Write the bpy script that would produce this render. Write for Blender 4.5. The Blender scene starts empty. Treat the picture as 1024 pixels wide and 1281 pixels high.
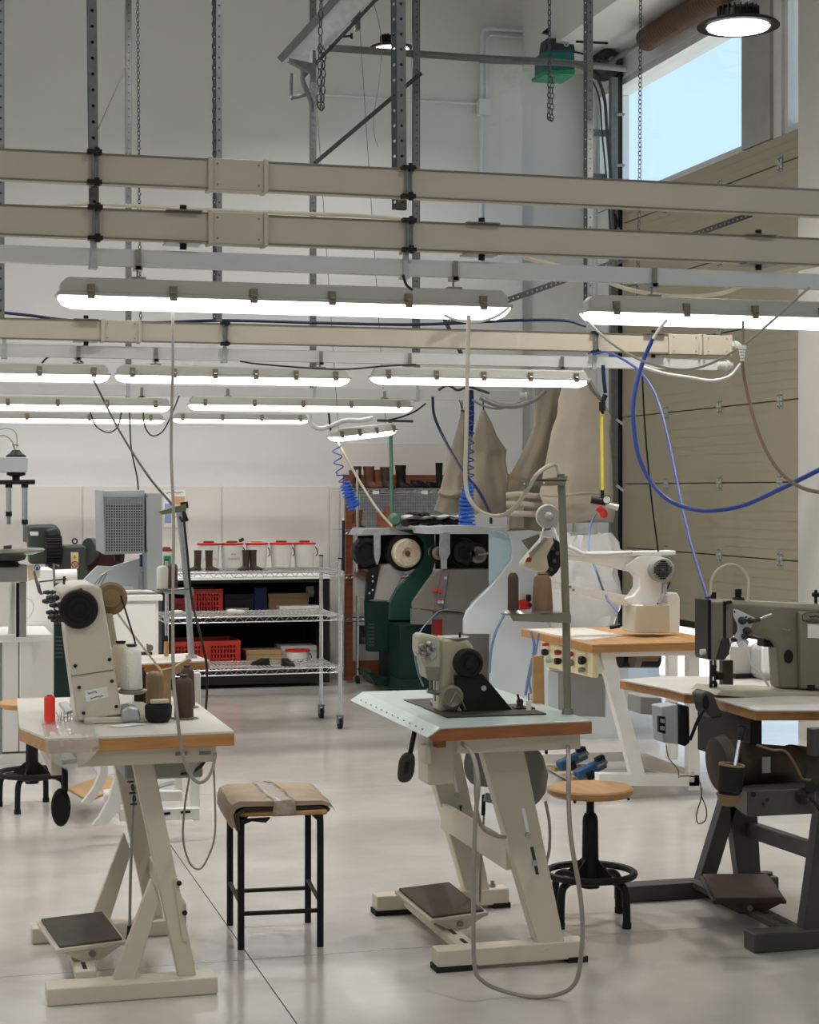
import bpy, math, random
from mathutils import Vector, Matrix
random.seed(7)
SC = bpy.context.scene
COL = SC.collection
# ---------------------------------------------------------------- camera
F = 2226.0; TH = math.atan(612 / F); CT, ST = math.cos(TH), math.sin(TH); CH = 1.48; V0 = 615.0
cam = bpy.data.cameras.new('camera'); camo = bpy.data.objects.new('camera', cam); COL.objects.link(camo)
camo.location = (0, 0, CH); camo.rotation_euler = (math.pi / 2, 0, -TH)
cam.sensor_width = 36; cam.sensor_fit = 'AUTO'; cam.lens = F * 36 / 1281; cam.shift_y = -(V0 - 640.5) / 1281 * -1
cam.clip_start = .05; cam.clip_end = 200
SC.camera = camo
# ---------------------------------------------------------------- world, sun, exposure
w = bpy.data.worlds.new('world'); SC.world = w; w.use_nodes = True
bg = w.node_tree.nodes['Background']
_tc = w.node_tree.nodes.new('ShaderNodeTexCoord'); _sx = w.node_tree.nodes.new('ShaderNodeSeparateXYZ')
_rp = w.node_tree.nodes.new('ShaderNodeValToRGB')
w.node_tree.links.new(_tc.outputs['Generated'], _sx.inputs[0]); w.node_tree.links.new(_sx.outputs[2], _rp.inputs[0])
_rp.color_ramp.elements[0].color = (.53, .71, .86, 1); _rp.color_ramp.elements[1].color = (.45, .64, .86, 1)
w.node_tree.links.new(_rp.outputs[0], bg.inputs[0]); bg.inputs[1].default_value = 1.5
sun = bpy.data.lights.new('sun', 'SUN'); sun.energy = 13; sun.angle = .02; sun.color = (1, .95, .87)
so = bpy.data.objects.new('sun', sun); COL.objects.link(so)
so.rotation_euler = Vector((.25, -.75, -.6)).to_track_quat('-Z', 'Y').to_euler()
SC.view_settings.view_transform = 'Standard'; SC.view_settings.look = 'None'
SC.view_settings.exposure = 0.0; SC.view_settings.gamma = 1.0; SC.view_settings.use_curve_mapping = False
HIGHBAY_W = 40; TUBE = 4.4
# ---------------------------------------------------------------- pixel rays to real positions in the hall
def PD(u, v, D):
    x = (u - 512) / F * D
    return Vector((x * CT + D * ST, -x * ST + D * CT, CH + (V0 - v) / F * D))
def PZ(u, v, z=0): return PD(u, v, (CH - z) * F / (v - V0))
def PY(u, v, Y):
    t = (u - 512) / F; return PD(u, v, Y / (CT - t * ST))
def PX(u, v, X):
    t = (u - 512) / F; return PD(u, v, X / (t * CT + ST))
# ---------------------------------------------------------------- materials
def s2l(c): return tuple(((x / 255) / 12.92 if x / 255 <= .04045 else ((x / 255 + .055) / 1.055) ** 2.4) for x in c)
MATS = {}
def mat(name, rgb, rough=.5, metal=0, var=.06, scale=8, bump=0, emit=0, ecol=None, coat=0, trans=0, alpha=1, wear=None, bscale=60):
    m = bpy.data.materials.new(name); m.use_nodes = True; nt = m.node_tree; N = nt.nodes; L = nt.links
    b = N['Principled BSDF']; c = s2l(rgb)
    b.inputs['Roughness'].default_value = rough; b.inputs['Metallic'].default_value = metal
    b.inputs['Coat Weight'].default_value = coat; b.inputs['Transmission Weight'].default_value = trans
    b.inputs['Alpha'].default_value = alpha
    tc = N.new('ShaderNodeTexCoord'); ns = N.new('ShaderNodeTexNoise'); ns.inputs['Scale'].default_value = scale
    ns.inputs['Detail'].default_value = 5; L.new(tc.outputs['Object'], ns.inputs['Vector'])
    r = N.new('ShaderNodeValToRGB'); r.color_ramp.elements[0].position = .3; r.color_ramp.elements[1].position = .7
    r.color_ramp.elements[0].color = (*[x * (1 - var) for x in c], 1); r.color_ramp.elements[1].color = (*[min(1, x * (1 + var)) for x in c], 1)
    L.new(ns.outputs['Fac'], r.inputs[0]); out = r.outputs[0]
    if wear:
        n2 = N.new('ShaderNodeTexNoise'); n2.inputs['Scale'].default_value = wear[1]; n2.inputs['Detail'].default_value = 8
        n2.inputs['Roughness'].default_value = .7; L.new(tc.outputs['Object'], n2.inputs['Vector'])
        r2 = N.new('ShaderNodeValToRGB'); r2.color_ramp.elements[0].position = wear[2]; r2.color_ramp.elements[1].position = wear[2] + .08
        r2.color_ramp.elements[0].color = (0, 0, 0, 1); r2.color_ramp.elements[1].color = (1, 1, 1, 1)
        L.new(n2.outputs['Fac'], r2.inputs[0]); mx = N.new('ShaderNodeMix'); mx.data_type = 'RGBA'
        L.new(r2.outputs[0], mx.inputs[0]); L.new(out, mx.inputs[6]); mx.inputs[7].default_value = (*s2l(wear[0]), 1); out = mx.outputs[2]
    L.new(out, b.inputs['Base Color'])
    if bump:
        n3 = N.new('ShaderNodeTexNoise'); n3.inputs['Scale'].default_value = bscale; n3.inputs['Detail'].default_value = 4
        L.new(tc.outputs['Object'], n3.inputs['Vector']); bp = N.new('ShaderNodeBump'); bp.inputs['Strength'].default_value = bump
        bp.inputs['Distance'].default_value = .01; L.new(n3.outputs['Fac'], bp.inputs['Height']); L.new(bp.outputs[0], b.inputs['Normal'])
    if emit:
        b.inputs['Emission Color'].default_value = (*(ecol or c), 1); b.inputs['Emission Strength'].default_value = emit
    if sum(rgb) < 130: b.inputs['Specular IOR Level'].default_value = .25
    MATS[name] = m; return m
def wood(name, a, b_, sc=(3, 40, 40)):
    m = bpy.data.materials.new(name); m.use_nodes = True; nt = m.node_tree; N = nt.nodes; L = nt.links
    b = N['Principled BSDF']; b.inputs['Roughness'].default_value = .45
    tc = N.new('ShaderNodeTexCoord'); mp = N.new('ShaderNodeMapping'); mp.inputs['Scale'].default_value = sc
    ns = N.new('ShaderNodeTexNoise'); ns.inputs['Scale'].default_value = 1.6; ns.inputs['Detail'].default_value = 6
    L.new(tc.outputs['Object'], mp.inputs[0]); L.new(mp.outputs[0], ns.inputs['Vector'])
    r = N.new('ShaderNodeValToRGB'); r.color_ramp.elements[0].position = .3; r.color_ramp.elements[1].position = .7
    r.color_ramp.elements[0].color = (*s2l(a), 1); r.color_ramp.elements[1].color = (*s2l(b_), 1)
    L.new(ns.outputs['Fac'], r.inputs[0]); L.new(r.outputs[0], b.inputs['Base Color'])
    MATS[name] = m; return m
mat('plaster', (216, 217, 215), .85, var=.05, scale=.8, bump=.08, wear=((203, 204, 202), 1.1, .62))
mat('plaster_warm', (215, 209, 203), .8, var=.04, scale=.9, wear=((196, 192, 188), 1.4, .62))
mat('soffit', (218, 218, 215), .85, var=.05, scale=1)
def floor_mat():  # glossy resin
    m = bpy.data.materials.new('floor_resin'); m.use_nodes = True; nt = m.node_tree; N = nt.nodes; L = nt.links
    b = N['Principled BSDF']; tc = N.new('ShaderNodeTexCoord'); geo = N.new('ShaderNodeNewGeometry')
    def noise(sc, det, rough=.6):
        n = N.new('ShaderNodeTexNoise'); n.inputs['Scale'].default_value = sc; n.inputs['Detail'].default_value = det
        n.inputs['Roughness'].default_value = rough; L.new(geo.outputs['Position'], n.inputs['Vector']); return n
    n1 = noise(1.6, 7); r = N.new('ShaderNodeValToRGB'); r.color_ramp.elements[0].position = .3; r.color_ramp.elements[1].position = .72
    r.color_ramp.elements[0].color = (*s2l((182, 177, 171)), 1); r.color_ramp.elements[1].color = (*s2l((205, 200, 194)), 1)
    L.new(n1.outputs['Fac'], r.inputs[0])
    n2 = noise(23, 9, .75); r2 = N.new('ShaderNodeValToRGB'); r2.color_ramp.elements[0].position = .70; r2.color_ramp.elements[1].position = .76
    r2.color_ramp.elements[0].color = (0, 0, 0, 1); r2.color_ramp.elements[1].color = (.35, .35, .35, 1); L.new(n2.outputs['Fac'], r2.inputs[0])
    mx = N.new('ShaderNodeMix'); mx.data_type = 'RGBA'; L.new(r2.outputs[0], mx.inputs[0]); L.new(r.outputs[0], mx.inputs[6])
    mx.inputs[7].default_value = (*s2l((122, 114, 106)), 1); L.new(mx.outputs[2], b.inputs['Base Color'])
    n3 = noise(5, 6); mr = N.new('ShaderNodeMapRange'); mr.inputs[3].default_value = .08; mr.inputs[4].default_value = .24
    L.new(n3.outputs['Fac'], mr.inputs[0]); L.new(mr.outputs[0], b.inputs['Roughness'])
    n4 = noise(9, 3); bp = N.new('ShaderNodeBump'); bp.inputs['Strength'].default_value = .05; bp.inputs['Distance'].default_value = .01
    L.new(n4.outputs['Fac'], bp.inputs['Height']); L.new(bp.outputs[0], b.inputs['Normal'])
    b.inputs['Specular IOR Level'].default_value = .85
    MATS['floor_resin'] = m
floor_mat()
mat('joint', (95, 90, 86), .8)
mat('beige_metal', (178, 170, 154), .45, var=.03, scale=5)
mat('grey_rail', (196, 198, 196), .4, metal=.25, var=.03)
mat('lamp_housing', (158, 158, 150), .5, var=.03)
mat('clip', (128, 120, 106), .35, metal=.6)
mat('diffuser', (240, 240, 240), .4, emit=TUBE, ecol=(1, .985, .95))
mat('diffuser_blue', (230, 232, 245), .4, emit=TUBE * .8, ecol=(.86, .89, 1))
mat('highbay_glow', (255, 250, 240), .4, emit=14, ecol=(1, .96, .88))
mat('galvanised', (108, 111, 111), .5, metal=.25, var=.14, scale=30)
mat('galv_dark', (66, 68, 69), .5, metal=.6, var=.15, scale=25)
mat('galv_light', (178, 182, 184), .4, metal=.6, var=.1, scale=25)
mat('black', (26, 26, 27), .5, var=.1)
mat('black_gloss', (20, 20, 21), .3)
mat('black_rubber', (34, 34, 34), .85)
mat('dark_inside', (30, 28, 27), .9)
mat('black_steel', (34, 35, 36), .7)
mat('chrome', (205, 207, 208), .22, metal=.95, var=.03)
mat('steel', (150, 148, 142), .32, metal=.85, var=.08)
mat('door_beige', (150, 142, 120), .55, var=.025, scale=3)
mat('pier_paint', (190, 187, 180), .8, var=.03, scale=2)
mat('window_frame', (205, 206, 204), .5)
mat('concrete_grey', (158, 156, 152), .85, var=.08, scale=4)
mat('cream_enamel', (203, 195, 176), .35, var=.04, scale=6, coat=.3, wear=((150, 140, 120), 9, .68))
mat('frame_cream', (203, 195, 177), .42, var=.04, scale=5, wear=((128, 120, 106), 7, .67))
mat('white_paint', (226, 224, 217), .45, var=.03, wear=((170, 164, 154), 6, .70))
mat('white_plain', (240, 239, 235), .5, var=.02)
mat('white_cool', (214, 219, 222), .45, var=.03, scale=3)
mat('cream_panel', (222, 208, 166), .5)
mat('grey_enamel', (150, 151, 146), .45, var=.05)
mat('grey_box', (172, 178, 178), .5, var=.03)
mat('olive_enamel', (124, 120, 104), .4, var=.06, scale=9, wear=((84, 78, 66), 10, .66))
mat('olive_beige', (176, 170, 148), .4, var=.06, scale=9, wear=((112, 102, 84), 10, .68))
mat('dark_enamel', (62, 62, 62), .5, var=.12, scale=10, wear=((96, 88, 78), 12, .66))
mat('table_white', (212, 208, 198), .45, var=.03, scale=6, wear=((170, 160, 146), 12, .72))
mat('table_mint', (196, 210, 203), .3, var=.03, scale=6, coat=.2, wear=((160, 166, 158), 8, .70))
wood('beech_edge', (168, 116, 62), (190, 140, 84))
wood('brown_edge', (128, 78, 40), (152, 96, 52))
wood('stool_wood', (178, 134, 88), (200, 156, 106), (14, 3, 14))
wood('rack_wood', (104, 54, 30), (128, 72, 42))
mat('maroon', (60, 28, 27), .5)
mat('cardboard', (168, 138, 98), .9, var=.08)
mat('cardboard_aged', (166, 148, 126), .75, var=.1, scale=20, bump=.2, wear=((120, 100, 86), 18, .64))
mat('tape', (176, 158, 140), .15, var=.12, scale=40, coat=.8, bump=.6, bscale=90)
mat('green_machine', (24, 70, 54), .45, var=.05)
mat('green_dark', (18, 44, 36), .5, var=.08)
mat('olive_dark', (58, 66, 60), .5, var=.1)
mat('machine_grey', (122, 117, 110), .55, var=.06)
mat('purple_grey', (120, 104, 104), .5)
mat('brush_fibre', (206, 192, 164), .95, var=.16, scale=60, bump=.8)
mat('visor', (190, 222, 228), .12, var=.02, alpha=.75)
mat('cloth', (136, 127, 111), .95, var=.08, scale=6, bump=.35, bscale=30, wear=((112, 103, 88), 3, .6))
mat('cloth_light', (172, 163, 147), .95, var=.06, scale=6, bump=.3, bscale=30, wear=((158, 148, 132), 3, .6))
mat('red', (196, 36, 26), .5); mat('red_crate', (168, 38, 22), .5, var=.06)
mat('red_dark', (140, 24, 22), .5)
mat('orange_red', (236, 52, 34), .45)
mat('bucket_white', (222, 220, 216), .5, var=.02)
mat('boot_brown', (58, 41, 32), .5, var=.15, scale=18)
mat('boot_russet', (104, 60, 42), .5, var=.15, scale=18)
mat('boot_tan', (150, 92, 58), .5, var=.12, scale=18)
mat('boot_black', (24, 23, 23), .35, var=.15)
mat('sole', (40, 34, 30), .8)
mat('thread_white', (236, 234, 226), .75, var=.02, bump=.3, bscale=140)
mat('thread_cream', (214, 204, 178), .8, bump=.3, bscale=140)
mat('thread_tan', (132, 108, 78), .7, var=.06, bump=.3, bscale=140)
mat('thread_brown', (76, 56, 42), .6, var=.08, bump=.3, bscale=140)
mat('thread_dark', (44, 36, 34), .7, var=.08)
mat('blue_hose', (28, 62, 150), .55); mat('blue_coil', (24, 96, 196), .3); mat('navy', (24, 34, 70), .45)
mat('pale_blue_hose', (98, 128, 168), .4)
mat('cable_grey', (150, 144, 134), .5); mat('cable_cream', (196, 188, 168), .5); mat('cable_white', (222, 220, 214), .5)
mat('cable_brown', (120, 100, 74), .5); mat('yellow', (226, 204, 70), .4); mat('cable_black', (28, 26, 25), .5)
mat('teal', (0, 92, 96), .4); mat('green_plastic', (24, 132, 92), .4)
mat('rust', (92, 68, 56), .85, var=.2, scale=10, bump=.3)
mat('blue_tool', (44, 92, 134), .45, var=.08, wear=((30, 40, 50), 14, .62))
mat('pedal_rubber', (84, 78, 72), .8, var=.1, scale=20)
mat('pedal_brown', (84, 68, 60), .7, var=.12, scale=20)
mat('rusty_dark', (56, 46, 38), .6, var=.25, scale=18)
mat('film', (226, 224, 218), .12, alpha=.30, coat=1, bump=.8, bscale=24)
mat('wrap', (224, 222, 220), .15, alpha=.65, coat=1, bump=1, bscale=14)
mat('paper', (228, 226, 220), .8); mat('paper_blue', (140, 160, 196), .8); mat('paper_orange', (206, 160, 116), .8)
mat('ink', (60, 58, 60), .8); mat('sign_blue', (24, 84, 158), .6); mat('sign_yellow', (214, 186, 80), .6)
mat('sign_cream', (226, 206, 176), .6); mat('sign_red', (190, 50, 40), .6)
mat('green_pole', (78, 116, 98), .45, var=.08)
mat('carton_white', (216, 214, 208), .8)
mat('label_steel', (176, 176, 170), .4, metal=.4)
mat('outdoor_ground', (206, 200, 190), .8, var=.08, scale=1)
mat('gauge', (232, 232, 226), .3); mat('clear_plastic', (214, 212, 204), .2, alpha=.7)
_g = bpy.data.materials.new('window_glass'); _g.use_nodes = True; _n = _g.node_tree.nodes; _l = _g.node_tree.links
for x in list(_n): _n.remove(x)
_o = _n.new('ShaderNodeOutputMaterial'); _t = _n.new('ShaderNodeBsdfTransparent'); _gl = _n.new('ShaderNodeBsdfGlossy'); _gl.inputs['Roughness'].default_value = .05
_m = _n.new('ShaderNodeMixShader'); _m.inputs[0].default_value = .05; _l.new(_t.outputs[0], _m.inputs[1]); _l.new(_gl.outputs[0], _m.inputs[2]); _l.new(_m.outputs[0], _o.inputs[0])
_t.inputs[0].default_value = (.93, .96, .98, 1)
MATS['window_glass'] = _g
# ---------------------------------------------------------------- mesh builder
def frame_for(d, up=None):
    d = d.normalized(); up = up or (Vector((0, 0, 1)) if abs(d.z) < .95 else Vector((0, 1, 0)))
    x = d.cross(up).normalized(); y = x.cross(d).normalized(); return x, y, d
def smooth_path(pts, k=6):
    pts = [Vector(p) for p in pts]
    if len(pts) < 3 or k < 2: return pts
    P = [pts[0] * 2 - pts[1]] + pts + [pts[-1] * 2 - pts[-2]]; out = []
    for i in range(1, len(P) - 2):
        a, b, c, d = P[i - 1:i + 3]
        for j in range(k):
            t = j / k
            out.append(.5 * ((2 * b) + (c - a) * t + (2 * a - 5 * b + 4 * c - d) * t * t + (3 * b - a - 3 * c + d) * t ** 3))
    out.append(pts[-1]); return out
class B:
    def __init__(s): s.v = []; s.f = []; s.cut = []
    def add(s, vs, fs):
        n = len(s.v); s.cut.append((n, len(s.f))); s.v += [Vector(x) for x in vs]; s.f += [tuple(i + n for i in f) for f in fs]; return s
    def box(s, x0, x1, y0, y1, z0, z1):
        return s.hexa([(x0, y0, z0), (x1, y0, z0), (x1, y1, z0), (x0, y1, z0), (x0, y0, z1), (x1, y0, z1), (x1, y1, z1), (x0, y1, z1)])
    def hexa(s, p): return s.add(p, [(0, 3, 2, 1), (4, 5, 6, 7), (0, 1, 5, 4), (1, 2, 6, 5), (2, 3, 7, 6), (3, 0, 4, 7)])
    def cbox(s, c, sx, sy, sz, R=None):
        c = Vector(c); p = []
        for z in (-1, 1):
            for x, y in ((-1, -1), (1, -1), (1, 1), (-1, 1)):
                q = Vector((x * sx / 2, y * sy / 2, z * sz / 2)); p.append(c + (R @ q if R else q))
        return s.hexa(p)
    def bar(s, p, q, w, h, up=None):
        p, q = Vector(p), Vector(q); x, y, d = frame_for(q - p, up)
        return s.hexa([a + x * i * w / 2 + y * j * h / 2 for a in (p, q) for i, j in ((-1, -1), (1, -1), (1, 1), (-1, 1))])
    def prism(s, poly, off):
        """polygon of 3-D points pushed along the vector off"""
        off = Vector(off); n = len(poly); a = [Vector(p) for p in poly]
        return s.add(a + [p + off for p in a], [tuple(range(n))[::-1], tuple(range(n, 2 * n))] + [(i, (i + 1) % n, n + (i + 1) % n, n + i) for i in range(n)])
    def py(s, pix, Y0, Y1): return s.prism([PY(u, v, Y0) for u, v in pix], (0, Y1 - Y0, 0))
    def pz(s, pix, z1, th): return s.prism([PZ(u, v, z1) for u, v in pix], (0, 0, -th))
    def tube(s, pts, r, n=6, k=1, closed=False):
        P = smooth_path(pts, k) if k > 1 else [Vector(p) for p in pts]; m = len(P); vs = []; fs = []
        last = None
        for i, p in enumerate(P):
            a = P[(i - 1) % m] if (closed or i > 0) else P[0]; b = P[(i + 1) % m] if (closed or i < m - 1) else P[-1]
            d = (b - a).normalized() if (b - a).length > 1e-9 else Vector((0, 0, 1))
            if last is None: x, y, _ = frame_for(d)
            else:
                x = last - d * last.dot(d)
                x = x.normalized() if x.length > 1e-6 else frame_for(d)[0]
                y = x.cross(d)
            last = x; rr = r[i] if isinstance(r, (list, tuple)) else r
            vs += [p + (x * math.cos(2 * math.pi * j / n) + y * math.sin(2 * math.pi * j / n)) * rr for j in range(n)]
        R = m if closed else m - 1
        for i in range(R):
            for j in range(n):
                a0 = i * n + j; a1 = i * n + (j + 1) % n; c0 = ((i + 1) % m) * n + j; c1 = ((i + 1) % m) * n + (j + 1) % n
                fs.append((a0, a1, c1, c0))
        if not closed: fs += [tuple(range(n))[::-1], tuple(range((m - 1) * n, m * n))]
        return s.add(vs, fs)
    def cyl(s, p, q, r0, r1=None, n=16):
        return s.rev(p, q, [(0, r0), (1, r0 if r1 is None else r1)], n)
    def rev(s, p, q, prof, n=20, rel=True):
        """solid of revolution from p to q; prof = (t along, radius)"""
        p, q = Vector(p), Vector(q); L = (q - p).length; x, y, d = frame_for(q - p); vs = []; fs = []
        for t, r in prof:
            c = p + d * (t * L if rel else t)
            vs += [c + (x * math.cos(2 * math.pi * j / n) + y * math.sin(2 * math.pi * j / n)) * max(r, 1e-4) for j in range(n)]
        for i in range(len(prof) - 1):
            for j in range(n): fs.append((i * n + j, i * n + (j + 1) % n, (i + 1) * n + (j + 1) % n, (i + 1) * n + j))
        fs += [tuple(range(n))[::-1], tuple(range((len(prof) - 1) * n, len(prof) * n))]
        return s.add(vs, fs)
    def ring(s, c, axis, R, r, n=24, m=6):
        x, y, d = frame_for(Vector(axis)); c = Vector(c)
        return s.tube([c + (x * math.cos(2 * math.pi * i / n) + y * math.sin(2 * math.pi * i / n)) * R for i in range(n)], r, m, 1, True)
    def loft(s, rings):
        n = len(rings[0]); vs = [Vector(p) for r in rings for p in r]
        fs = [(i * n + j, i * n + (j + 1) % n, (i + 1) * n + (j + 1) % n, (i + 1) * n + j) for i in range(len(rings) - 1) for j in range(n)]
        fs += [tuple(range(n))[::-1], tuple(range((len(rings) - 1) * n, len(rings) * n))]
        return s.add(vs, fs)
    def sphere(s, c, r, n=12, sc=(1, 1, 1)):
        c = Vector(c); R = []
        for i in range(n // 2 + 1):
            a = -math.pi / 2 + math.pi * i / (n // 2); rr = max(math.cos(a), .02)
            R.append([c + Vector((sc[0] * r * rr * math.cos(2 * math.pi * j / n), sc[1] * r * rr * math.sin(2 * math.pi * j / n), sc[2] * r * math.sin(a))) for j in range(n)])
        return s.loft(R)
ORI = {}
def tag(o, label=None, cat=None, group=None, kind=None):
    if label: o['label'] = label
    if cat: o['category'] = cat
    if group: o['group'] = group
    if kind: o['kind'] = kind
    return o
def thing(name, label, cat, loc, group=None):
    o = bpy.data.objects.new(name, None); COL.objects.link(o); o.location = loc; o.empty_display_size = .1
    ORI[o.name] = Vector(loc); return tag(o, label, cat, group)
def obj(name, b, m, parent=None, bevel=0, smooth=True, label=None, kind=None, solid=0):
    if parent is not None: org = ORI[parent.name]
    else:
        xs = [p.x for p in b.v]; ys = [p.y for p in b.v]; zs = [p.z for p in b.v]
        org = Vector(((min(xs) + max(xs)) / 2, (min(ys) + max(ys)) / 2, min(zs)))
    me = bpy.data.meshes.new(name); me.from_pydata([p - org for p in b.v], [], b.f)
    import bmesh
    bm = bmesh.new(); bm.from_mesh(me); bmesh.ops.recalc_face_normals(bm, faces=bm.faces); bm.to_mesh(me); bm.free()
    if smooth:
        me.shade_smooth(); me.set_sharp_from_angle(angle=math.radians(38))
    me.materials.append(MATS[m]); o = bpy.data.objects.new(name, me); COL.objects.link(o)
    if parent is not None: o.parent = parent
    else: o.location = org
    ORI[o.name] = org
    if bevel:
        md = o.modifiers.new('bevel', 'BEVEL'); md.width = bevel; md.segments = 2; md.limit_method = 'ANGLE'; md.angle_limit = math.radians(40)
    if solid:
        md = o.modifiers.new('solid', 'SOLIDIFY'); md.thickness = solid
    return tag(o, label, None, None, kind)
def each(name, b, m, parent, per=1, **k):
    """link every piece (or every `per` pieces) that was added to b as a part of its own"""
    c = b.cut[::per] + [(len(b.v), len(b.f))]; out = []
    for (v0, f0), (v1, f1) in zip(c[:-1], c[1:]):
        q = B(); q.v = b.v[v0:v1]; q.f = [tuple(i - v0 for i in f) for f in b.f[f0:f1]]
        out.append(obj(name, q, m, parent, **k))
    return out
def one(name, b, m, label, cat, group=None, **k): return tag(obj(name, b, m, None, **k), label, cat, group)
def struct(name, b, m, parent=None, **k):
    o = obj(name, b, m, parent, **k)
    if parent is None: o['kind'] = 'structure'
    return o
def dup(root, loc, label, group=None, rz=None):
    def cp(o, par):
        c = o.copy(); COL.objects.link(c)
        if par: c.parent = par
        for ch in o.children: cp(ch, c)
        return c
    r = cp(root, None); r.location = loc; r['label'] = label; ORI[r.name] = Vector(loc)
    if group: r['group'] = group
    if rz is not None: r.rotation_euler.z = rz
    return r
def box(*a): return B().box(*a)
# ================================================================ SETTING
ZS_ = 3.78; XW = 5.36; YB = 13.85; XL = -5.5; YF = -4.0; ZC = 5.7
fl = struct('floor', box(XL, XW + .3, YF, YB + .3, -.2, -.012), 'joint', smooth=False)
xj = [1.01 + 3.72 * i - 3.72 * 2 for i in range(0, 4)]; xj = [XL] + [x for x in xj if XL < x < XW - .5] + [4.73 if False else XW + .25]
yj = [YF, -1.0, 2.28, 5.56, 8.66, 11.76, YB + .2]
for i in range(len(xj) - 1):
    for j in range(len(yj) - 1):
        g = .0022
        obj('slab', box(xj[i] + g, xj[i + 1] - g, yj[j] + g, yj[j + 1] - g, -.05, 0), 'floor_resin', fl, smooth=False)
XR = 4.77
bw = struct('wall_back', box(XL, XR, YB, YB + .3, 0, ZC), 'plaster', smooth=False)
struct('wall_back_recess', box(XR, XW + .3, YB + .12, YB + .42, 0, ZC), 'plaster', smooth=False)
for (u0, u1, v0) in ((-60, 103, 608), (104, 277, 608), (278, 412, 608), (413, 425, 608), (426, 560, 554)):
    a = PY(u0, v0, YB); b = PY(u1, v0, YB)
    obj('panel', box(a.x, b.x - .006, YB - .012, YB + .01, .02, a.z), 'plaster_warm', bw, bevel=.002)
struct('wall_left', box(XL - .3, XL, YF, YB + .3, 0, ZS_), 'plaster', smooth=False)
struct('wall_left_band', box(XL - .3, XL, YF, YB + .3, 4.76, ZC), 'plaster', smooth=False)
for i in range(5):   # piers between the high windows added to the unseen left wall
    y = YF + (YB - YF) * i / 4; struct('wall_left_pier', box(XL - .29, XL, y - .25, y + .25, ZS_, 4.76), 'plaster', smooth=False)
struct('wall_front', box(XL - .3, XW + .3, YF - .3, YF, 0, ZC), 'plaster', smooth=False)
struct('ceiling', box(XL - .3, XW + .3, YF - .3, YB + .45, ZC, ZC + .2), 'soffit', smooth=False)
struct('trim_1', box(XR, XW + .3, YF, YB + .45, 4.97, ZC - .002), 'soffit', smooth=False)
# right wall: band over the windows, pillar, back jamb, near pier and front part
ZS, ZT = 3.78, 4.76
struct('wall_right_band', box(XW, XW + .3, YF, YB + .45, ZT, 4.968), 'plaster', smooth=False)
struct('wall_right_corner', box(XW, XW + .3, YB - .12, YB + .3, 0, ZT - .002), 'plaster', smooth=False)
struct('wall_right_pillar', box(XW - .02, XW + .26, 10.56, 10.98, ZS, ZT - .002), 'concrete_grey', smooth=False)
struct('wall_right_pier', box(5.07, XW + .3, 5.2, 9.66, 0, 4.968), 'pier_paint', smooth=False)
struct('wall_right_front', box(XW, XW + .3, YF, 5.19, 0, 3.0), 'pier_paint', smooth=False)
struct('wall_right_rear', box(XW, XW + .3, YF, .69, 3.001, ZT - .002), 'pier_paint', smooth=False)
struct('wall_right_jamb', box(XW + .02, XW + .3, 13.1, YB - .122, 0, ZS - .01), 'plaster', smooth=False)
def window(n, y0, y1, z0=ZS, z1=ZT):
    f = B(); t = .05; x0, x1 = XW + .02, XW + .10
    f.box(x0, x1, y0, y1, z0, z0 + t); f.box(x0, x1, y0, y1, z1 - t, z1 - .004)
    f.box(x0, x1, y0, y0 + t, z0 + t, z1 - t); f.box(x0, x1, y1 - t, y1, z0 + t, z1 - t)
    o = struct('window_%d' % n, f, 'window_frame', smooth=False)
    obj('glass_pane', box(XW + .055, XW + .063, y0 + t, y1 - t, z0 + t, z1 - t), 'window_glass', o, smooth=False)
window(1, 10.985, YB - .125); window(2, 9.665, 10.44); 
for i in range(4):  # unseen left wall windows, added to bring daylight onto the back wall
    y0 = YF + (YB - YF) * i / 4 + .25; y1 = YF + (YB - YF) * (i + 1) / 4 - .25
    struct('window_%d' % (5 + i), box(XL - .12, XL - .11, y0, y1, ZS_, 4.76), 'window_glass', smooth=False)
for i, y in enumerate((.7, 3.0)): window(3 + i, y, y + 2.2, 3.0, ZT)
struct('trim_2', box(XW, XW + .12, 10.44, 10.558, ZS, ZT - .003), 'window_frame', smooth=False)
# sectional door, drawn up half a metre
dz = [.545, 1.04, 1.54, 2.065, 2.575, 3.085, 3.59, 3.775]
door = struct('door_1', box(XW + .012, XW + .05, 9.67, 13.07, .56, 3.77), 'door_beige', smooth=False)
for i in range(len(dz) - 1):
    b = B(); z0, z1 = dz[i] + .004, dz[i + 1] - .004
    n = max(1, int(round((z1 - z0) / .0635))); h = (z1 - z0) / n
    for k in range(n):   # shallow pressed ribs
        b.box(XW - .022, XW + .012, 9.67, 13.07, z0 + k * h + .0015, z0 + (k + 1) * h - .0015)
    b.box(XW - .0205, XW + .012, 9.67, 13.07, z0, z1)
    obj('panel', b, 'door_beige', door, smooth=False)
obj('bottom_seal', box(XW - .02, XW + .03, 9.67, 13.07, .50, .545), 'black_rubber', door)
for yh in (12.22, 11.31, 10.41):
    for z in dz[1:-1]:
        b = B()
        for dy in (-.022, .022): b.box(XW - .030, XW - .020, yh + dy - .011, yh + dy + .011, z - .045, z + .045)
        b.box(XW - .026, XW - .02, yh - .03, yh + .03, z - .02, z + .02); b.cyl((XW - .03, yh - .035, z), (XW - .03, yh + .035, z), .007, n=8)
        obj('hinge', b, 'label_steel', door)
        b = B()
        for dy in (-.022, .022):
            for dzz in (-.035, .035): b.cyl((XW - .033, yh + dy, z + dzz), (XW - .03, yh + dy, z + dzz), .005, n=6)
        obj('hinge_bolt', b, 'black', door, kind='stuff')
tr = thing('door_track', 'tall galvanised door track with dark inner channel beside the back window', 'track', (5.24, 13.2, 0))
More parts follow.
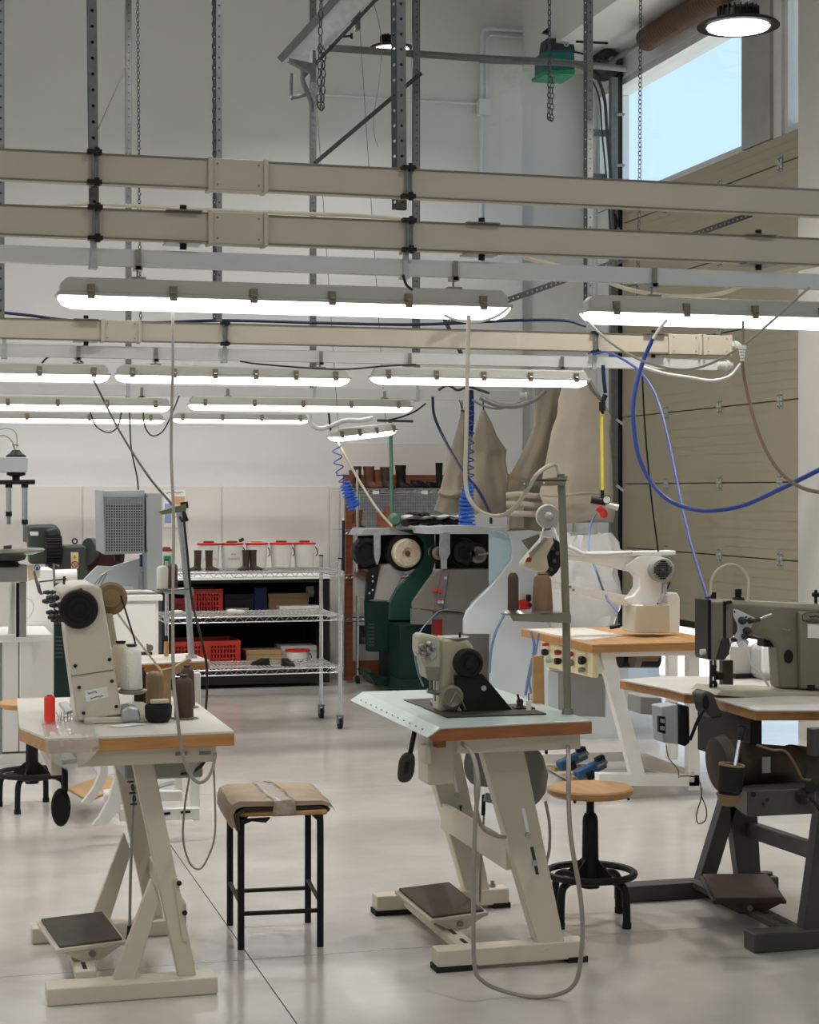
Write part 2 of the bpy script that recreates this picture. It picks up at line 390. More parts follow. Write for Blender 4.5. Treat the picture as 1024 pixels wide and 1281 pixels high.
obj('upright', box(5.252, 5.308, 13.10, 13.16, 0, 4.75), 'galvanised', tr)
obj('channel', box(5.308, 5.345, 13.10, 13.17, 0, 4.80), 'black', tr)
for z in (4.45, 4.05, 3.75, 3.4, 2.05, 1.53, 1.04):
    obj('bracket', B().bar((5.29, 13.09, z), (XW - .012, 13.06, z + (.0 if z > 3 else -.05)), .02, .02), 'galv_light', tr)
for z in (4.30, 3.95):
    obj('cross_bar', B().box(5.13, 5.252, 13.2, 13.23, z, z + .05), 'galvanised', tr)
# torsion shaft above the window
sh = thing('torsion_spring', 'rusty brown spring roller on a shaft above the door window', 'roller', PX(850, 25, 5.2))
a, b_ = Vector((5.235, 13.45, 4.86)), Vector((5.235, 9.7, 4.86))
obj('shaft', B().cyl(a, b_, .018, n=10), 'steel', sh)
b = B(); m = 60
P0, P1 = Vector((5.235, 12.35, 4.86)), Vector((5.235, 11.0, 4.86))
prof = []
for i in range(m + 1): prof += [(i / m, .080 if i % 2 else .089)]
obj('spring', b.rev(P0, P1, prof, 16), 'rust', sh)
obj('spring_cone', B().cyl(P0 + Vector((0, .06, 0)), P0, .06, .09), 'galv_dark', sh)
obj('drum', B().rev((5.235, 13.3, 4.86), (5.235, 13.08, 4.86), [(0, .10), (.2, .115), (.25, .085), (.8, .085), (.85, .115), (1, .10)], 22), 'galv_dark', sh)
obj('hub', B().cyl((5.235, 13.08, 4.86), (5.235, 13.04, 4.86), .05, .035), 'steel', sh)
# exterior ground
struct('ground_outside', box(XW + .3, 60, -30, 60, -.3, -.03), 'outdoor_ground', smooth=False)
# ================================================================ suspended rows
def strip_holes(b, p, q, wdt, side, pitch, r, th=.002):
    """perforated steel strip between p and q, side = unit vector across the face"""
    p, q = Vector(p), Vector(q); d = (q - p).normalized(); L = (q - p).length; n = max(1, int(L / pitch)); s_ = Vector(side).normalized()
    nrm = d.cross(s_); h = L / n; K = 8
    for i in range(n):
        c = p + d * (h * (i + .5)); outer = []; inner = []
        for k in range(K):
            a = 2 * math.pi * k / K; ca, sa = math.cos(a), math.sin(a); m_ = max(abs(ca), abs(sa))
            outer.append(c + s_ * (ca / m_ * wdt / 2) + d * (sa / m_ * h / 2)); inner.append(c + s_ * ca * r + d * sa * r)
        vs = [x + nrm * t for t in (0, th) for x in outer + inner]
        fs = []
        for k in range(K):
            k2 = (k + 1) % K
            fs += [(k, k2, K + k2, K + k), (2 * K + k, 3 * K + k, 3 * K + k2, 2 * K + k2), (K + k, K + k2, 3 * K + k2, 3 * K + k)]
        b.add(vs, fs)
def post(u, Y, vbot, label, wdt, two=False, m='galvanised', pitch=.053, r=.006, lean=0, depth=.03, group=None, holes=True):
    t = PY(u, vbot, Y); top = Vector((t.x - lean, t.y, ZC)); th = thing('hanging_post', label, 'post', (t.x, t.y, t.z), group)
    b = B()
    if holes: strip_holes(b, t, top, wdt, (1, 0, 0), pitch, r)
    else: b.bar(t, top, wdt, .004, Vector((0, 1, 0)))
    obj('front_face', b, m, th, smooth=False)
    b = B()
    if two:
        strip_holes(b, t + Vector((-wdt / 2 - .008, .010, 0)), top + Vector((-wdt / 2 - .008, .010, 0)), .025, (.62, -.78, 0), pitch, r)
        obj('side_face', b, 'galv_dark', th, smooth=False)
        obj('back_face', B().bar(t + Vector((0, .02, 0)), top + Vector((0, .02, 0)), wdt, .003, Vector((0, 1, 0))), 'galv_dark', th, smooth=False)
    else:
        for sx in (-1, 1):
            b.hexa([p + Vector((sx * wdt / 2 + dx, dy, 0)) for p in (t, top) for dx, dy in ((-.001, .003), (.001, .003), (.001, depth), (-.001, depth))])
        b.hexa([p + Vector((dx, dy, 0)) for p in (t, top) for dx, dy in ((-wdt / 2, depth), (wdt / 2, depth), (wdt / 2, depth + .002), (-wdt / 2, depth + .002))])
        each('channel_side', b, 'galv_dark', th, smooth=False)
    return th
def ubolt(par, x, y, z0, z1, front):
    b = B(); b.tube([(x, y + .06, z1), (x, front, z1), (x, front, z0), (x, y + .06, z0)], .006, 6)
    b.tube([(x + .014, front, z1), (x + .014, front, z0)], .004, 6)
    each('clamp_rod', b, 'galvanised', par)
    b = B()
    for z in (z0, z1): b.box(x - .02, x + .028, front - .012, front + .02, z - .007, z + .007); b.cyl((x + .012, front - .004, z - .014), (x + .012, front - .004, z + .014), .009, n=6)
    each('clamp_nut', b, 'black', par, 2)
def trunk(label, Y, x0, x1, zc, h, joints, dep=.06, endbox=False, group=None):
    th = thing('cable_trunking', label, 'trunking', ((x0 + x1) / 2, Y, zc - h / 2), group)
    b = box(x0, x1, Y - dep / 2, Y + dep / 2, zc - h / 2, zc + h / 2); obj('duct', b, 'beige_metal', th, bevel=.004)
    each('cover_lip', B().box(x0, x1, Y - dep / 2 - .003, Y - dep / 2 + .004, zc - h / 2 - .002, zc - h / 2 + .004).box(x0, x1, Y - dep / 2 - .003, Y - dep / 2 + .004, zc + h / 2 - .004, zc + h / 2 + .002), 'clip', th)
    for a, c in joints:
        b = box(a, c, Y - dep / 2 - .006, Y + dep / 2 + .006, zc - h / 2 - .004, zc + h / 2 + .004)
        jb = obj('joint_box', b, 'beige_metal', th, bevel=.003)
        b = B()
        for q in (a + .006, c - .006): b.box(q - .008, q + .008, Y - dep / 2 - .014, Y + dep / 2 + .01, zc - h / 2 - .007, zc + h / 2 + .007)
        each('strap', b, 'beige_metal', jb, bevel=.002)
        b = B()
        for q in (a + .03, c - .03):
            for z in (zc - h * .36, zc + h * .36): b.cyl((q, Y - dep / 2 - .0085, z), (q, Y - dep / 2 - .005, z), .0035, n=8)
        each('screw', b, 'clip', jb)
    if endbox: obj('cable_gland', B().rev((x1, Y, zc), (x1 + .07, Y, zc), [(0, .022), (.3, .022), (.35, .03), (.6, .03), (1, .012)], 12), 'grey_rail', th)
    return th
def hatch(par, x, Y, zt, zb):
    """rubber-buffered plate clamped over and under a trunking"""
    b = B().box(x - .06, x + .06, Y - .05, Y + .05, zt + .002, zt + .006).box(x - .06, x + .06, Y - .05, Y + .05, zb - .008, zb - .003); each('clamp_plate', b, 'steel', par)
    b = B().cyl((x, Y - .02, zt + .006), (x, Y - .02, zt + .024), .012, n=10).cyl((x, Y - .02, zb - .026), (x, Y - .02, zb - .008), .012, n=10)
    each('knob', b, 'black', par)
Y1, Y2, Y3, Y4 = 6.0, 9.0, 12.0, 13.2
def xu(u, Y): return PY(u, 600, Y).x
jx = [(xu(259, Y1), xu(332, Y1))]
t1 = trunk('uppermost beige cable trunking crossing the whole frame', Y1, -1.2, 4.6, 2.553, .098, jx)
t2 = trunk('second beige cable trunking just above the nearest tube light', Y1, -1.2, 4.6, 2.371, .098, jx)
t3 = trunk('far beige cable trunking ending in a box at the right', Y2, -1.5, xu(912, Y2), 2.284, .100, [(xu(126, Y2), xu(175, Y2)), (xu(833, Y2), xu(873, Y2)), (xu(876, Y2), xu(911, Y2))], endbox=True)
for u in (228, 600, 945): hatch(t2, xu(u, Y1), Y1, 2.42, 2.322)
for u in (107, 815): hatch(t3, xu(u, Y2), Y2, 2.334, 2.234)
def rail(label, Y, x0, x1, zc, h, hangers, ztop, gl=False):
    th = thing('lighting_rail', label, 'rail', ((x0 + x1) / 2, Y, zc - h / 2))
    b = B().box(x0, x1, Y - .02, Y - .017, zc - h / 2, zc + h / 2).box(x0, x1, Y - .017, Y + .02, zc + h / 2 - .003, zc + h / 2).box(x0, x1, Y - .017, Y + .02, zc - h / 2, zc - h / 2 + .003)
    obj('channel', b, 'grey_rail', th, smooth=False)
    b = B()
    for x in hangers:
        b.box(x - .01, x + .01, Y - .028, Y - .02, zc - h / 2 - .008, ztop); b.box(x - .014, x + .014, Y - .03, Y + .02, zc - h / 2 - .012, zc - h / 2 - .004)
    each('hanger', b, 'galv_light', th, 2)
    if gl: obj('cable_gland', B().rev((x1, Y, zc), (x1 + .1, Y, zc), [(0, .026), (.5, .026), (.55, .034), (.75, .03), (1, .012)], 12), 'grey_rail', th)
    return th
rail('light grey steel rail carrying the nearest tube lights', Y1, -1.2, 4.6, 2.262, .056, [xu(116, Y1), xu(505, Y1)], 2.325)
rail('grey rail over the middle row of tube lights', Y2, -1.5, xu(895, Y2), 2.178, .060, [xu(280, Y2), xu(741, Y2), xu(5, Y2)], 2.234, True)
rail('thin grey rail over the farthest tube lights', Y3, -1.5, xu(648, Y3), 2.158, .070, [xu(160, Y3), xu(392, Y3), xu(521, Y3)], 2.26, True)
def tube_lamp(label, Y, x0, x1, ztop, group, blue=False, h=.098, zrail=None, clips=5, hang=2, w2=.05):
    L = x1 - x0; th = thing('tube_light', label, 'lamp', ((x0 + x1) / 2, Y, ztop - h), group); cx = (x0 + x1) / 2
    def sec(x, w_, z0, z1): return [(x, Y - w_, z0), (x, Y + w_, z0), (x, Y + w_ * .8, z1), (x, Y - w_ * .8, z1)]
    hz = ztop - h * .55
    b = B(); b.loft([sec(x0 + .012, w2 * .7, hz, ztop - .02), sec(x0 + .035, w2 * .95, hz, ztop), sec(x1 - .035, w2 * .95, hz, ztop), sec(x1 - .012, w2 * .7, hz, ztop - .02)])
    obj('housing', b, 'lamp_housing', th, bevel=.006)
    obj('rim', box(x0, x1, Y - w2 - .004, Y + w2 + .004, hz - .008, hz + .004), 'lamp_housing', th, bevel=.003)
    b = B(); K = 9; rings = []
    for x, s_ in ((x0 + .008, .25), (x0 + .02, .7), (x0 + .05, 1), (x1 - .05, 1), (x1 - .02, .7), (x1 - .008, .25)):
        rings.append([(x, Y + w2 * .95 * math.cos(math.pi * k / (K - 1)), hz - .008 - h * .42 * s_ * math.sin(math.pi * k / (K - 1)) ** .6) for k in range(K)])
    b.loft(rings); obj('diffuser', b, 'diffuser_blue' if blue else 'diffuser', th)
    for i in range(clips):
        x = x0 + L * (.07 + .86 * i / (clips - 1))
        b = B().box(x - .012, x + .012, Y - w2 - .010, Y - w2 + .002, hz - .018, hz + .030).box(x - .012, x + .012, Y - w2 - .002, Y - w2 * .6, hz + .024, hz + .030).cyl((x - .008, Y - w2 - .012, hz + .006), (x + .008, Y - w2 - .012, hz + .006), .004, n=6)
        obj('clip', b, 'clip', th)
    if zrail:
        for i in range(hang):
            x = x0 + L * (.17 + .70 * i) if hang > 1 else cx
            b = B().box(x - .025, x + .025, Y - .03, Y + .03, ztop - .001, ztop + .008).cyl((x, Y, ztop + .008), (x, Y, zrail + .01), .004, n=6).box(x - .009, x + .009, Y - .032, Y - .026, zrail - .012, zrail + .055).box(x - .014, x + .014, Y - .032, Y + .02, zrail - .014, zrail + .0)
            obj('hanger', b, 'steel', th)
    return th
G1 = 'tube lights in the nearest row'; G2 = 'tube lights in the middle row'; G3 = 'tube lights in the far rows'
tube_lamp('long sealed tube light nearest the camera, upper left', Y1, xu(70, Y1), xu(636, Y1), 2.19, G1, zrail=2.234, clips=6)
tube_lamp('sealed tube light cut off by the right edge, before the beige door', Y1, xu(728, Y1), xu(728, Y1) + 1.58, 2.185, G1, zrail=2.234, clips=6)
tube_lamp('middle row tube light cut off at the left edge', Y2, xu(137, Y2) - 1.23, xu(138, Y2), 2.115, G2, zrail=2.148, h=.085)
tube_lamp('middle row tube light between the left edge one and the one over the green machines', Y2, xu(143, Y2), xu(437, Y2), 2.117, G2, zrail=2.148, h=.085, clips=6)
tube_lamp('middle row tube light farthest right, before the hanging hides', Y2, xu(463, Y2), xu(735, Y2), 2.13, G2, zrail=2.148, h=.085)
tube_lamp('far row tube light at left with a bluish end', Y3, xu(213, Y3) - 1.5, xu(213, Y3), 2.11, G3, zrail=2.123, h=.09)
tube_lamp('far row tube light ending above the green pole', Y3, xu(235, Y3), xu(515, Y3), 2.125, G3, zrail=2.123, h=.09)
tube_lamp('lowest bluish tube light in front of the back wall', Y4, xu(215, Y4), xu(386, Y4), 2.065, G3, blue=True, h=.07, clips=4)
tube_lamp('lowest tube light at the left edge before the back wall', Y4, xu(213, Y4) - 1.6, xu(206, Y4), 2.055, G3, h=.07, clips=4)
# small tilted lamp beside the green pole
sm = tube_lamp('short slanting tube light hung beside the green pole', 0, -.32, .32, .10, 'short lamp', h=.085, clips=4)
q = PD(454, 548, 12.4); sm.location = (q.x, q.y, q.z); sm.rotation_euler = (0, -.10, math.radians(35))
for o in sm.children:  # children were built round the world origin
    o.location.z = 0
for i, dx in enumerate((-.25, .25)): obj('suspension_wire', B().cyl((dx, 0, .085), (dx, 0, ZC - q.z - .06), .002, n=5), 'galv_dark', sm)
# posts
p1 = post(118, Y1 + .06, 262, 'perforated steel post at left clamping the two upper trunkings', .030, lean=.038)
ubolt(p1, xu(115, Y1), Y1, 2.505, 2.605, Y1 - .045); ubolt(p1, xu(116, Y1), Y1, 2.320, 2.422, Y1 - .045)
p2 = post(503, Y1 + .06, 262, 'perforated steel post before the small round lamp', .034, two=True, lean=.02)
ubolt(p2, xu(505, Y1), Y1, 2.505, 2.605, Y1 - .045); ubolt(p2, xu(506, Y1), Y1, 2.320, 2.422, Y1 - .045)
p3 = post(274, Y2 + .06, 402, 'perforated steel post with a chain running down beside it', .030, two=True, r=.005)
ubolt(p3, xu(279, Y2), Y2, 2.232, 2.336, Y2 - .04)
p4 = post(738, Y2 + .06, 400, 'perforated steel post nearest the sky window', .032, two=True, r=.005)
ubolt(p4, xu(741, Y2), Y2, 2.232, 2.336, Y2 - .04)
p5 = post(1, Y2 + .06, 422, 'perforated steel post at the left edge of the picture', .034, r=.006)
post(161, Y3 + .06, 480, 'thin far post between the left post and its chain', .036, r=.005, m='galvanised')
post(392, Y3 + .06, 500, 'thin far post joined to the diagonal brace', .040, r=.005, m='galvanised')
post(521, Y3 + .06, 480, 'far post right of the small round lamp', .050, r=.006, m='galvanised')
th = one('brace', B().bar(PY(394, 204, Y3 + .03), PY(526, 92, Y3 + .03), .04, .03), 'galv_dark', 'diagonal steel brace between two far posts, sloping up right', 'brace')
th = thing('cross_brace', 'dark perforated strut slanting before the beige door', 'brace', PD(780, 330, 9.4)); b = B(); strip_holes(b, PD(560, 402, 9.3), PD(940, 268, 10.1), .035, (0, .3, 1), .03, .006); obj('strut', b, 'black_steel', th, smooth=False)
obj('strut_flange', B().bar(PD(560, 399, 9.36), PD(940, 266, 10.16), .03, .003), 'black_steel', th)
th = thing('cross_brace', 'short dark strut falling right below the middle trunking', 'brace', PD(575, 420, 9.6)); obj('strut', B().bar(PD(552, 392, 9.6), PD(585, 460, 9.6), .025, .02), 'galv_dark', th)
# galvanised channel at top with its brackets and pipe
cg = thing('ceiling_channel', 'galvanised steel channel sloping up beside the small round lamp', 'channel', PD(400, 60, 11))
A0, A1 = PD(366, 84, 11.2), PD(470, -28, 10.6); d = (A1 - A0)
obj('web', B().bar(A0, A1, .13, .01, Vector((0, 1, 0))), 'galv_light', cg)
off = Vector((-.078, 0, .06))
obj('upper_flange', B().bar(A0 + off * .9, A1 + off * .9, .045, .07, Vector((0, 1, 0))), 'galvanised', cg)
obj('lower_flange', B().bar(A0 - off * .9, A1 - off * .9, .022, .06, Vector((0, 1, 0))), 'galv_dark', cg)
for (uu, vv) in ((372, 82), (428, 18)):
    p = PD(uu, vv, 10.9); b = B().hexa([p + Vector(x) for x in ((-.06, -.03, .02), (.10, -.03, -.05), (.10, .03, -.05), (-.06, .03, .02), (-.06, -.03, .035), (.10, -.03, .012), (.10, .03, .012), (-.06, .03, .035))])
    b.box(p.x + .085, p.x + .105, p.y - .04, p.y + .04, p.z - .09, p.z + .09); obj('end_bracket', b, 'galvanised', cg)
obj('hooked_pipe', B().tube([PD(364, 92, 11), PD(364, 120, 11), PD(368, 122, 11), PD(383, 118, 11.2)], .012, 8, 4), 'galvanised', cg)
obj('bent_pipe', B().tube([PD(378, 88, 11), PD(379, 102, 11), PD(388, 124, 11), PD(390, 140, 11)], .016, 8, 4), 'galvanised', cg)
pp = thing('galvanised_pipe', 'long galvanised pipe running from the sloping channel to the door track', 'pipe', PD(600, 75, 12.6))
obj('pipe', B().tube([PD(412, 60, 12.4), PD(600, 73, 12.8), PD(690, 77, 13.2), PD(782, 86, 13.6)], .026, 12), 'galvanised', pp)
obj('bolt', B().cyl(PD(425, 46, 12.3), PD(440, 45, 12.3), .008, n=8).cyl(PD(438, 45, 12.3), PD(441, 45, 12.3), .02, n=8), 'black', pp)
cd = thing('conduit', 'pale wall conduit with a bend and a small junction box', 'conduit', (3.9, YB - .02, 3.5))
yy = YB - .03
obj('pipe', B().tube([PY(600, 36, yy) + Vector((0, 0, -.1)), PY(606, 36, yy), PY(690, 40, yy)][1:], .013, 8), 'white_cool', cd)
obj('pipe', B().tube([PY(600, 330, yy), PY(602, 132, yy), PY(602, 45, yy), PY(604, 38, yy), PY(612, 36, yy), PY(690, 41, yy), PY(780, 48, yy)], .015, 8), 'white_cool', cd)
obj('pipe', B().tube([PY(608, 128, yy), PY(608, 50, yy), PY(613, 44, yy), PY(690, 50, yy)], .010, 8), 'white_cool', cd)
obj('pipe', B().tube([PY(366, 118, yy), PY(380, 117, yy), PY(600, 130, yy)], .010, 8), 'white_cool', cd)
a = PY(597, 124, yy); c_ = PY(612, 146, yy); obj('junction_box', box(a.x, c_.x, YB - .08, YB - .002, c_.z, a.z), 'white_cool', cd, bevel=.006)
# hanging chains
def chain(label, pts, link=.028, r=.0028, wd=.010):
    b = B(); P = [Vector(p) for p in pts]; i = 0
    for a, c in zip(P[:-1], P[1:]):
        L = (c - a).length; n = max(1, int(L / (link * .8))); d = (c - a).normalized()
        for k in range(n):
            ctr = a + (c - a) * ((k + .5) / n); x, y, _ = frame_for(d); s_ = (x * .95 + y * .3) if i % 2 else (x * .3 - y * .95); i += 1
            ring = [ctr + d * (math.sin(t) * link / 2) + s_ * (math.cos(t) * wd) for t in [2 * math.pi * j / 8 for j in range(8)]]
            b.tube(ring, r, 4, 1, True)
    return one('chain', b, 'galv_dark', label, 'chain')
chain('thin chain hanging left of the far thin post', [PD(172, -20, 11.5), PD(174, 240, 11.5), PD(176, 402, 11.5)], .03)
chain('chain running down the left flank of a perforated post', [PD(267, -20, 9.1), PD(269, 392, 9.1)], .034, .003)
for i, (du, lb) in enumerate(((-2, 'left strand of the short doubled chain by the channel'), (3, 'right strand of the short doubled chain by the channel'))):
    chain(lb, [PD(402 if i == 0 else 401.5, -20 if i == 0 else 60, 10.2), PD(402 + du, 66, 10.2), PD(400.5 + du, 128, 10.2), PD(402, 138, 10.2)], .055, .004, .013)
chain('short chain before the teal hoist', [PD(687, -20, 9.8), PD(687, 90, 9.8), PD(686, 148, 9.8), PD(690, 150, 9.8), PD(691, 90, 9.8)], .035, .0035)
chain('thin chain in front of the sky window', [PD(801, -20, 9.4), PD(800, 200, 9.4), PD(797, 385, 9.4)], .028, .0025)
# high bay lamps
def highbay(label, c, R, dim=1):
    c = Vector(c); th = thing('high_bay_lamp', label, 'lamp', c, 'round high bay lamps')
    obj('reflector', B().rev(c + Vector((0, 0, .035)), c, [(0, R * .55), (.5, R * .95), (.8, R), (1, R), (1.0, R * .78), (.8, R * .76)], 40), 'black', th)
    obj('lens', B().cyl(c + Vector((0, 0, .006)), c + Vector((0, 0, -.006)), R * .74, n=40), 'highbay_glow', th)
    b = B().rev(c + Vector((0, 0, .03)), c + Vector((0, 0, .10)), [(0, R * .5), (.7, R * .46), (1, R * .3)], 28)
    for k in range(20):
        a = 2 * math.pi * k / 20; b.bar(c + Vector((math.cos(a) * R * .44, math.sin(a) * R * .44, .035)), c + Vector((math.cos(a) * R * .44, math.sin(a) * R * .44, .10)), .006, .03, Vector((math.cos(a), math.sin(a), 0)))
    obj('heat_sink', b, 'black', th)
    obj('suspension', B().cyl(c + Vector((0, 0, .1)), (c.x, c.y, (4.965 if c.x > XR else ZC) - .005), .006, n=6), 'galvanised', th)
    li = bpy.data.lights.new('lamp_light', 'AREA'); li.shape = 'DISK'; li.size = R * 1.3; li.energy = HIGHBAY_W * dim; li.spread = math.radians(150); li.color = (1, .97, .935)
    lo = bpy.data.objects.new('lamp_light', li); COL.objects.link(lo); lo.parent = th; lo.location = (0, 0, -.02)
    return th
highbay('large round high bay lamp before the sky window', PD(923, 34, 8.9), .205)
highbay('small round high bay lamp behind a perforated post', PD(490, 62, 13.0), .165, .35)
for i, x in enumerate((-3.6, -.9, 1.9)):  # lamps added out of view to light the rear of the hall
    for j, y in enumerate((7.6, 10.9)): highbay('added unseen round high bay lamp above the picture, %s, %s' % (('over the far left', 'over the left', 'over the middle')[i], ('nearer row', 'farther row')[j]), (x, y, 5.1), .205)
for i, x in enumerate((-2.2, 2.4)):  # further unseen lamps, added to brighten the front of the hall
    for j, y in enumerate((-1.5, 3.2)): highbay('added unseen round high bay lamp above the picture, %s, %s' % (('front left', 'front right')[i], ('behind the camera', 'before the tables')[j]), (x, y, 5.1), .205, .9)
# teal hoist at top right
hz_ = thing('chain_hoist', 'teal and green hoist box fixed under the ceiling beam', 'hoist', PD(700, 85, 13.2))
obj('body', B().py([(681, 62), (719, 62), (720, 88), (681, 90)], 13.0, 13.25), 'teal', hz_, bevel=.02)
obj('lower_tray', B().py([(679, 88), (720, 86), (719, 95), (680, 93)], 12.98, 13.27), 'green_plastic', hz_, bevel=.01)
obj('bracket', B().py([(684, 48), (716, 48), (719, 64), (682, 62)], 13.05, 13.2), 'galv_dark', hz_)
obj('mounting_plate', B().py([(679, 40), (701, 20), (703, 46)], 13.2, 13.25), 'black', hz_)
obj('eyelet', B().ring(PY(708, 55, 13.0), (0, 1, 0), .016, .008, 14), 'galv_light', hz_)
def cable(label, pts, r, m, k=6, name='cable', n=6, cat='cable', group=None):
    return one(name, B().tube(pts, r, n, k), m, label, cat, group)
cable('upper dark rod from the hoist to the roller drum', [PD(720, 52, 13.3), PD(760, 54, 13.3)], .010, 'black', 1, 'rod', cat='rod')
cable('lower dark rod from the hoist to the roller drum', [PD(715, 64, 13.3), PD(740, 70, 13.3), PD(762, 77, 13.3)], .008, 'black', 1, 'rod', cat='rod')
for i, (du, lb) in enumerate(((0, 'thick dark hose bending down beside the door track'), (-8, 'thin hose beside the thick one by the door track'))):
    cable(lb, [PD(738 + du, 88, 12.8), PD(748 + du, 100, 12.8), PD(756 + du * .8, 125, 12.8), PD(759 + du * .8, 165, 12.8), PD(764 + du * .7, 225, 12.8), PD(768 + du * .6, 290, 12.8)], .013 if i == 0 else .007, 'galv_dark')
cable('grey pipe bending before the hoist', [PD(600, 76, 13), PD(700, 79, 12.9), PD(722, 82, 12.85), PD(738, 90, 12.8)], .02, 'galvanised', 5, 'pipe', cat='pipe')
for i, (u, v) in enumerate(((768, 268), (772, 285))): cable('black fitting bundled on the hose end by the door track' if i == 0 else 'small steel fitting under the black one by the door track', [PD(u, v, 12.8), PD(u + 3, v + 12, 12.8), PD(u - 2, v + 22, 12.8)], .014, 'black' if i == 0 else 'galvanised', 3, 'hose_fitting', cat='fitting')
# ================================================================ tables and machines (front row)
def ngon_plate(b, poly, z1, th): return b.prism([(x, y, z1) for x, y in poly], (0, 0, -th))
# ---- left front table
TL = thing('sewing_table', 'cream framed sewing table at front left with a red spool on its corner', 'table', (.60, 5.65, 0))
xa, xb, ya, yb, zt = .335, .885, 5.13, 6.15, .78
top = [(xa + .015, ya + .0), (xb, ya + .02), (xb, yb - .1), (xa + .17, yb), (xa - .02, yb), (xa - .05, ya + .28)]
tt = obj('tabletop', ngon_plate(B(), top, zt, .006), 'table_white', TL)
obj('edge_band', ngon_plate(B(), [(x + (.001 if i else 0), y) for i, (x, y) in enumerate(top)], zt - .006, .036), 'beech_edge', TL, bevel=.002)
obj('under_rail', B().box(xa + .10, xb - .05, ya + .04, ya + .06, .69, .737), 'frame_cream', TL, bevel=.002)
obj('under_rail', B().box(xa + .03, xa + .06, ya + .1, yb - .1, .66, .737), 'frame_cream', TL)
each('slot_plug', B().box(xb - .17, xb - .135, ya + .037, ya + .041, .712, .722).box(xb - .10, xb - .065, ya + .037, ya + .041, .712, .722), 'machine_grey', TL)
def frontleg(Y):
    b = B().py([(163, 942), (190, 942), (246, 1222), (223, 1224)], Y, Y + .055)
    return b
yA, yB_ = 5.235, 5.965
for dy in (0, yB_ - yA):
    P = [PY(u, v, yA) + Vector((0, dy, 0)) for u, v in ((163, 942), (190, 942), (246, 1221), (223, 1222))]
    obj('leg', B().prism(P, (0, .045, 0)), 'frame_cream', TL, bevel=.004)
    P = [PY(u, v, yA) + Vector((0, dy + .01, 0)) for u, v in ((190, 1100), (200, 1128), (170, 1226), (141, 1229))]
    obj('strut', B().prism(P, (0, .03, 0)), 'frame_cream', TL, bevel=.003)
    obj('foot_bar', box(.352, .845, yA - .035 + dy, yA + .06 + dy, 0, .052), 'frame_cream', TL, bevel=.005)
q0 = PY(222, 1130, yA); obj('cross_rail', box(q0.x + .005, q0.x + .03, yA + .02, yB_ + .02, .20, .26), 'frame_cream', TL, bevel=.003)
P = [PY(u, v, yA - .005) for u, v in ((217, 1100), (222, 1098), (236, 1175), (229, 1178))]
ap = obj('adjuster_plate', B().prism(P, (0, .01, 0)), 'frame_cream', TL); 
b = B()
for (u, v) in ((224, 1105), (231, 1142)): b.cyl(PY(u, v, yA - .012), PY(u, v, yA), .008, n=8)
each('adjuster_bolt', b, 'black', ap)
def slot_rail(parent, x, y0, y1, z0=.045, z1=.07, wd=.06, m='frame_cream', slots=5):
    r = obj('pedal_rail', box(x - wd / 2, x + wd / 2, y0, y1, z0, z1), m, parent, bevel=.002)
    b = B(); n = slots; L = (y1 - y0) / n
    for k in range(n): b.box(x - .006, x + .006, y0 + L * (k + .2), y0 + L * (k + .75), z1, z1 + .002)
    each('slot', b, 'black', r)
slot_rail(TL, .47, yA + .06, yB_)
def pedal(parent, cx, cy, w_, d_, zl, zr, m, mp, z0=.10, tilt=.07, rot=0):
    """treadle plate: w_ across, d_ deep, nearer edge low"""
    th = []
    R = Matrix.Rotation(rot, 3, 'Z'); c = Vector((cx, cy, 0))
    def q(x, y, z): return c + R @ Vector((x, y, 0)) + Vector((0, 0, z))
    a = [(-w_ / 2, -d_ / 2, z0), (w_ / 2, -d_ / 2, z0), (w_ / 2, d_ / 2, z0 + tilt), (-w_ / 2, d_ / 2, z0 + tilt)]
    tray = B().hexa([q(x, y, z) for x, y, z in a] + [q(x, y, z + .012) for x, y, z in a])
    f = B().hexa([q(-w_ / 2, -d_ / 2 - .003, z0 - .002), q(w_ / 2, -d_ / 2 - .003, z0 - .002), q(w_ / 2, -d_ / 2 + .003, z0 + .022), q(-w_ / 2, -d_ / 2 + .003, z0 + .022)] + [q(-w_ / 2, -d_ / 2 + .005, z0 - .002), q(w_ / 2, -d_ / 2 + .005, z0 - .002), q(w_ / 2, -d_ / 2 + .01, z0 + .02), q(-w_ / 2, -d_ / 2 + .01, z0 + .02)])
    p = obj('pedal', tray, m, parent, bevel=.003)
    a2 = [(-w_ / 2 + .012, -d_ / 2 + .01, z0 + .013), (w_ / 2 - .012, -d_ / 2 + .01, z0 + .013), (w_ / 2 - .012, d_ / 2 - .008, z0 + tilt + .012), (-w_ / 2 + .012, d_ / 2 - .008, z0 + tilt + .012)]
    obj('rubber_mat', B().hexa([q(x, y, z) for x, y, z in a2] + [q(x, y, z + .008) for x, y, z in a2]), mp, p, bevel=.002)
    obj('front_skirt', B().prism([q(-w_ / 2, -d_ / 2, z0 + .012), q(w_ / 2, -d_ / 2, z0 + .012), q(w_ * .15, -d_ / 2 + .01, z0 - .035), q(-w_ * .12, -d_ / 2 + .01, z0 - .035)], R @ Vector((0, .005, 0))), m, p)
    obj('pivot_bolt', B().cyl(q(0, -d_ / 2 - .006, z0 - .012), q(0, -d_ / 2 + .02, z0 - .012), .010, n=10), 'steel', p)
    obj('side_bracket', B().box(cx - .03, cx + .03, cy - .02, cy + .02, .068, z0 + tilt * .45), m, p)
    return p
pedal(TL, .475, 5.50, .22, .20, 0, 0, 'frame_cream', 'pedal_rubber', z0=.105, tilt=.045, rot=.24)
obj('pull_rod', B().tube([PY(162, 1172, 5.62), PY(163, 1100, 5.62), PY(166, 1020, 5.62), PY(168, 985, 5.62)], .005, 6), 'steel', TL)
b = B()
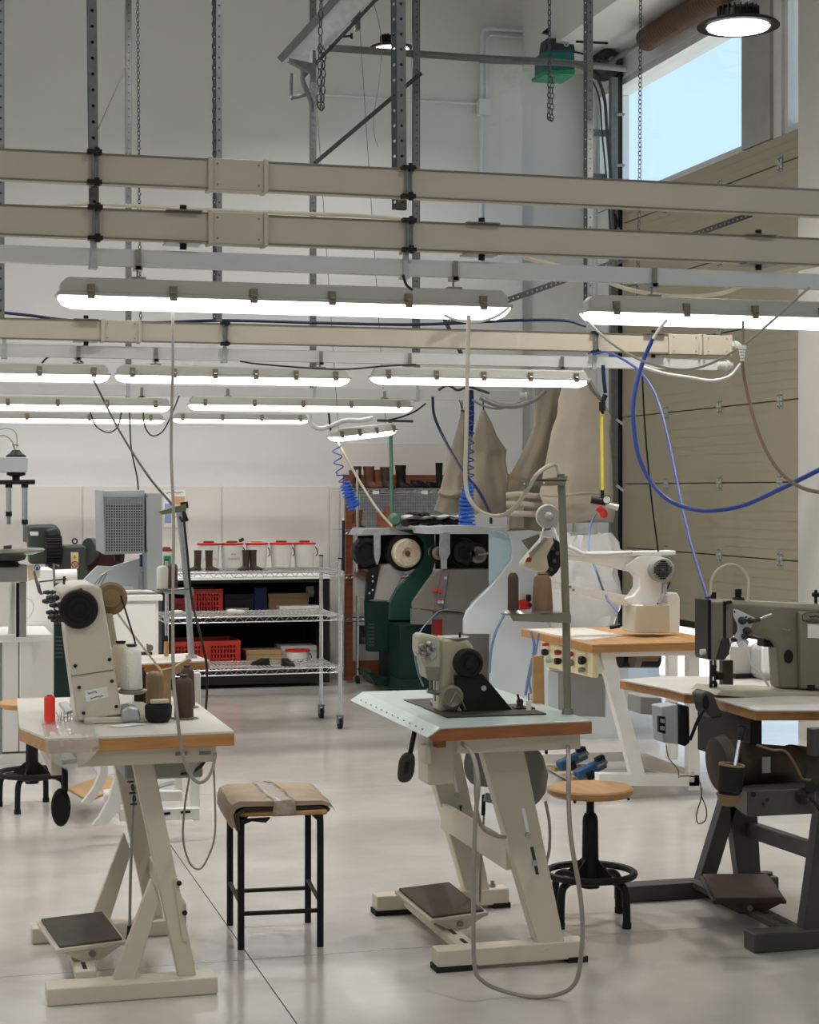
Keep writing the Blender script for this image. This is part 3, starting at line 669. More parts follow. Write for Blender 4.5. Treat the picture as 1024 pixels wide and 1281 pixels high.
for k in range(9): b.ring(PY(160 + k * .9 + (k % 2) * 1.5, 950 + k * 7, 5.60), (k % 2, .3, 1 - k % 2), .009, .0028, 8, 5)
obj('pull_chain', b, 'galv_dark', TL, kind='stuff')
obj('rod_foot', B().cyl(PY(162, 1176, 5.62), PY(163, 1158, 5.62), .010, n=8), 'black', TL)
obj('motor_box', B().box(.60, .84, 5.45, 5.75, .60, .735), 'grey_enamel', TL, bevel=.008)
pb = obj('plug_box', B().py([(231, 940), (250, 941), (247, 955), (240, 970), (232, 955)], 5.20, 5.26), 'galv_light', TL)
each('socket_pin', B().py([(233, 946), (236, 946), (236, 949), (233, 949)], 5.196, 5.21).py([(238.5, 946), (241.5, 946), (241.5, 949), (238.5, 949)], 5.196, 5.21).py([(244, 946), (247, 946), (247, 949), (244, 949)], 5.196, 5.21), 'black', pb)
kn = obj('knee_bar', B().tube([PY(150, 948, 5.35), PY(108, 951, 5.35), PY(76, 955, 5.35), PY(74, 966, 5.35)], .007, 8, 3).py([(90, 944), (146, 944), (147, 950), (140, 955), (102, 955)], 5.3, 5.37), 'black', TL)
obj('knee_pad', B().loft([[PY(76 + 12.5 * math.cos(a) * s_, 1010 + 24 * math.sin(a) * s_, 5.33 + dy) for a in [2 * math.pi * k / 20 for k in range(20)]] for s_, dy in ((.8, 0), (1, .012), (1, .03), (.8, .045))]), 'black_rubber', TL)
obj('knee_clamp', B().py([(67, 950), (78, 950), (78, 960), (67, 960)], 5.31, 5.37).tube([PY(74, 960, 5.34), PY(81, 968, 5.34), PY(81, 990, 5.34)], .010, 8), 'black', TL)
# ---- left machine head (slanting post, end plate with black vent wheel)
ML = thing('sewing_machine', 'cream slanting sewing machine head with a round black wheel, white cones beside it', 'sewing machine', (.60, 5.55, .781))
yf = 5.42
col = [(96, 903), (85, 820), (76, 742), (84, 737), (100, 732), (118, 732), (127, 736), (137, 800), (153, 894)]
obj('column', B().py(col, yf, yf + .14), 'cream_enamel', ML, bevel=.006)
P = [(76, 742), (84, 737), (100, 732), (118, 732), (127, 736), (134, 775), (80, 782)]
obj('arm', B().py(P, yf + .141, yf + .50), 'cream_enamel', ML, bevel=.012)
obj('base', B().box(.475, .70, yf - .01, yf + .55, .781, .80), 'cream_enamel', ML, bevel=.005)
obj('end_cover_seam', B().tube([PY(89, 846, yf - .001), PY(142, 838, yf - .001)], .0015, 4), 'clip', ML)
c = PY(98, 762, yf)
wh = obj('vent_wheel', B().rev(c + Vector((0, .004, 0)), c + Vector((0, -.016, 0)), [(0, .058), (.6, .059), (.9, .055), (1, .048), (1, .042), (.85, .041), (.85, .034), (1, .033), (1, .026), (.85, .025), (.85, .018), (1, .017), (1, .006)], 36), 'black', ML)
obj('wheel_hub', B().cyl(c + Vector((0, -.014, 0)), c + Vector((0, -.022, 0)), .007, n=12), 'black_gloss', wh)
b = B()
for u, v in ((94, 833), (137, 825), (99, 860), (140, 852), (104.5, 892), (145.5, 884), (101, 738)): b.cyl(PY(u, v, yf - .004), PY(u, v, yf + .002), .0055, n=12)
each('bolt', b, 'black', ML)
obj('paper_label', B().py([(105.5, 864), (134, 859), (136, 872), (108, 878.5)], yf - .002, yf + .001), 'paper', ML)
def scribble(par, u0, v0, u1, v1, Y, n=7, m='ink', r=.0009):
    b = B(); pts = []
    for k in range(n * 2): 
        t = k / (n * 2 - 1); pts.append(PY(u0 + (u1 - u0) * t, v0 + (v1 - v0) * t + (1.6 if k % 2 else -1.2) * (.6 + .4 * math.sin(k * 2.1)), Y))
    b.tube(pts, r, 4, 2); obj('handwriting', b, m, par)
scribble(ML, 110, 867, 121, 865.5, yf - .0028, 4); scribble(ML, 113, 873.5, 129, 870, yf - .0028, 5)
# thread rods, tension discs and levers at the left flank
b = B()
for i, (u, v, Y, r) in enumerate(((66, 748, 5.50, .012), (61, 752, 5.53, .010), (70, 757, 5.47, .010), (66, 766, 5.47, .009), (68, 772, 5.45, .010), (72, 776, 5.45, .008), (62, 741, 5.6, .008))):
    p = PY(u, v, Y); b.rev(p + Vector((.02, 0, 0)), p + Vector((-.02, 0, 0)), [(0, r * .4), (.3, r), (.45, r * .6), (.6, r), (1, r * .5)], 12)
each('tension_disc', b, 'galv_dark', ML)
obj('thread_rod', B().tube([PY(68, 730, 5.5), PY(67, 705, 5.5), PY(74, 708, 5.5)], .0035, 6), 'steel', ML)
obj('thread_guide', B().tube([PY(83, 724, 5.6), PY(66, 726, 5.6), PY(49, 728, 5.6), PY(50, 737, 5.6), PY(53, 744, 5.6)], .0025, 6).tube([PY(80, 731, 5.6), PY(80.5, 721, 5.6)], .004, 6), 'galv_dark', ML)
obj('take_up_guard', B().py([(41, 715), (44, 713), (52, 745), (48, 742)], 5.62, 5.65), 'steel', ML, bevel=.002)
b = B()
for k in range(3): b.tube([PY(118 + k * 4, 731, 5.7), PY(127 + k * 3, 720 - k, 5.7), PY(137 - k * 3, 713 + k * 2, 5.7)], .0022, 5, 3)
each('wire_guide', b, 'steel', ML)
c = PY(139, 749, 5.72)
obj('bobbin_wheel', B().rev(c + Vector((0, .02, 0)), c + Vector((0, -.01, 0)), [(0, .05), (.3, .053), (.5, .045), (.6, .045), (.62, .03), (.9, .028), (1, .012)], 28), 'thread_tan', ML)
obj('stand_arm', B().py([(133, 768), (141, 768), (148, 812), (140, 812)], 5.70, 5.73), 'olive_beige', ML, bevel=.004)
obj('belt', B().tube([PY(151, 745, 5.72), PY(168, 800, 5.74), PY(172, 822, 5.75)], .003, 5), 'black', ML)
for nm, u0, Y in (('cone_tray', 164, 5.50),):
    c = PY(165, 868, Y); obj(nm, B().rev(c, c + Vector((0, 0, .012)), [(0, .030), (.4, .044), (1, .046)], 24), 'grey_enamel', ML)
def cone(label, c, r, h, m, group, tip=True, base='steel', wires=False, taper=.8, cat='thread cone'):
    c = Vector(c); th = thing('thread_cone', label, cat, c, group)
    obj('thread', B().rev(c + Vector((0, 0, .006)), c + Vector((0, 0, h)), [(0, r * .94), (.03, r), (.86, r * (taper + .07)), (.94, r * taper * .92), (1, r * .46)], 24), m, th)
    if tip: obj('cone_tip', B().rev(c + Vector((0, 0, h * .99)), c + Vector((0, 0, h * 1.06)), [(0, r * .40), (.4, r * .38), (.5, r * .5), (1, r * .45)], 16), 'black' if m in ('thread_white', 'thread_cream') else m, th)
    obj('cone_base', B().cyl(c, c + Vector((0, 0, .006)), r * 1.02, n=24), base if base in MATS else 'steel', th)
    if wires:
        b = B()
        for k in range(22):
            a = 2 * math.pi * k / 22; b.bar(c + Vector((math.cos(a) * r * .8, math.sin(a) * r * .8, .004)), c + Vector((math.cos(a) * r * 1.5, math.sin(a) * r * 1.5, .001)), .0035, .0015)
        obj('disc_spokes', b, 'steel', th, kind='stuff')
    return th
GC = 'thread cones by the left machine'
p = PY(164.5, 864, 5.50); cone('near white thread cone on the tray beside the left machine', p, .034, .135, 'thread_white', GC)
p = PY(151, 859, 5.62); cone('cream cone half hidden behind the near white cone', p, .034, .135, 'thread_cream', GC)
def on(u, v, z=.781): return PZ(u, v, z)
cone('light brown thread cone left of the forked cardboard piece', on(193.5, 889), .028, .125, 'thread_tan', GC, tip=False, taper=.95)
cone('dark brown thread cone right of the black bowl', on(230, 899), .030, .128, 'thread_brown', GC, wires=True)
cone('half hidden brown cone behind the dark brown one', on(234, 885), .026, .13, 'thread_brown', GC, wires=True)
cone('black cone on a disc behind the light brown cone', on(176, 884), .023, .120, 'thread_dark', GC)
bo = on(198, 903); bw_ = thing('black_bowl', 'black bowl of pins with a wooden block on it, on the left table', 'bowl', bo)
obj('bowl', B().rev(bo, bo + Vector((0, 0, .055)), [(0, .030), (.25, .040), (.85, .042), (1, .038), (.98, .034), (.55, .031)], 22), 'black', bw_)
one('wood_block', B().cbox(bo + Vector((.003, -.005, .0625)), .055, .02, .013), 'thread_cream', 'pale wooden block lying across the black bowl', 'block', bevel=.002)
rs = on(62, 905); r_ = thing('red_spool', 'bright red tall thread spool on the corner of the left table', 'spool', rs)
obj('thread', B().rev(rs, rs + Vector((0, 0, .082)), [(0, .019), (.04, .0165), (.96, .0165), (1, .014)], 24), 'orange_red', r_)
obj('core', B().cyl(rs + Vector((0, 0, .082)), rs + Vector((0, 0, .086)), .008, n=12), 'red', r_)
P = [on(183, 846), on(199, 848), on(199, 884), on(183, 884)]
one('cardboard_fork', B().py([(204, 888), (204, 838), (216, 836), (236, 824), (240, 826), (214, 850), (214, 888)], 5.88, 5.91), 'cardboard', 'forked brown cardboard piece between the thread cones', 'cardboard')
q = on(164, 900); one('grey_block', B().py([(152, 903), (152, 889), (160, 884), (174, 886), (177, 902)], 5.42 - .02, 5.50), 'galv_light', 'small grey metal block at the foot of the left machine', 'block', bevel=.006)
q = on(76, 903); pc = thing('pin_holder', 'small black pin holder beside the red spool', 'pin holder', q); obj('base', B().cyl(q, q + Vector((0, 0, .009)), .009, n=10), 'black', pc); each('pin', B().tube([q + Vector((0, 0, .008)), q + Vector((.002, 0, .03))], .001, 4).tube([q, q + Vector((-.014, 0, .03))], .001, 4), 'steel', pc)
q = on(84, 902); b = B()
for k in range(4): b.tube([on(80 + 4 * k, 904 - k), on(80 + 4 * k, 904 - k) + Vector((.003 * (k % 2), 0, .032))], .0012, 4)
b.tube([on(80, 904) + Vector((0, 0, .016)), on(94, 901) + Vector((0, 0, .018))], .0012, 4)
one('wire_comb', b, 'steel', 'little wire comb standing by the foot of the left machine', 'wire comb')
one('paper_slip', B().pz([(134, 908), (166, 904), (182, 906), (150, 909)], .783, .0015), 'paper', 'white paper slip lying before the left machine', 'paper')
one('metal_latch', B().pz([(74, 878), (84, 877), (91, 888), (82, 890)], .790, .009), 'galv_light', 'small metal latch plate behind the red spool', 'latch', bevel=.002)
# crumpled clear film over the near-left corner
b = B(); nx, ny = 16, 9; vs = []
rowv = []
for j in range(ny):
    t = j / (ny - 1)
    for i in range(nx):
        s_ = i / (nx - 1); u = 52 + 68 * s_ + 4 * math.sin(9 * t + i)
        if t < .45: p = PZ(50 + 66 * s_ + 10 * (1 - t / .45) * .5, 906 - 10 * (1 - t / .45) + 3 * s_, .784); p.z += .003 + .004 * math.sin(i * 1.7 + j * 2.3)
        else:
            p = PZ(50 + 66 * s_, 909, .786); dz_ = (t - .45) / .55 * (.04 + .05 * math.sin(math.pi * min(1, s_ * 1.05)) ** .7); p = Vector((p.x, ya - .004 - .010 * abs(math.sin(i * 1.3 + j)), .782 - dz_))
        p.z += random.uniform(-.0, .005); p.y -= random.uniform(0, .008) * (t > .5); vs.append(p)
fs = [(j * nx + i, j * nx + i + 1, (j + 1) * nx + i + 1, (j + 1) * nx + i) for j in range(ny - 1) for i in range(nx - 1)]
b.add(vs, fs); one('plastic_film', b, 'film', 'crumpled clear plastic film taped over the front corner of the left table', 'plastic film', solid=.0008)
# ---- centre table
TC = thing('sewing_table', 'mint topped sewing table at centre with cream frame and brown edge', 'table', (1.75, 5.6, 0))
x0, x1, y0, y1 = 1.445, 1.975, 5.06, 6.04
top = [(x0 + .035, y0 + .0), (x1, y0 + .04), (x1, y1 - .02), (x0 + .06, y1 + .02), (x0 - .005, y1 - .04), (x0 - .02, y0 + .06)]
obj('tabletop', B().loft([[(x, y, .742) for x, y in [(x0 + .02, y0), (x1, y0 + .04), (x1, y1), (x0 + .02, y1)]], [(x, y, .752) for x, y in [(x0, y0 + .002), (x1 + .001, y0 + .041), (x1 + .001, y1), (x0, y1)]], [(x, y, .781) for x, y in [(x0 + .04, y0), (x1 + .001, y0 + .04), (x1 + .001, y1), (x0 + .045, y1)]]]), 'table_mint', TC, bevel=.002, smooth=False)
obj('edge_band', B().prism([(x0 + .003, y0 - .003, .752), (x0 + .022, y0 - .003, .740), (x1 + .004, y0 + .037, .740), (x1 + .004, y0 + .037, .776), (x0 + .043, y0 - .003, .776)], (.0, .008, 0)), 'brown_edge', TC)
obj('edge_band', B().box(x1 - .004, x1 + .006, y0 + .045, y1, .740, .776), 'brown_edge', TC)
rl = B()
for k in range(12): rl.cyl((x0 + .012, y0 + .1 + .07 * k, .763), (x0 + .0135, y0 + .1 + .07 * k, .766), .0025, n=6)
obj('ruler_dots', rl, 'clip', TC, kind='stuff')
obj('under_rail', B().box(x0 + .12, x1 - .02, y0 + .07, y0 + .10, .69, .739), 'frame_cream', TC, bevel=.003)
obj('under_rail', B().box(x0 + .12, x1 - .02, y1 - .13, y1 - .10, .69, .739), 'frame_cream', TC, bevel=.003)
yC = 5.26
for dy in (0, .76):
    P = [PY(u, v, yC) + Vector((0, dy, 0)) for u, v in ((600, 925), (652, 922), (707, 1184), (674, 1186), (642, 1075))]
    lg = obj('leg', B().prism(P, (0, .012, 0)), 'frame_cream', TC, bevel=.003)
    P = [PY(u, v, yC) + Vector((0, dy + .012, 0)) for u, v in ((600, 925), (604, 925), (646, 1075), (679, 1186), (674, 1186), (642, 1075))]
    obj('leg_flange', B().prism(P, (0, .05, 0)), 'frame_cream', lg)
    for (ua, va, ub, vb) in ((654, 1012, 661, 1045), (665, 1060, 672, 1094)):
        P = [PY(u, v, yC - .001) + Vector((0, dy, 0)) for u, v in ((ua - 2, va), (ua + 2, va - 1), (ub + 2, vb), (ub - 2, vb))]
        obj('slot', B().prism(P, (0, .002, 0)), 'white_plain' if va < 1050 else 'galv_dark', lg)
    b = B()
    for u, v in ((661, 1045), (669, 1080)): p = PY(u, v, yC - .008) + Vector((0, dy, 0)); b.cyl(p, p + Vector((0, .012, 0)), .009, n=10)
    each('bolt', b, 'galv_light', lg)
    obj('foot_bar', box(1.535, 2.02, yC - .01 + dy, yC + .06 + dy, .012, .068), 'frame_cream', TC, bevel=.004)
    each('rubber_foot', B().box(1.53, 1.66, yC - .012 + dy, yC + .062 + dy, 0, .018).box(1.96, 2.025, yC - .012 + dy, yC + .062 + dy, 0, .018), 'black_rubber', TC)
obj('foot_bolt', B().cyl((1.97, 6.05, .06), (1.97, 6.05, .09), .007, n=8).cyl((1.97, 6.05, .068), (1.97, 6.05, .078), .013, n=6), 'steel', TC)
obj('cross_beam', B().prism([PY(578, 1010, 6.0), PY(578, 1040, 6.0), PY(598, 1050, 6.0), PY(598, 1018, 6.0)], (0, .01, 0)), 'frame_cream', TC)
c0 = PY(640, 1048, yC + .02); obj('cross_beam', B().box(c0.x - .01, c0.x + .012, yC + .05, yC + .78, .29, .38), 'frame_cream', TC, bevel=.003)
slot_rail(TC, 1.66, yC + .055, yC + .76, .03, .055)
pedal(TC, 1.665, 5.66, .22, .24, 0, 0, 'frame_cream', 'pedal_brown', z0=.085, tilt=.05, rot=.25)
obj('pull_rod', B().tube([PY(600, 1128, 5.72), PY(602, 1060, 5.72), PY(606, 1010, 5.72)], .004, 6), 'steel', TC)
obj('rod_chain', B().cyl(PY(604, 1020, 5.7), PY(605, 994, 5.7), .007, n=8), 'black', TC)
obj('motor_arm', B().bar(PY(606, 997, 5.66), PY(632, 1003, 5.66), .02, .03), 'grey_enamel', TC, bevel=.004)
# belt guard disc and motor
c = PY(662, 968, 5.62)
obj('motor_cover', B().py([(640, 912), (662, 915), (670, 932), (681, 947), (687, 970), (684, 992), (676, 1003), (668, 1010), (652, 985)], 5.50, 5.53), 'machine_grey', TC, bevel=.012)
obj('motor_body', B().cyl(PY(600, 955, 5.62), PY(646, 960, 5.70), .075, n=22), 'machine_grey', TC)
obj('motor_clutch', B().cyl(PY(652, 912, 5.55), PY(672, 914, 5.55), .022, n=12), 'black', TC)
obj('control_box', B().box(1.50, 1.585, 5.24, 5.36, .58, .735), 'frame_cream', TC, bevel=.006)
obj('switch_block', B().py([(529, 933), (540, 932), (540, 957), (530, 955)], 5.2, 5.25), 'cream_enamel', TC, bevel=.006)
obj('wood_shim', B().box(1.515, 1.545, 5.20, 5.24, .70, .74), 'brown_edge', TC)
kr = obj('knee_rod', B().tube([PY(519, 912, 5.25), PY(513, 942, 5.25)], .008, 8), 'black', TC)
obj('knee_pad', B().loft([[PY(508 + 10.5 * math.copysign(abs(math.cos(a)) ** .8, math.cos(a)) * s_ + 3 * -math.sin(a), 960 + 19 * math.copysign(abs(math.sin(a)) ** .7, math.sin(a)) * s_, 5.24 + dy) for a in [2 * math.pi * k / 24 for k in range(24)]] for s_, dy in ((.85, 0), (1, .006), (1, .018), (.9, .024))]), 'rusty_dark', TC)
obj('pad_slot', B().py([(508, 953), (513, 953), (510, 968), (505, 968)], 5.236, 5.24), 'black', TC)
# centre machine head
MC = thing('sewing_machine', 'beige short sewing machine head with a black belt guard on the mint table', 'sewing machine', (1.60, 5.5, .782))
ym = 5.40
obj('bed_plate', B().pz([(504, 875), (552, 893), (640, 892), (600, 870)], .784, .002).box(1.565, 1.89, 5.26, 5.52, .7815, .786), 'rusty_dark', MC)
obj('arm', B().py([(549, 800), (556, 797), (585, 799), (592, 808), (597, 820), (597, 845), (572, 892), (549, 893)], ym, ym + .085), 'olive_beige', MC, bevel=.014)
obj('head', B().py([(524, 795), (530, 793), (551, 797), (552, 835), (549, 850), (534, 850), (531, 835), (524, 815)], ym - .03, ym + .06), 'olive_beige', MC, bevel=.010)
obj('face_plate', B().py([(532, 834), (550, 834), (549, 852), (535, 851)], ym - .033, ym - .02), 'olive_enamel', MC, bevel=.003)
obj('top_cover', B().loft([[PY(568, 798, ym + .04) + Vector((.048 * math.cos(a) * s_, .045 * math.sin(a) * s_, dz_)) for a in [2 * math.pi * k / 24 for k in range(24)]] for s_, dz_ in ((1, 0), (1, .004), (.9, .006))]), 'galv_light', MC)
obj('oil_pin', B().cyl(PY(575, 799, ym), PY(575, 791, ym), .004, n=8), 'black', MC)
c = PY(584, 829, ym - .012)
gw = obj('hand_wheel', B().rev(c + Vector((0, .02, 0)), c + Vector((0, -.03, 0)), [(0, .044), (.5, .047), (.9, .046), (1, .041), (1, .034), (.9, .033), (.9, .017), (1.1, .016), (1.1, .010)], 32), 'black', MC)
obj('belt_guard', B().py([(570, 845), (582, 846), (603, 842), (641, 888), (640, 891), (583, 893), (572, 880)], ym - .03, ym - .002), 'black', MC, bevel=.004)
obj('guard_button', B().cyl(PY(605, 861, ym - .038), PY(605, 861, ym - .03), .0085, n=14), 'galv_light', MC)
c = PY(565, 872, ym - .03)
dd = obj('side_drum', B().rev(c + Vector((0, .03, 0)), c + Vector((0, -.008, 0)), [(0, .034), (.5, .038), (.9, .037), (1, .030), (.85, .016), (.85, .005)], 26), 'olive_enamel', MC)
obj('drum_lever', B().tube([PY(563, 880, ym - .045), PY(570, 866, ym - .045), PY(577, 876, ym - .045), PY(582, 888, ym - .045)], .0028, 6), 'steel', MC)
b = B()
for (u, v, r) in ((527, 809, .010), (530, 818, .011), (536, 806, .009), (541, 812, .009), (536, 820, .008), (523, 817, .006)): p = PY(u, v, ym - .04); b.rev(p + Vector((0, .012, 0)), p + Vector((0, -.012, 0)), [(0, r), (.3, r), (.4, r * .6), (.6, r), (1, r * .5)], 12)
each('tension_disc', b, 'steel', MC)
obj('slotted_plate', B().py([(533, 803), (545, 803), (546, 822), (540, 826), (534, 820)], ym - .036, ym - .030), 'galv_light', MC, bevel=.002)
each('needle_bar', B().cyl(PY(538, 851, ym), PY(538, 864, ym), .0035, n=8).cyl(PY(544, 851, ym), PY(544, 877, ym), .0028, n=8), 'steel', MC)
obj('presser_bar', B().cyl(PY(534, 864, ym), PY(549, 867, ym), .008, n=10), 'steel', MC)
obj('presser_foot', B().pz([(537, 876), (548, 875), (552, 878), (541, 880)], .792, .006), 'steel', MC)
q = on(650, 888, .782); bs = thing('bobbin_winder', 'small dark bobbin winder on the right of the mint table', 'bobbin winder', q)
obj('base', B().box(q.x - .02, q.x + .045, q.y - .02, q.y + .02, .782, .790), 'rusty_dark', bs); obj('spool', B().rev(q + Vector((0, 0, .008)), q + Vector((0, 0, .035)), [(0, .014), (.3, .010), (.7, .012), (1, .008)], 12), 'rusty_dark', bs)
obj('lever', B().cyl(q + Vector((-.002, 0, .03)), q + Vector((-.008, 0, .05)), .004, n=8), 'black', bs)
q = on(661, 890, .782); ws = thing('white_spool', 'slim white spool with a black pin on the mint table', 'spool', q); obj('body', B().cyl(q, q + Vector((0, 0, .034)), .008, n=14), 'white_plain', ws); obj('pin', B().cyl(q + Vector((0, 0, .034)), q + Vector((0, 0, .058)), .002, n=6), 'black', ws)
# thread stand at the right back of the centre table
q = on(710, 893, .782); zsh = .782
TS = thing('thread_stand', 'tall olive thread stand pole clamped to the mint table', 'thread stand', (q.x, q.y, .70))
xt, yt = q.x, q.y
ptop = PD(700, 592, 5.62)
obj('pole', B().tube([(xt, yt, .70), (xt - .006, yt, 1.1), (xt - .02, yt, 1.47), (xt - .024, yt, 1.535)], .0125, 14), 'olive_enamel', TS)
obj('base_nut', B().cyl((xt, yt, .782), (xt, yt, .80), .02, .017, n=14), 'steel', TS)
obj('lower_nut', B().cyl((xt, yt, .735), (xt, yt, .71), .018, n=8), 'galv_light', TS)
a = PY(630, 765, yt); c_ = PY(706, 766, yt)
obj('cone_shelf', B().box(a.x, c_.x, yt - .03, yt + .03, c_.z - .004, c_.z).prism([(a.x + .01, yt - .03, c_.z - .004), (c_.x + .01, yt - .03, c_.z - .004), (c_.x + .01, yt - .03, c_.z - .032), (a.x + .02, yt - .03, c_.z - .022)], (0, .003, 0)), 'olive_enamel', TS)
a = PY(645, 604, yt); c2 = PY(700, 600, yt)
obj('guide_arm', B().prism([(a.x, yt - .02, a.z - .012), (c2.x + .01, yt - .02, a.z - .008), (c2.x + .02, yt - .02, a.z + .022), (a.x, yt - .02, a.z + .004)], (0, .003, 0)).box(a.x - .01, c2.x + .025, yt - .02, yt + .02, a.z + .006, a.z + .009), 'olive_enamel', TS)
each('guide_hole', B().cyl((a.x + .02, yt - .0225, a.z - .003), (a.x + .02, yt - .0205, a.z - .003), .003, n=8).cyl((a.x + .085, yt - .0225, a.z), (a.x + .085, yt - .0205, a.z), .003, n=8), 'white_plain', TS)
GD = 'thread cones on the centre stand'
p = PY(641.5, 764.5, yt); p.z = c_.z + .001
d_ = cone('thin dark brown spool at the end of the stand shelf', p, .0175, .125, 'thread_brown', GD, tip=False, taper=.9)
obj('support_disc', B().cyl(p + Vector((0, 0, .014)), p, .012, .036, n=20), 'steel', d_)
p = PY(678, 764.5, yt); p.z = c_.z + .001
cone('tan thread cone beside the thin spool on the stand shelf', p, .034, .118, 'thread_tan', GD, taper=.75)
# ---- right front table (dark) and long-arm machine
TR = thing('sewing_table', 'dark framed sewing table at right with worn brown edges', 'table', (2.8, 5.5, 0))
zr = .80
lw = [(775, 850), (830, 846), (900, 846), (1060, 850), (1060, 868), (905, 869), (884, 869), (855, 867), (833, 861)]
obj('tabletop', B().pz(lw, zr, .005), 'table_white', TR); obj('edge_band', B().pz(lw, zr - .0051, .034), 'beech_edge', TR, bevel=.002)
fw = [(886, 869), (1080, 872), (1080, 888), (945, 888), (902, 876)]
obj('tabletop', B().pz(fw, zr + .0, .005), 'table_white', TR); obj('edge_band', B().pz(fw, zr - .0051, .034), 'beech_edge', TR, bevel=.002)
g = 'dark_enamel'
yF_, yK = 5.22, 5.98
obj('foot_bar', B().box(2.575, 3.2, yF_ - .02, yF_ + .06, 0, .062), g, TR, bevel=.004)
obj('foot_bar', B().box(2.43, 3.05, yK - .02, yK + .06, 0, .06), g, TR, bevel=.004)
for dy, nm in ((0, 1), (yF_ - yK, 0)):
    P = [PY(u, v, yK) + Vector((0, dy, 0)) for u, v in ((905, 1000), (925, 1000), (893, 1106), (873, 1106))]
    if nm: obj('leg', B().prism(P, (0, .05, 0)), g, TR, bevel=.003)
    if nm:
        P = [PY(u, v, yK) for u, v in ((893, 880), (940, 880), (952, 1105), (925, 1106), (916, 1040), (905, 960))]
        obj('leg', B().prism(P, (0, .05, 0)), g, TR, bevel=.003)
obj('leg', B().prism([PY(u, v, yF_) for u, v in ((1040, 900), (1090, 900), (1032, 1168), (1004, 1168))], (0, .05, 0)), g, TR, bevel=.003)
a = PY(940, 1038, yK); c_ = PY(1050, 1075, yF_ + .05)
obj('cross_beam', B().bar(a, c_, .04, .055), g, TR, bevel=.003)
obj('adjuster_knob', B().cyl(PY(958, 1104, yK + .03), PY(958, 1094, yK + .03), .008, n=8).cyl(PY(958, 1096, yK + .03), PY(958, 1091, yK + .03), .024, n=14), 'galv_dark', TR)
slot_rail(TR, 2.74, yF_ + .06, yK, .04, .062, .07, 'rusty_dark')
pedal(TR, 2.735, 5.62, .25, .26, 0, 0, 'rusty_dark', 'pedal_brown', z0=.085, tilt=.03, rot=-.25)
obj('under_board', B().box(2.60, 3.2, 4.86, 4.90, .68, .762), 'dark_enamel', TR)
obj('motor_mount', B().box(2.56, 2.60, 5.2, 5.6, .60, .76), 'black', TR)
m0, m1 = PD(905, 955, 5.65), PD(1012, 962, 5.85)
mo = obj('motor', B().rev(m0, m1, [(0, .06), (.02, .075), (.12, .078), (.14, .070), (.75, .070), (.77, .076), (1, .072)], 28), 'rusty_dark', TR)
obj('motor_plate', B().cbox(PD(958, 957, 5.63), .028, .004, .05), 'label_steel', mo)
obj('pulley', B().rev(m0 + Vector((-.035, 0, -.005)), m0 + Vector((.02, 0, 0)), [(0, .03), (.2, .085), (.8, .092), (1, .06)], 28), 'rusty_dark', TR)
bx = obj('control_box', B().hexa([PD(u, v, d) for d, uu in ((5.45, 0), (5.72, 1)) for u, v in (((934, 1022), (1020, 1018), (1020, 986), (934, 989)) if d == 5.45 else ((918, 1010), (1005, 1006), (1005, 978), (918, 980)))][0:8]), 'dark_enamel', TR, bevel=.004)
each('box_hole', B().cyl(PD(942, 994, 5.44), PD(942, 994, 5.45), .008, n=12).cyl(PD(959, 1001, 5.44), PD(959, 1001, 5.45), .006, n=12).cyl(PD(954, 1006, 5.44), PD(954, 1006, 5.45), .004, n=10), 'black', bx)
obj('plug', B().rev(PD(1004, 996, 5.38), PD(1004, 996, 5.46), [(0, .008), (.3, .02), (1, .026)], 12).cyl(PD(1014, 985, 5.40), PD(1014, 985, 5.46), .018, n=12), 'black', bx)
obj('switch_housing', B().box(PD(832, 890, 6.0).x, PD(832, 890, 6.0).x + .10, 5.40, 5.44, .60, .755), 'grey_box', TR, bevel=.005) if False else None
sb = obj('switch_housing', B().py([(826, 884), (848, 881), (849, 931), (829, 929)], 5.42, 5.50), 'grey_box', TR, bevel=.004)
obj('switch_back', B().py([(849, 881), (862, 884), (863, 929), (857, 934), (849, 931)], 5.41, 5.50), 'black', TR, bevel=.004)
obj('switch_button', B().py([(824, 896), (832, 897), (832, 918), (824, 916)], 5.405, 5.42), 'black', sb); each('rocker', B().py([(826, 899), (831, 900), (831, 905), (826, 904)], 5.40, 5.406).py([(826, 908), (831, 909), (831, 914), (826, 913)], 5.40, 5.406), 'label_steel', sb)
obj('drawer_box', B().py([(801, 871), (828, 873), (828, 896), (801, 893)], 5.62, 5.74), 'grey_enamel', TR, bevel=.004)
cu = PD(914, 978, 5.42); cup = thing('tool_cup', 'black cup with a gold rim hung under the right table', 'cup', cu - Vector((0, 0, .055)))
obj('body', B().rev(PD(911, 999, 5.42), PD(915, 958, 5.42), [(0, .030), (.25, .035), (.26, .038), (.97, .040), (1, .040), (1, .033), (.6, .031)], 22), 'black', cup)
obj('rim', B().ring(PD(915, 957, 5.42), PD(915, 958, 5.42) - PD(911, 999, 5.42), .036, .005, 24, 6), 'thread_tan', cup)
obj('lower_band', B().rev(PD(910.5, 1008, 5.42), PD(911.5, 993, 5.42), [(0, .018), (.5, .032), (1, .0395)], 22), 'thread_tan', cup)
sd = thing('screwdriver', 'screwdriver with a dark handle standing in the black cup', 'screwdriver', PD(917, 960, 5.42)); obj('shaft', B().cyl(PD(918, 965, 5.42), PD(925, 925, 5.45), .006, n=8), 'chrome', sd); obj('handle', B().rev(PD(925, 927, 5.45), PD(929, 908, 5.47), [(0, .009), (.5, .013), (.85, .012), (.9, .016), (1, .016)], 12), 'black', sd)
MR = thing('sewing_machine', 'olive long arm sewing machine head with white guide plate on the right table', 'sewing machine', (2.95, 5.55, .80))
yr = 5.46
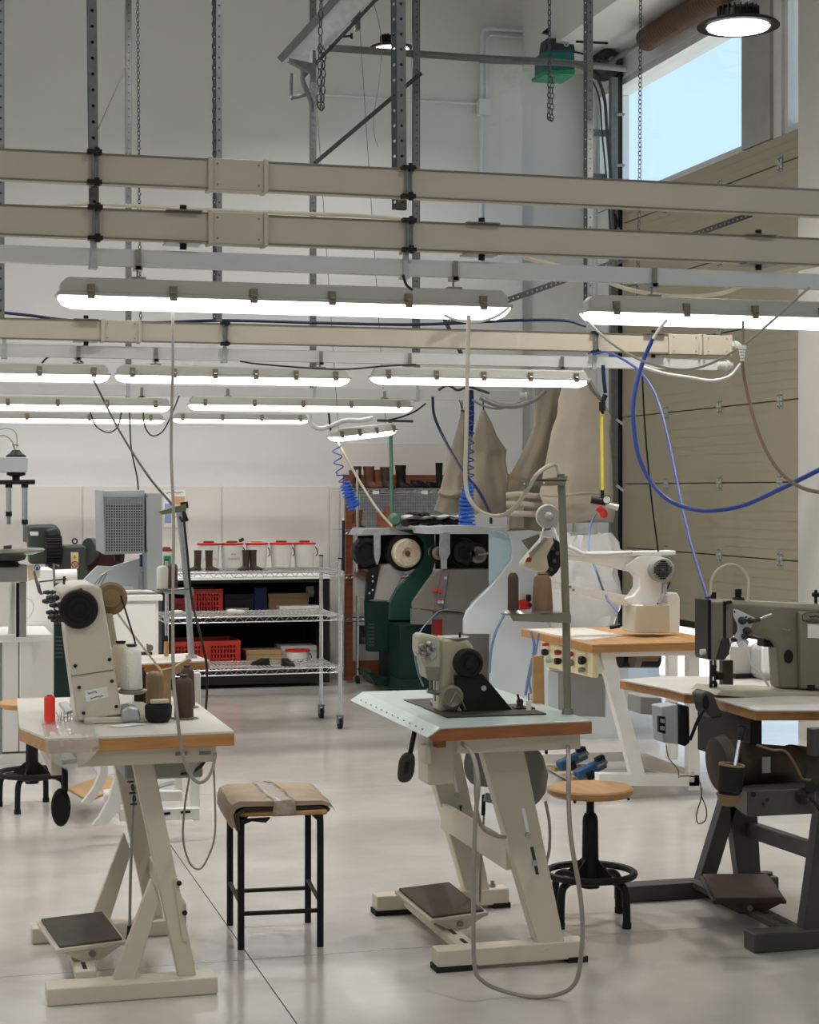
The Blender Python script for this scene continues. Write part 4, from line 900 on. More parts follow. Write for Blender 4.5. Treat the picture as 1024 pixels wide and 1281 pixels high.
obj('arm', B().py([(914, 754), (940, 755), (1060, 764), (1060, 864), (1004, 862), (975, 861), (972, 812), (966, 802), (945, 795), (914, 796)], yr, yr + .075), 'olive_enamel', MR, bevel=.008)
obj('arm_top', B().py([(889, 749.5), (1060, 758), (1060, 764), (889, 755)], yr + .002, yr + .07), 'olive_beige', MR)
obj('pillar_front', B().py([(1000, 765), (1060, 767), (1060, 864), (1002, 862)], yr - .03, yr), 'olive_enamel', MR, bevel=.008)
obj('head', B().py([(888, 752), (918, 752), (918, 795), (914, 812), (908, 826), (888, 826)], yr - .02, yr + .08), 'olive_enamel', MR, bevel=.008)
obj('face_cover', B().py([(885.5, 750), (889.5, 750), (889.5, 826), (887, 826), (885.5, 822)], yr - .024, yr + .085), 'black_gloss', MR, bevel=.008)
obj('bar_slot', B().py([(905, 754), (908, 754), (908, 798), (905, 798)], yr - .024, yr - .02), 'black', MR)
obj('slot_knob', B().cyl(PY(905, 754, yr - .03), PY(914, 753, yr - .03), .006, n=8), 'black', MR)
obj('knob', B().cyl(PY(876, 816, yr), PY(886, 815, yr), .010, n=12), 'bucket_white', MR)
each('top_cap', B().cyl(PY(892, 750, yr + .05), PY(892, 741, yr + .05), .0095, n=12).rev(PY(923, 751, yr + .05), PY(923, 737, yr + .05), [(0, .022), (.25, .02), (.3, .010), (.6, .012), (1, .011)], 14).cyl(PY(885, 750, yr + .05), PY(885, 747, yr + .05), .010, n=10), 'black', MR)
obj('spring_plate', B().py([(903, 800), (912, 798), (912, 818), (905, 826), (896, 824)], yr - .028, yr - .02), 'rusty_dark', MR, bevel=.002)
each('needle_bar', B().cyl(PY(889, 826, yr), PY(889, 862, yr), .006, n=8).cyl(PY(894, 826, yr), PY(894, 858, yr), .005, n=8), 'galv_dark', MR)
obj('presser_foot', B().ring(PY(892, 857, yr - .01), (0, 1, .2), .010, .006, 14).box(PY(895, 850, yr).x, PY(902, 850, yr).x, yr - .015, yr + .01, PY(897, 850, yr).z, PY(897, 841, yr).z).cyl(PY(890, 846, yr - .005), PY(893, 832, yr - .005), .010, n=8), 'black', MR)
gp = obj('guide_plate', B().py([(917, 762), (921, 762), (944, 773), (943, 778), (940, 783), (938, 792), (930, 796), (937, 803), (933, 811), (925, 810), (921, 803), (913, 805), (912, 799), (919, 796), (923, 788), (922, 780), (917, 770)], yr - .030, yr - .024), 'white_cool', MR, bevel=.001)
b = B()
for (u, v, r) in ((927, 776, .013), (933, 789, .013), (937, 776, .010), (930, 796, .010), (916, 800, .007)): p = PY(u, v, yr - .03); b.rev(p, p + Vector((0, -.03, 0)), [(0, r), (.3, r), (.4, r * .6), (.6, r * .9), (1, r * .5)], 16)
each('tension_knob', b, 'galv_dark', gp)
b = B()
for (u, v) in ((918.5, 765.5), (933, 772)): b.cyl(PY(u, v, yr - .033), PY(u, v, yr - .03), .0035, n=8)
each('screw', b, 'black', gp)
obj('roller', B().rev(PY(928, 806, yr - .03), PY(928, 806, yr - .045), [(0, .012), (1, .0125), (1, .005), (.7, .004)], 18), 'white_plain', gp)
obj('lever', B().tube([PY(944, 777, yr - .03), PY(958, 771, yr - .03), PY(965, 768.5, yr - .03)], .0035, 8), 'chrome', MR)
obj('lever_arm', B().cyl(PY(936, 778, yr - .035), PY(950, 775, yr - .035), .007, n=8), 'rusty_dark', MR)
obj('thread_hook', B().tube([PY(978, 787, yr - .01), PY(986, 789, yr - .01), PY(988, 787, yr - .01)], .002, 5), 'steel', MR)
obj('arm_void', B().py([(955, 797), (972, 801), (974, 810), (955, 809)], yr + .02, yr + .07), 'black', MR)
obj('hook_cover', B().loft([[PY(985.5 + 5.5 * math.cos(a) * s_, 821 + 8.5 * math.sin(a) * s_, yr - .001) + Vector((0, -dy, 0)) for a in [2 * math.pi * k / 20 for k in range(20)]] for s_, dy in ((1, 0), (1, .004), (.8, .005))]), 'black', MR)
obj('bed', B().py([(902, 863), (1060, 868), (1060, 876), (935, 873), (895, 870)], yr - .09, yr + .11), 'olive_beige', MR, bevel=.004)
obj('hook_case', B().py([(877, 869), (884, 864), (893, 868), (897, 880), (905, 897), (890, 899), (882, 890)], 5.28, 5.36), 'dark_enamel', MR, bevel=.006)
obj('hook_hole', B().loft([[PY(882.5 + 4.2 * math.cos(a), 879 + 9.5 * math.sin(a), 5.279 - dy) for a in [2 * math.pi * k / 18 for k in range(18)]] for dy in (0, .003)]), 'black', MR)
obj('thread_post', B().cyl(PY(1020, 760, yr + .06), PY(1020, 738, yr + .06), .006, n=8).cyl(PY(1016, 744, yr + .06), PY(1026, 744, yr + .06), .008, n=8), 'black', MR)
bd = obj('badge_frame', B().tube([PY(u, v, yr - .031) for u, v in ((1060, 766), (1008, 766), (1003, 770), (1004, 776), (1010, 778), (1060, 778))], .0012, 4), 'black', MR)
scribble(MR, 1012, 771, 1024, 771, yr - .032, 4, 'black', .0012); scribble(MR, 1008, 775.5, 1023, 775, yr - .032, 5, 'black', .0008)
obj('paper_label', B().py([(1010, 781), (1060, 783), (1060, 800), (1010, 798)], yr - .032, yr - .029), 'paper', MR)
obj('socket', B().py([(1010, 857), (1019, 857), (1019, 864), (1010, 864)], yr - .034, yr - .029), 'black', MR)
# small things on right table
q = PZ(913, 860, zr); wb = one('wooden_post', B().box(q.x - .028, q.x + .012, q.y + .0, q.y + .03, zr, zr + .094), 'rusty_dark', 'dark wooden block standing behind the right needle', 'block', bevel=.002)
q = PZ(935, 848, zr); bx_ = thing('carton', 'grey cardboard box behind the right machine arm', 'box', (q.x, q.y + .1, zr)); obj('body', B().box(q.x - .07, q.x + .055, q.y, q.y + .16, zr + .015, zr + .115), 'plaster_warm', bx_, bevel=.002); obj('base_tray', B().box(q.x - .06, q.x + .09, q.y - .02, q.y + .15, zr, zr + .0145), 'black', bx_)
q = PZ(958, 852, zr); wr_ = thing('wrapped_bundle', 'pale wrapped bundle tied with cord behind the right machine arm', 'bundle', (q.x + .06, q.y + .05, zr)); obj('body', B().box(q.x - .01, q.x + .16, q.y + .0, q.y + .12, zr, zr + .13), 'wrap', wr_, bevel=.02)
each('cord', B().tube([(q.x + .03, q.y - .003, zr + .005), (q.x + .035, q.y - .004, zr + .13)], .0018, 5).tube([(q.x + .035, q.y - .004, zr + .125), (q.x + .09, q.y - .004, zr + .09)], .0018, 5), 'black', wr_)
# ---- stools
def round_stool(label, c, zs, R, rot, group):
    x, y = c; th = thing('round_stool', label, 'stool', (x, y, 0), group)
    obj('seat', B().rev((x, y, zs - .028), (x, y, zs), [(0, R * .93), (.3, R), (.8, R), (1, R * .96)], 40), 'stool_wood', th)
    obj('seat_plate', B().cyl((x, y, zs - .034), (x, y, zs - .028), .06, n=16), 'black', th)
    b = B()
    for k in range(4): a = rot + .3 + k * math.pi / 2; b.cyl((x + .14 * math.cos(a), y + .14 * math.sin(a), zs - .035), (x + .14 * math.cos(a), y + .14 * math.sin(a), zs - .028), .005, n=6)
    each('seat_bolt', b, 'black', th)
    obj('spindle', B().cyl((x, y, .28), (x, y, zs - .03), .0135, n=14), 'black', th)
    obj('column', B().rev((x, y, .115), (x, y, zs - .09), [(0, .032), (.12, .030), (.9, .027), (.95, .025), (1, .018)], 18), 'black', th)
    Rr = R * 1.02
    obj('foot_ring', B().ring((x, y, .165), (0, 0, 1), Rr, .0125, 40, 8), 'black', th)
    for k in range(4):
        a = rot + k * math.pi / 2; dx, dy = math.cos(a), math.sin(a)
        obj('leg', B().tube([(x + dx * .02, y + dy * .02, .135), (x + dx * (Rr - .06), y + dy * (Rr - .06), .150), (x + dx * (Rr - .02), y + dy * (Rr - .02), .143), (x + dx * (Rr + .003), y + dy * (Rr + .003), .115), (x + dx * (Rr + .008), y + dy * (Rr + .008), .004)], .0135, 10, 4), 'black', th)
        obj('gusset', B().prism([(x + dx * .025, y + dy * .025, .22), (x + dx * .025, y + dy * .025, .14), (x + dx * .115, y + dy * .115, .145)], (-dy * .006, dx * .006, 0)), 'black', th)
        obj('foot_cap', B().cyl((x + dx * (Rr + .008), y + dy * (Rr + .008), 0), (x + dx * (Rr + .008), y + dy * (Rr + .008), .02), .0155, n=10), 'black_rubber', th)
    return th
round_stool('round wooden stool with black ring base right of the mint table', (PD(738, 985, 6.14).x, PD(738, 985, 6.14).y), .462, .148, -1.05, 'round stools')
sl = round_stool('round wooden stool at the far left behind the left table', (PD(40, 960, 8.33).x, PD(40, 960, 8.33).y), .50, .152, 1.1, 'round stools')
# square stool with taped cardboard pad
SQ = thing('square_stool', 'square black framed stool with a taped cardboard pad', 'stool', (1.13, 5.83, 0))
fx = [(1.0, 5.69), (1.255, 5.66), (1.285, 5.99), (1.02, 6.02)]
zsq = .430
for i, (x, y) in enumerate(fx):
    cx_, cy_ = 1.14, 5.84; tx, ty = x + (cx_ - x) * .12, y + (cy_ - y) * .12
    obj('leg', B().tube([(x, y, 0), (x, y, zsq - .035), (x + (tx - x) * .3, y + (ty - y) * .3, zsq - .012), (tx, ty, zsq)], .0115, 10, 3), 'black', SQ)
each('rail', B().tube([(fx[0][0], fx[0][1], .115), (fx[1][0], fx[1][1], .118)], .0075, 8).tube([(fx[3][0], fx[3][1], .115), (fx[2][0], fx[2][1], .118)], .0075, 8).tube([(fx[0][0], fx[0][1], .145), (fx[3][0], fx[3][1], .145)], .0075, 8).tube([(fx[1][0], fx[1][1], .145), (fx[2][0], fx[2][1], .145)], .0075, 8), 'black', SQ)
obj('seat_board', B().prism([(fx[0][0] - .01, fx[0][1] - .02, zsq + .001), (fx[1][0] + .02, fx[1][1] - .02, zsq + .001), (fx[2][0] + .02, fx[2][1] + .01, zsq + .001), (fx[3][0] - .01, fx[3][1] + .01, zsq + .001)], (0, 0, .018)), 'stool_wood', SQ, bevel=.006)
pad = []
def padsec(y, inset=0):
    o_ = []
    for x, z in ((-.165, -.045), (-.178, -.02), (-.178, .012), (-.168, .034), (-.145, .044), (0, .041), (.13, .036), (.158, .026), (.172, .006), (.176, -.002), (.165, .012), (.13, .022), (0, .025), (-.135, .026), (-.155, .018), (-.163, 0), (-.158, -.03)):
        o_.append((1.14 + x + (y - 5.84) * .06 + .002 * math.sin(40 * y + x * 30), y, zsq + .012 + z + .0015 * math.sin(60 * y + 25 * x)))
    return o_
obj('cardboard_pad', B().loft([padsec(5.64 + .37 * k / 9) for k in range(10)]), 'cardboard_aged', SQ, solid=0)
obj('inner_layer', B().loft([[(1.14 + x + (y - 5.84) * .06, y, zsq + .012 + z) for x, z in ((-.150, -.052), (-.157, .004), (-.13, .0215), (.12, .018), (.158, .006), (.150, -.004), (.12, .010), (-.12, .013), (-.142, 0), (-.138, -.05))] for y in (5.648, 5.83, 6.0)]), 'boot_brown', SQ)
b = B(); vs = []
N_ = 9
for j in range(N_ + 3):
    for i in range(5):
        x = 1.13 + (i - 2) * .018
        if j < N_: y = 6.02 - .385 * j / (N_ - 1); z = zsq + .0558 + .0015 * math.sin(j * 2 + i * 1.3)
        else: y = 5.632; z = zsq + .056 - (.017 * (j - N_ + 1))
        vs.append((x + .003 * math.sin(j + i), y, z))
b.add(vs, [(j * 5 + i, j * 5 + i + 1, (j + 1) * 5 + i + 1, (j + 1) * 5 + i) for j in range(N_ + 2) for i in range(4)])
obj('clear_tape', b, 'tape', SQ, solid=.001)
obj('torn_flap', B().prism([(1.0, 5.66, zsq - .005), (1.09, 5.655, zsq - .003), (1.075, 5.655, zsq - .018), (1.03, 5.66, zsq - .012), (.985, 5.67, zsq - .03), (.975, 5.67, zsq + .0)], (0, .02, 0)), 'black', SQ)
#PART3
# ================================================================ back left: second table, press, boxes
BL = thing('sewing_table', 'white iron framed table behind the left front table', 'table', (1.05, 7.6, 0))
zb = .80
tp = [(120, 822), (238, 817), (262, 826), (120, 833)]
obj('tabletop', B().pz(tp, zb, .006), 'table_white', BL); obj('edge_band', B().pz(tp, zb - .0061, .038), 'beech_edge', BL, bevel=.002)
yb_ = 7.25
def pbar(par, name, pix, Y, th_, m, **k): return obj(name, B().py(pix, Y, Y + th_), m, par, **k)
pbar(BL, 'post', [(232, 842), (251, 842), (250, 1026), (242, 1027), (239, 1000)], 7.55, .05, 'white_paint', bevel=.003)
pbar(BL, 'post', [(218, 920), (228, 920), (228, 1002), (219, 1002)], 7.9, .05, 'white_paint', bevel=.003)
pbar(BL, 'foot_bar', [(150, 1013), (250, 1011), (250, 1025), (150, 1028)], 7.50, .05, 'white_paint', bevel=.003)
pbar(BL, 'foot_bar', [(165, 990), (228, 990), (228, 1002), (165, 1003)], 7.86, .05, 'white_paint', bevel=.003)
pbar(BL, 'cross_rail', [(192, 940), (232, 940), (232, 960), (195, 960)], 7.70, .02, 'white_paint')
pbar(BL, 'curved_leg', [(134, 940), (142, 945), (143, 975), (136, 1000), (124, 1022), (115, 1033), (134, 1032), (150, 1012), (156, 990), (158, 950)], 7.50, .04, 'white_paint', bevel=.004)
pbar(BL, 'curved_leg', [(113, 930), (125, 935), (125, 965), (117, 985), (102, 1005), (112, 1008), (126, 990), (135, 970), (136, 935)], 7.90, .04, 'white_paint', bevel=.004)
pbar(BL, 'drive_box', [(186, 930), (214, 928), (216, 946), (190, 948)], 7.7, .1, 'grey_enamel', bevel=.006)
each('slot', B().py([(203, 1017), (213, 1016), (213, 1019), (203, 1020)], 7.495, 7.501).py([(226, 1015), (238, 1014), (238, 1017), (226, 1018)], 7.495, 7.501), 'black', BL)
obj('lever', B().tube([PY(196, 985, 7.6), PY(208, 981, 7.6), PY(218, 979, 7.6)], .01, 8), 'galv_light', BL)
obj('treadle', B().pz([(84, 985), (132, 968), (160, 980), (110, 1000)], .12, .015), 'cardboard', BL, bevel=.004)
obj('gear_case', B().cyl(PY(130, 998, 7.7), PY(160, 994, 7.7), .035, n=14), 'white_paint', BL)
q = PZ(242, 825, zb); qx, qy = q.x, q.y + .06
TS2 = thing('thread_stand', 'pale thread stand pole on the table behind the left machine', 'thread stand', (qx, qy, zb))
obj('pole', B().tube([(qx, qy, zb), (qx - .018, qy, zb + .3), (qx - .052, qy, zb + .62)], .0125, 12), 'galv_light', TS2)
obj('base_nut', B().cyl((qx, qy, zb), (qx, qy, zb + .012), .024, n=12), 'galv_light', TS2)
a = PY(197, 739, qy); c_ = PY(240, 735, qy)
obj('cone_shelf', B().prism([(a.x, qy - .04, a.z), (c_.x, qy - .04, c_.z), (c_.x, qy + .06, c_.z), (a.x, qy + .06, a.z)], (0, 0, -.004)).prism([(a.x + .02, qy - .04, a.z), (c_.x, qy - .04, c_.z), (c_.x, qy - .04, c_.z - .03), (a.x + .02, qy - .04, a.z - .008)], (0, .003, 0)), 'galv_light', TS2)
a = PY(197, 640, qy); c_ = PY(232, 630, qy)
obj('guide_arm', B().prism([(a.x, qy - .02, a.z), (c_.x, qy - .02, c_.z), (c_.x, qy - .02, c_.z - .03), (a.x + .02, qy - .02, a.z - .012)], (0, .05, 0)), 'olive_enamel', TS2)
obj('top_clip', B().cyl(PY(230, 628, qy), PY(231, 636, qy), .016, n=10).cyl(PY(229, 638, qy), PY(234, 652, qy), .007, n=8), 'black', TS2)
G5 = 'cones on the rear left stand'
p = PY(203, 738, qy - .01); cone('white cone on the stand behind the left machine', p, .023, .098, 'thread_white', G5, tip=False, taper=.97)
p = PY(216, 737, qy + .03); cone('brown cone beside the white one on the rear stand', p, .020, .105, 'thread_brown', G5, tip=False, taper=.92)
q = PZ(184, 819, zb + .001); w_ = thing('bobbin_winder', 'small brown winder on the table behind the left machine', 'bobbin winder', q)
obj('base', B().box(q.x - .07, q.x + .02, q.y - .01, q.y + .03, zb + .0005, zb + .012), 'boot_brown', w_); obj('wheel', B().cyl(q + Vector((.012, 0, .028)), q + Vector((.012, .01, .028)), .014, n=14), 'olive_enamel', w_); obj('stem', B().cyl(q + Vector((.004, 0, .01)), q + Vector((.0, 0, .045)), .004, n=8), 'olive_enamel', w_)
q = PZ(208, 821, zb + .001); w_ = thing('awl', 'awl with a pale wooden handle standing on the rear left table', 'awl', q)
obj('handle', B().rev(q, q + Vector((0, 0, .062)), [(0, .009), (.2, .0105), (.9, .009), (1, .007)], 12), 'stool_wood', w_); obj('ferrule', B().cyl(q + Vector((0, 0, .062)), q + Vector((0, 0, .085)), .0075, n=10), 'black', w_); obj('blade', B().cyl(q + Vector((0, 0, .085)), q + Vector((0, 0, .14)), .002, n=6), 'steel', w_)
# white storage cabinet with a perforated machine on it
cabs = thing('cabinet', 'white cabinet under the perforated grey machine', 'cabinet', (PY(170, 745, 9.5).x, 9.7, 0))
a, c_ = PY(120, 745, 9.4), PY(203, 738, 9.4)
obj('worktop', box(a.x, c_.x, 9.38, 9.95, .905, .935), 'white_plain', cabs, bevel=.003)
obj('body', box(a.x + .01, c_.x - .02, 9.40, 9.92, 0, .904), 'white_plain', cabs, bevel=.003)
obj('door', box(a.x + .03, c_.x - .035, 9.388, 9.40, .08, .89), 'white_plain', cabs, bevel=.002)
PM = thing('perforated_machine', 'pale grey machine with a perforated guard box on a side column', 'machine', (PY(160, 738, 9.45).x, 9.6, .936))
yp = 9.46
obj('guard_box', B().py([(129, 614), (181, 613), (181, 692), (131, 694)], yp + .01, yp + .22), 'grey_box', PM, bevel=.003)
obj('side_panel', B().prism([PY(129, 614, yp), PY(118.5, 613, yp + .12), PY(120, 688, yp + .12), PY(131, 694, yp)], (.004, .004, 0)), 'grey_box', PM)
# perforated front: a real lattice of square holes over a sheet coloured as shade
b = B(); A = PY(132, 621, yp); Cc = PY(179, 690, yp); nx, nz = 15, 20
for i in range(nx + 1):
    x = A.x + (Cc.x - A.x) * i / nx; b.box(x - .0019, x + .0019, yp - .004, yp + .006, Cc.z, A.z)
for j in range(nz + 1):
    z = Cc.z + (A.z - Cc.z) * j / nz; b.box(A.x, Cc.x, yp - .0035, yp + .0055, z - .0019, z + .0019)
obj('mesh_guard', b, 'grey_box', PM, kind='stuff', smooth=False)
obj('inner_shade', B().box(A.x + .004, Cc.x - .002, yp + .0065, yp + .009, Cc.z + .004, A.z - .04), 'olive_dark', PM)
obj('column', B().py([(183, 617), (202, 617), (204, 738), (184, 738)], yp - .02, yp + .2), 'grey_box', PM, bevel=.003)
each('bolt', B().cyl(PY(183.5, 621, yp - .025), PY(183.5, 621, yp - .02), .004, n=8).cyl(PY(183.5, 689, yp - .025), PY(183.5, 689, yp - .02), .004, n=8), 'black', PM)
obj('switch', B().py([(143, 694), (151, 694), (150, 702), (144, 702)], yp + .04, yp + .07), 'black', PM)
obj('table_plate', B().py([(150, 733), (167, 733), (165, 738), (150, 738)], yp, yp + .1), 'grey_box', PM)
one('white_plate', B().py([(104, 726), (122, 708), (140, 709), (182, 696), (183, 738), (135, 738), (135, 745), (104, 745)], 9.72, 9.76), 'white_cool', 'slanting white panel behind the perforated machine', 'panel')
one('blue_bottle', B().py([(176, 694), (182, 694), (182, 709), (176, 709)], 9.64, 9.70), 'sign_blue', 'small blue carton under the perforated guard', 'carton')
one('grey_tin', B().rev(PY(178, 737, 9.62), PY(178, 711, 9.62), [(0, .022), (.8, .022), (.85, .015), (1, .014)], 14), 'galv_light', 'grey tin standing under the perforated guard', 'tin')
# white cabinet at far left with tank
LC = thing('cabinet', 'tall white cabinet panel at the left edge', 'cabinet', (.6, 10.5, 0))
a = PY(-40, 930, 10.55); c_ = PY(67, 925, 10.55)
obj('side_panel', B().box(PY(33, 900, 10.55).x, c_.x, 10.55, 11.0, .02, PY(50, 713, 10.55).z), 'white_plain', LC, bevel=.003)
obj('worktop', B().pz([(-60, 802), (0, 797), (64, 797), (64, 799), (20, 806), (-60, 808)], .72, .02) if False else B().box(PY(-60, 800, 9.9).x, PY(65, 800, 9.9).x, 9.9, 10.54, .66, .70), 'white_plain', LC, bevel=.002)
obj('lower_panel', B().box(PY(-60, 900, 9.95).x, PY(3, 900, 9.95).x, 9.95, 10.5, .05, .659), 'grey_enamel', LC)
for u0, u1 in ((3, 23), (24, 41)): obj('door', B().box(PY(u0, 900, 9.93).x, PY(u1, 900, 9.93).x, 9.93, 10.5, .06, .659), 'white_plain', LC, bevel=.003)
obj('plinth', B().box(PY(-60, 900, 9.93).x, PY(60, 900, 9.93).x, 9.92, 10.5, 0, .05), 'white_plain', LC)
p = PY(16, 797, 10.0); p.z = .701; sp = thing('white_cone', 'tall slim white spool at the far left cabinet', 'spool', p)
obj('body', B().rev(p, p + Vector((0, 0, .33)), [(0, .028), (.15, .024), (.75, .021), (.82, .013), (1, .011)], 18), 'thread_white', sp); obj('tip', B().cyl(p + Vector((0, 0, .33)), p + Vector((0, 0, .37)), .003, n=6), 'black', sp)
obj('body', B().cyl(PY(36, 722, 10.8), PY(96, 720, 10.8), .04, n=16), 'white_plain', thing('white_tank', 'white horizontal tank behind the left machine head', 'tank', (PY(60, 730, 10.8).x, 10.8, 1.0)))
# pillar press at the left edge
PR = thing('press_machine', 'grey pillar press with two hanging cylinders at the left edge', 'press', (.35, 9.8, .70))
yq = 9.75
obj('arm', B().py([(-60, 571), (33, 572), (35, 574), (34, 591), (-60, 590)], yq, yq + .16), 'grey_box', PR, bevel=.004)
obj('top_motor', B().rev(PY(20, 572, yq + .08), PY(20, 563, yq + .08), [(0, .055), (.3, .05), (.5, .035), (1, .02)], 16), 'black', PR)
obj('air_fitting', B().tube([PY(19, 563, yq + .08), PY(16, 556, yq + .08), PY(23, 557, yq + .08)], .006, 6), 'steel', PR)
obj('spindle', B().rev(PY(20, 591, yq + .06), PY(20, 602, yq + .06), [(0, .05), (.3, .05), (.5, .02), (1, .02)], 14), 'black', PR)
obj('cross_bar', B().py([(-30, 601), (44, 600), (44, 606), (-30, 606)], yq + .02, yq + .08), 'black', PR, bevel=.003)
for u, v0, v1, nm in ((11, 609, 642, 1), (31, 609, 652, 2)):
    cy_ = obj('cylinder', B().cyl(PY(u, v0, yq + .05), PY(u, v1, yq + .05), .0145, n=16), 'chrome', PR)
    obj('cylinder_cap', B().cyl(PY(u, v0 - 3, yq + .05), PY(u, v0 + 1, yq + .05), .019, n=12), 'black', cy_)
    obj('cylinder_nose', B().cyl(PY(u, v1 - 2, yq + .05), PY(u, v1 + 4, yq + .05), .017, n=12), 'black', cy_)
    obj('rod_end', B().cyl(PY(u, v1 + 3, yq + .05), PY(u, v1 + (14 if nm == 1 else 26), yq + .05), .010, n=12), 'steel', cy_)
c0 = PY(4, 689, yq + .05)
obj('round_plate', B().rev(c0 + Vector((0, 0, -.02)), c0 + Vector((0, 0, .012)), [(0, .16), (.5, .215), (.8, .22), (1, .21)], 36), 'steel', PR)
obj('plate_hub', B().rev(PY(10, 709, yq + .05), PY(10, 694, yq + .05), [(0, .08), (.4, .05), (.6, .09), (1, .10)], 18), 'galv_dark', PR)
obj('pedestal_block', B().py([(-50, 708), (34, 707), (34, 728), (-50, 729)], yq, yq + .2), 'grey_enamel', PR, bevel=.004)
obj('column', B().py([(25, 729), (33, 729), (33, 797), (25, 797)], yq + .05, yq + .15), 'grey_enamel', PR); obj('rod', B().cyl(PY(22, 729, yq + .08), PY(22, 797, yq + .08), .008, n=8), 'black', PR)
obj('back_post', B().py([(-50, 590), (-20, 590), (-20, 797), (-50, 797)], yq + .1, yq + .2), 'grey_enamel', PR)
obj('top_clamp', B().py([(5, 683), (15, 682), (14, 690), (4, 690)], yq, yq + .04), 'galv_dark', PR)
def sign(label, quad, Y, m): return one('safety_sign', B().py(quad, Y, Y + .003), m, label, 'sign')
sgy = PR and obj('notice_plate', B().py([(34, 707), (42, 707), (42, 714), (50, 714), (50, 722), (36, 727)], yq - .012, yq - .004), 'sign_cream', PR)
obj('blue_disc_plate', B().py([(42, 706), (51, 706), (51, 714), (42, 714)], yq - .016, yq - .012), 'paper', PR)
obj('blue_disc', B().cyl(PY(46.5, 710, yq - .0175), PY(46.5, 710, yq - .016), .016, n=20), 'sign_blue', PR); obj('headphone_mark', B().tube([PY(44.5, 712, yq - .019), PY(44.5, 709, yq - .019), PY(46.5, 707.5, yq - .019), PY(48.5, 709, yq - .019), PY(48.5, 712, yq - .019)], .002, 4), 'paper', PR)
# dark green machine behind
GM = thing('green_machine', 'dark green machine with a ribbed black wheel and eye bolt at left', 'machine', (.9, 12.2, 0))
yg = 12.0
obj('left_housing', B().py([(34, 657), (69, 656), (76, 663), (77, 690), (66, 706), (37, 706)], yg - .1, yg + .1), 'olive_dark', GM, bevel=.02)
obj('name_plate', B().py([(37, 665), (48, 665), (48, 670), (38, 670)], yg - .104, yg - .1), 'paper', GM)
c = PY(67, 688, yg - .25)
b = B().cyl(c + Vector((-.05, 0, 0)), c + Vector((.05, 0, 0)), .085, n=28); rw = obj('wheel', b, 'black', GM)
b = B()
for k in range(26):
    a = 2 * math.pi * k / 26; b.cbox(c + Vector((0, math.cos(a) * .088, math.sin(a) * .088)), .10, .012, .012, Matrix.Rotation(a, 3, 'X'))
obj('wheel_ribs', b, 'black_rubber', rw, kind='stuff')
obj('motor_block', B().py([(58, 663), (72, 660), (74, 670), (62, 672)], yg - .28, yg - .1), 'galv_dark', GM, bevel=.01)
obj('body', B().py([(78, 683), (104, 682), (114, 686), (118, 700), (115, 735), (104, 740), (60, 742), (60, 706), (76, 703)], yg, yg + .3), 'olive_dark', GM, bevel=.015)
obj('red_drum', B().cyl(PY(114, 694, yg - .02), PY(142, 696, yg + .1), .108, n=26), 'maroon', GM)
obj('drum_flange', B().cyl(PY(110, 690, yg - .02), PY(117, 690, yg), .09, n=26), 'olive_dark', GM)
obj('eye_bolt', B().ring(PY(93.5, 677, yg + .1), (0, 1, 0), .016, .005, 18), 'black', GM)
obj('base', B().py([(68, 780), (94, 775), (96, 889.5), (68, 892)], yg, yg + .3), 'green_dark', GM, bevel=.01)
b = B()
for k in range(6): b.py([(69, 796 + k * 5), (79, 796 + k * 5), (79, 798 + k * 5), (69, 798 + k * 5)], yg - .004, yg)
each('vent_slat', b, 'olive_dark', GM)
obj('lower_body', B().py([(66, 740), (118, 738), (118, 780), (68, 782)], yg + .05, yg + .3), 'green_dark', GM)
obj('warning_plate', B().py([(88.5, 691), (98, 691), (98, 711), (89, 711)], yg - .006, yg - .002), 'sign_cream', GM)
obj('warning_triangle', B().py([(93.3, 693), (97, 699), (90, 699)], yg - .009, yg - .006), 'sign_yellow', GM); obj('warning_mark', B().py([(93, 695), (94, 695), (93.8, 698), (93.2, 698)], yg - .0105, yg - .009), 'ink', GM)
obj('prohibition_ring', B().ring(PY(93.5, 706, yg - .008), (0, 1, 0), .020, .003, 20, 4), 'sign_red', GM); obj('prohibition_mark', B().bar(PY(91.5, 703.5, yg - .008), PY(95.5, 708.5, yg - .008), .003, .003).bar(PY(95, 703.5, yg - .008), PY(92.5, 708, yg - .008), .006, .002), 'ink', GM)
# posters on the back wall
PO = thing('poster', 'paper notices pinned on the back wall beside the perforated machine', 'notice', PY(219, 660, YB - .016))
obj('sheet', B().py([(204, 613), (232, 613), (232, 660), (205, 660)], YB - .020, YB - .017), 'paper', PO)
for q_, m_ in (([(216, 621), (231, 621), (231, 631), (216, 631)], 'paper_orange'), ([(206, 630), (214, 630), (214, 637), (206, 637)], 'paper_blue'), ([(206, 640), (214, 640), (214, 654), (206, 654)], 'paper_blue')):
    obj('print_block', B().py(q_, YB - .022, YB - .0202), m_, PO)
for v in (616, 634, 641, 647): scribble(PO, 215 if v != 616 else 207, v, 229, v, YB - .0225, 6, 'ink', .002)
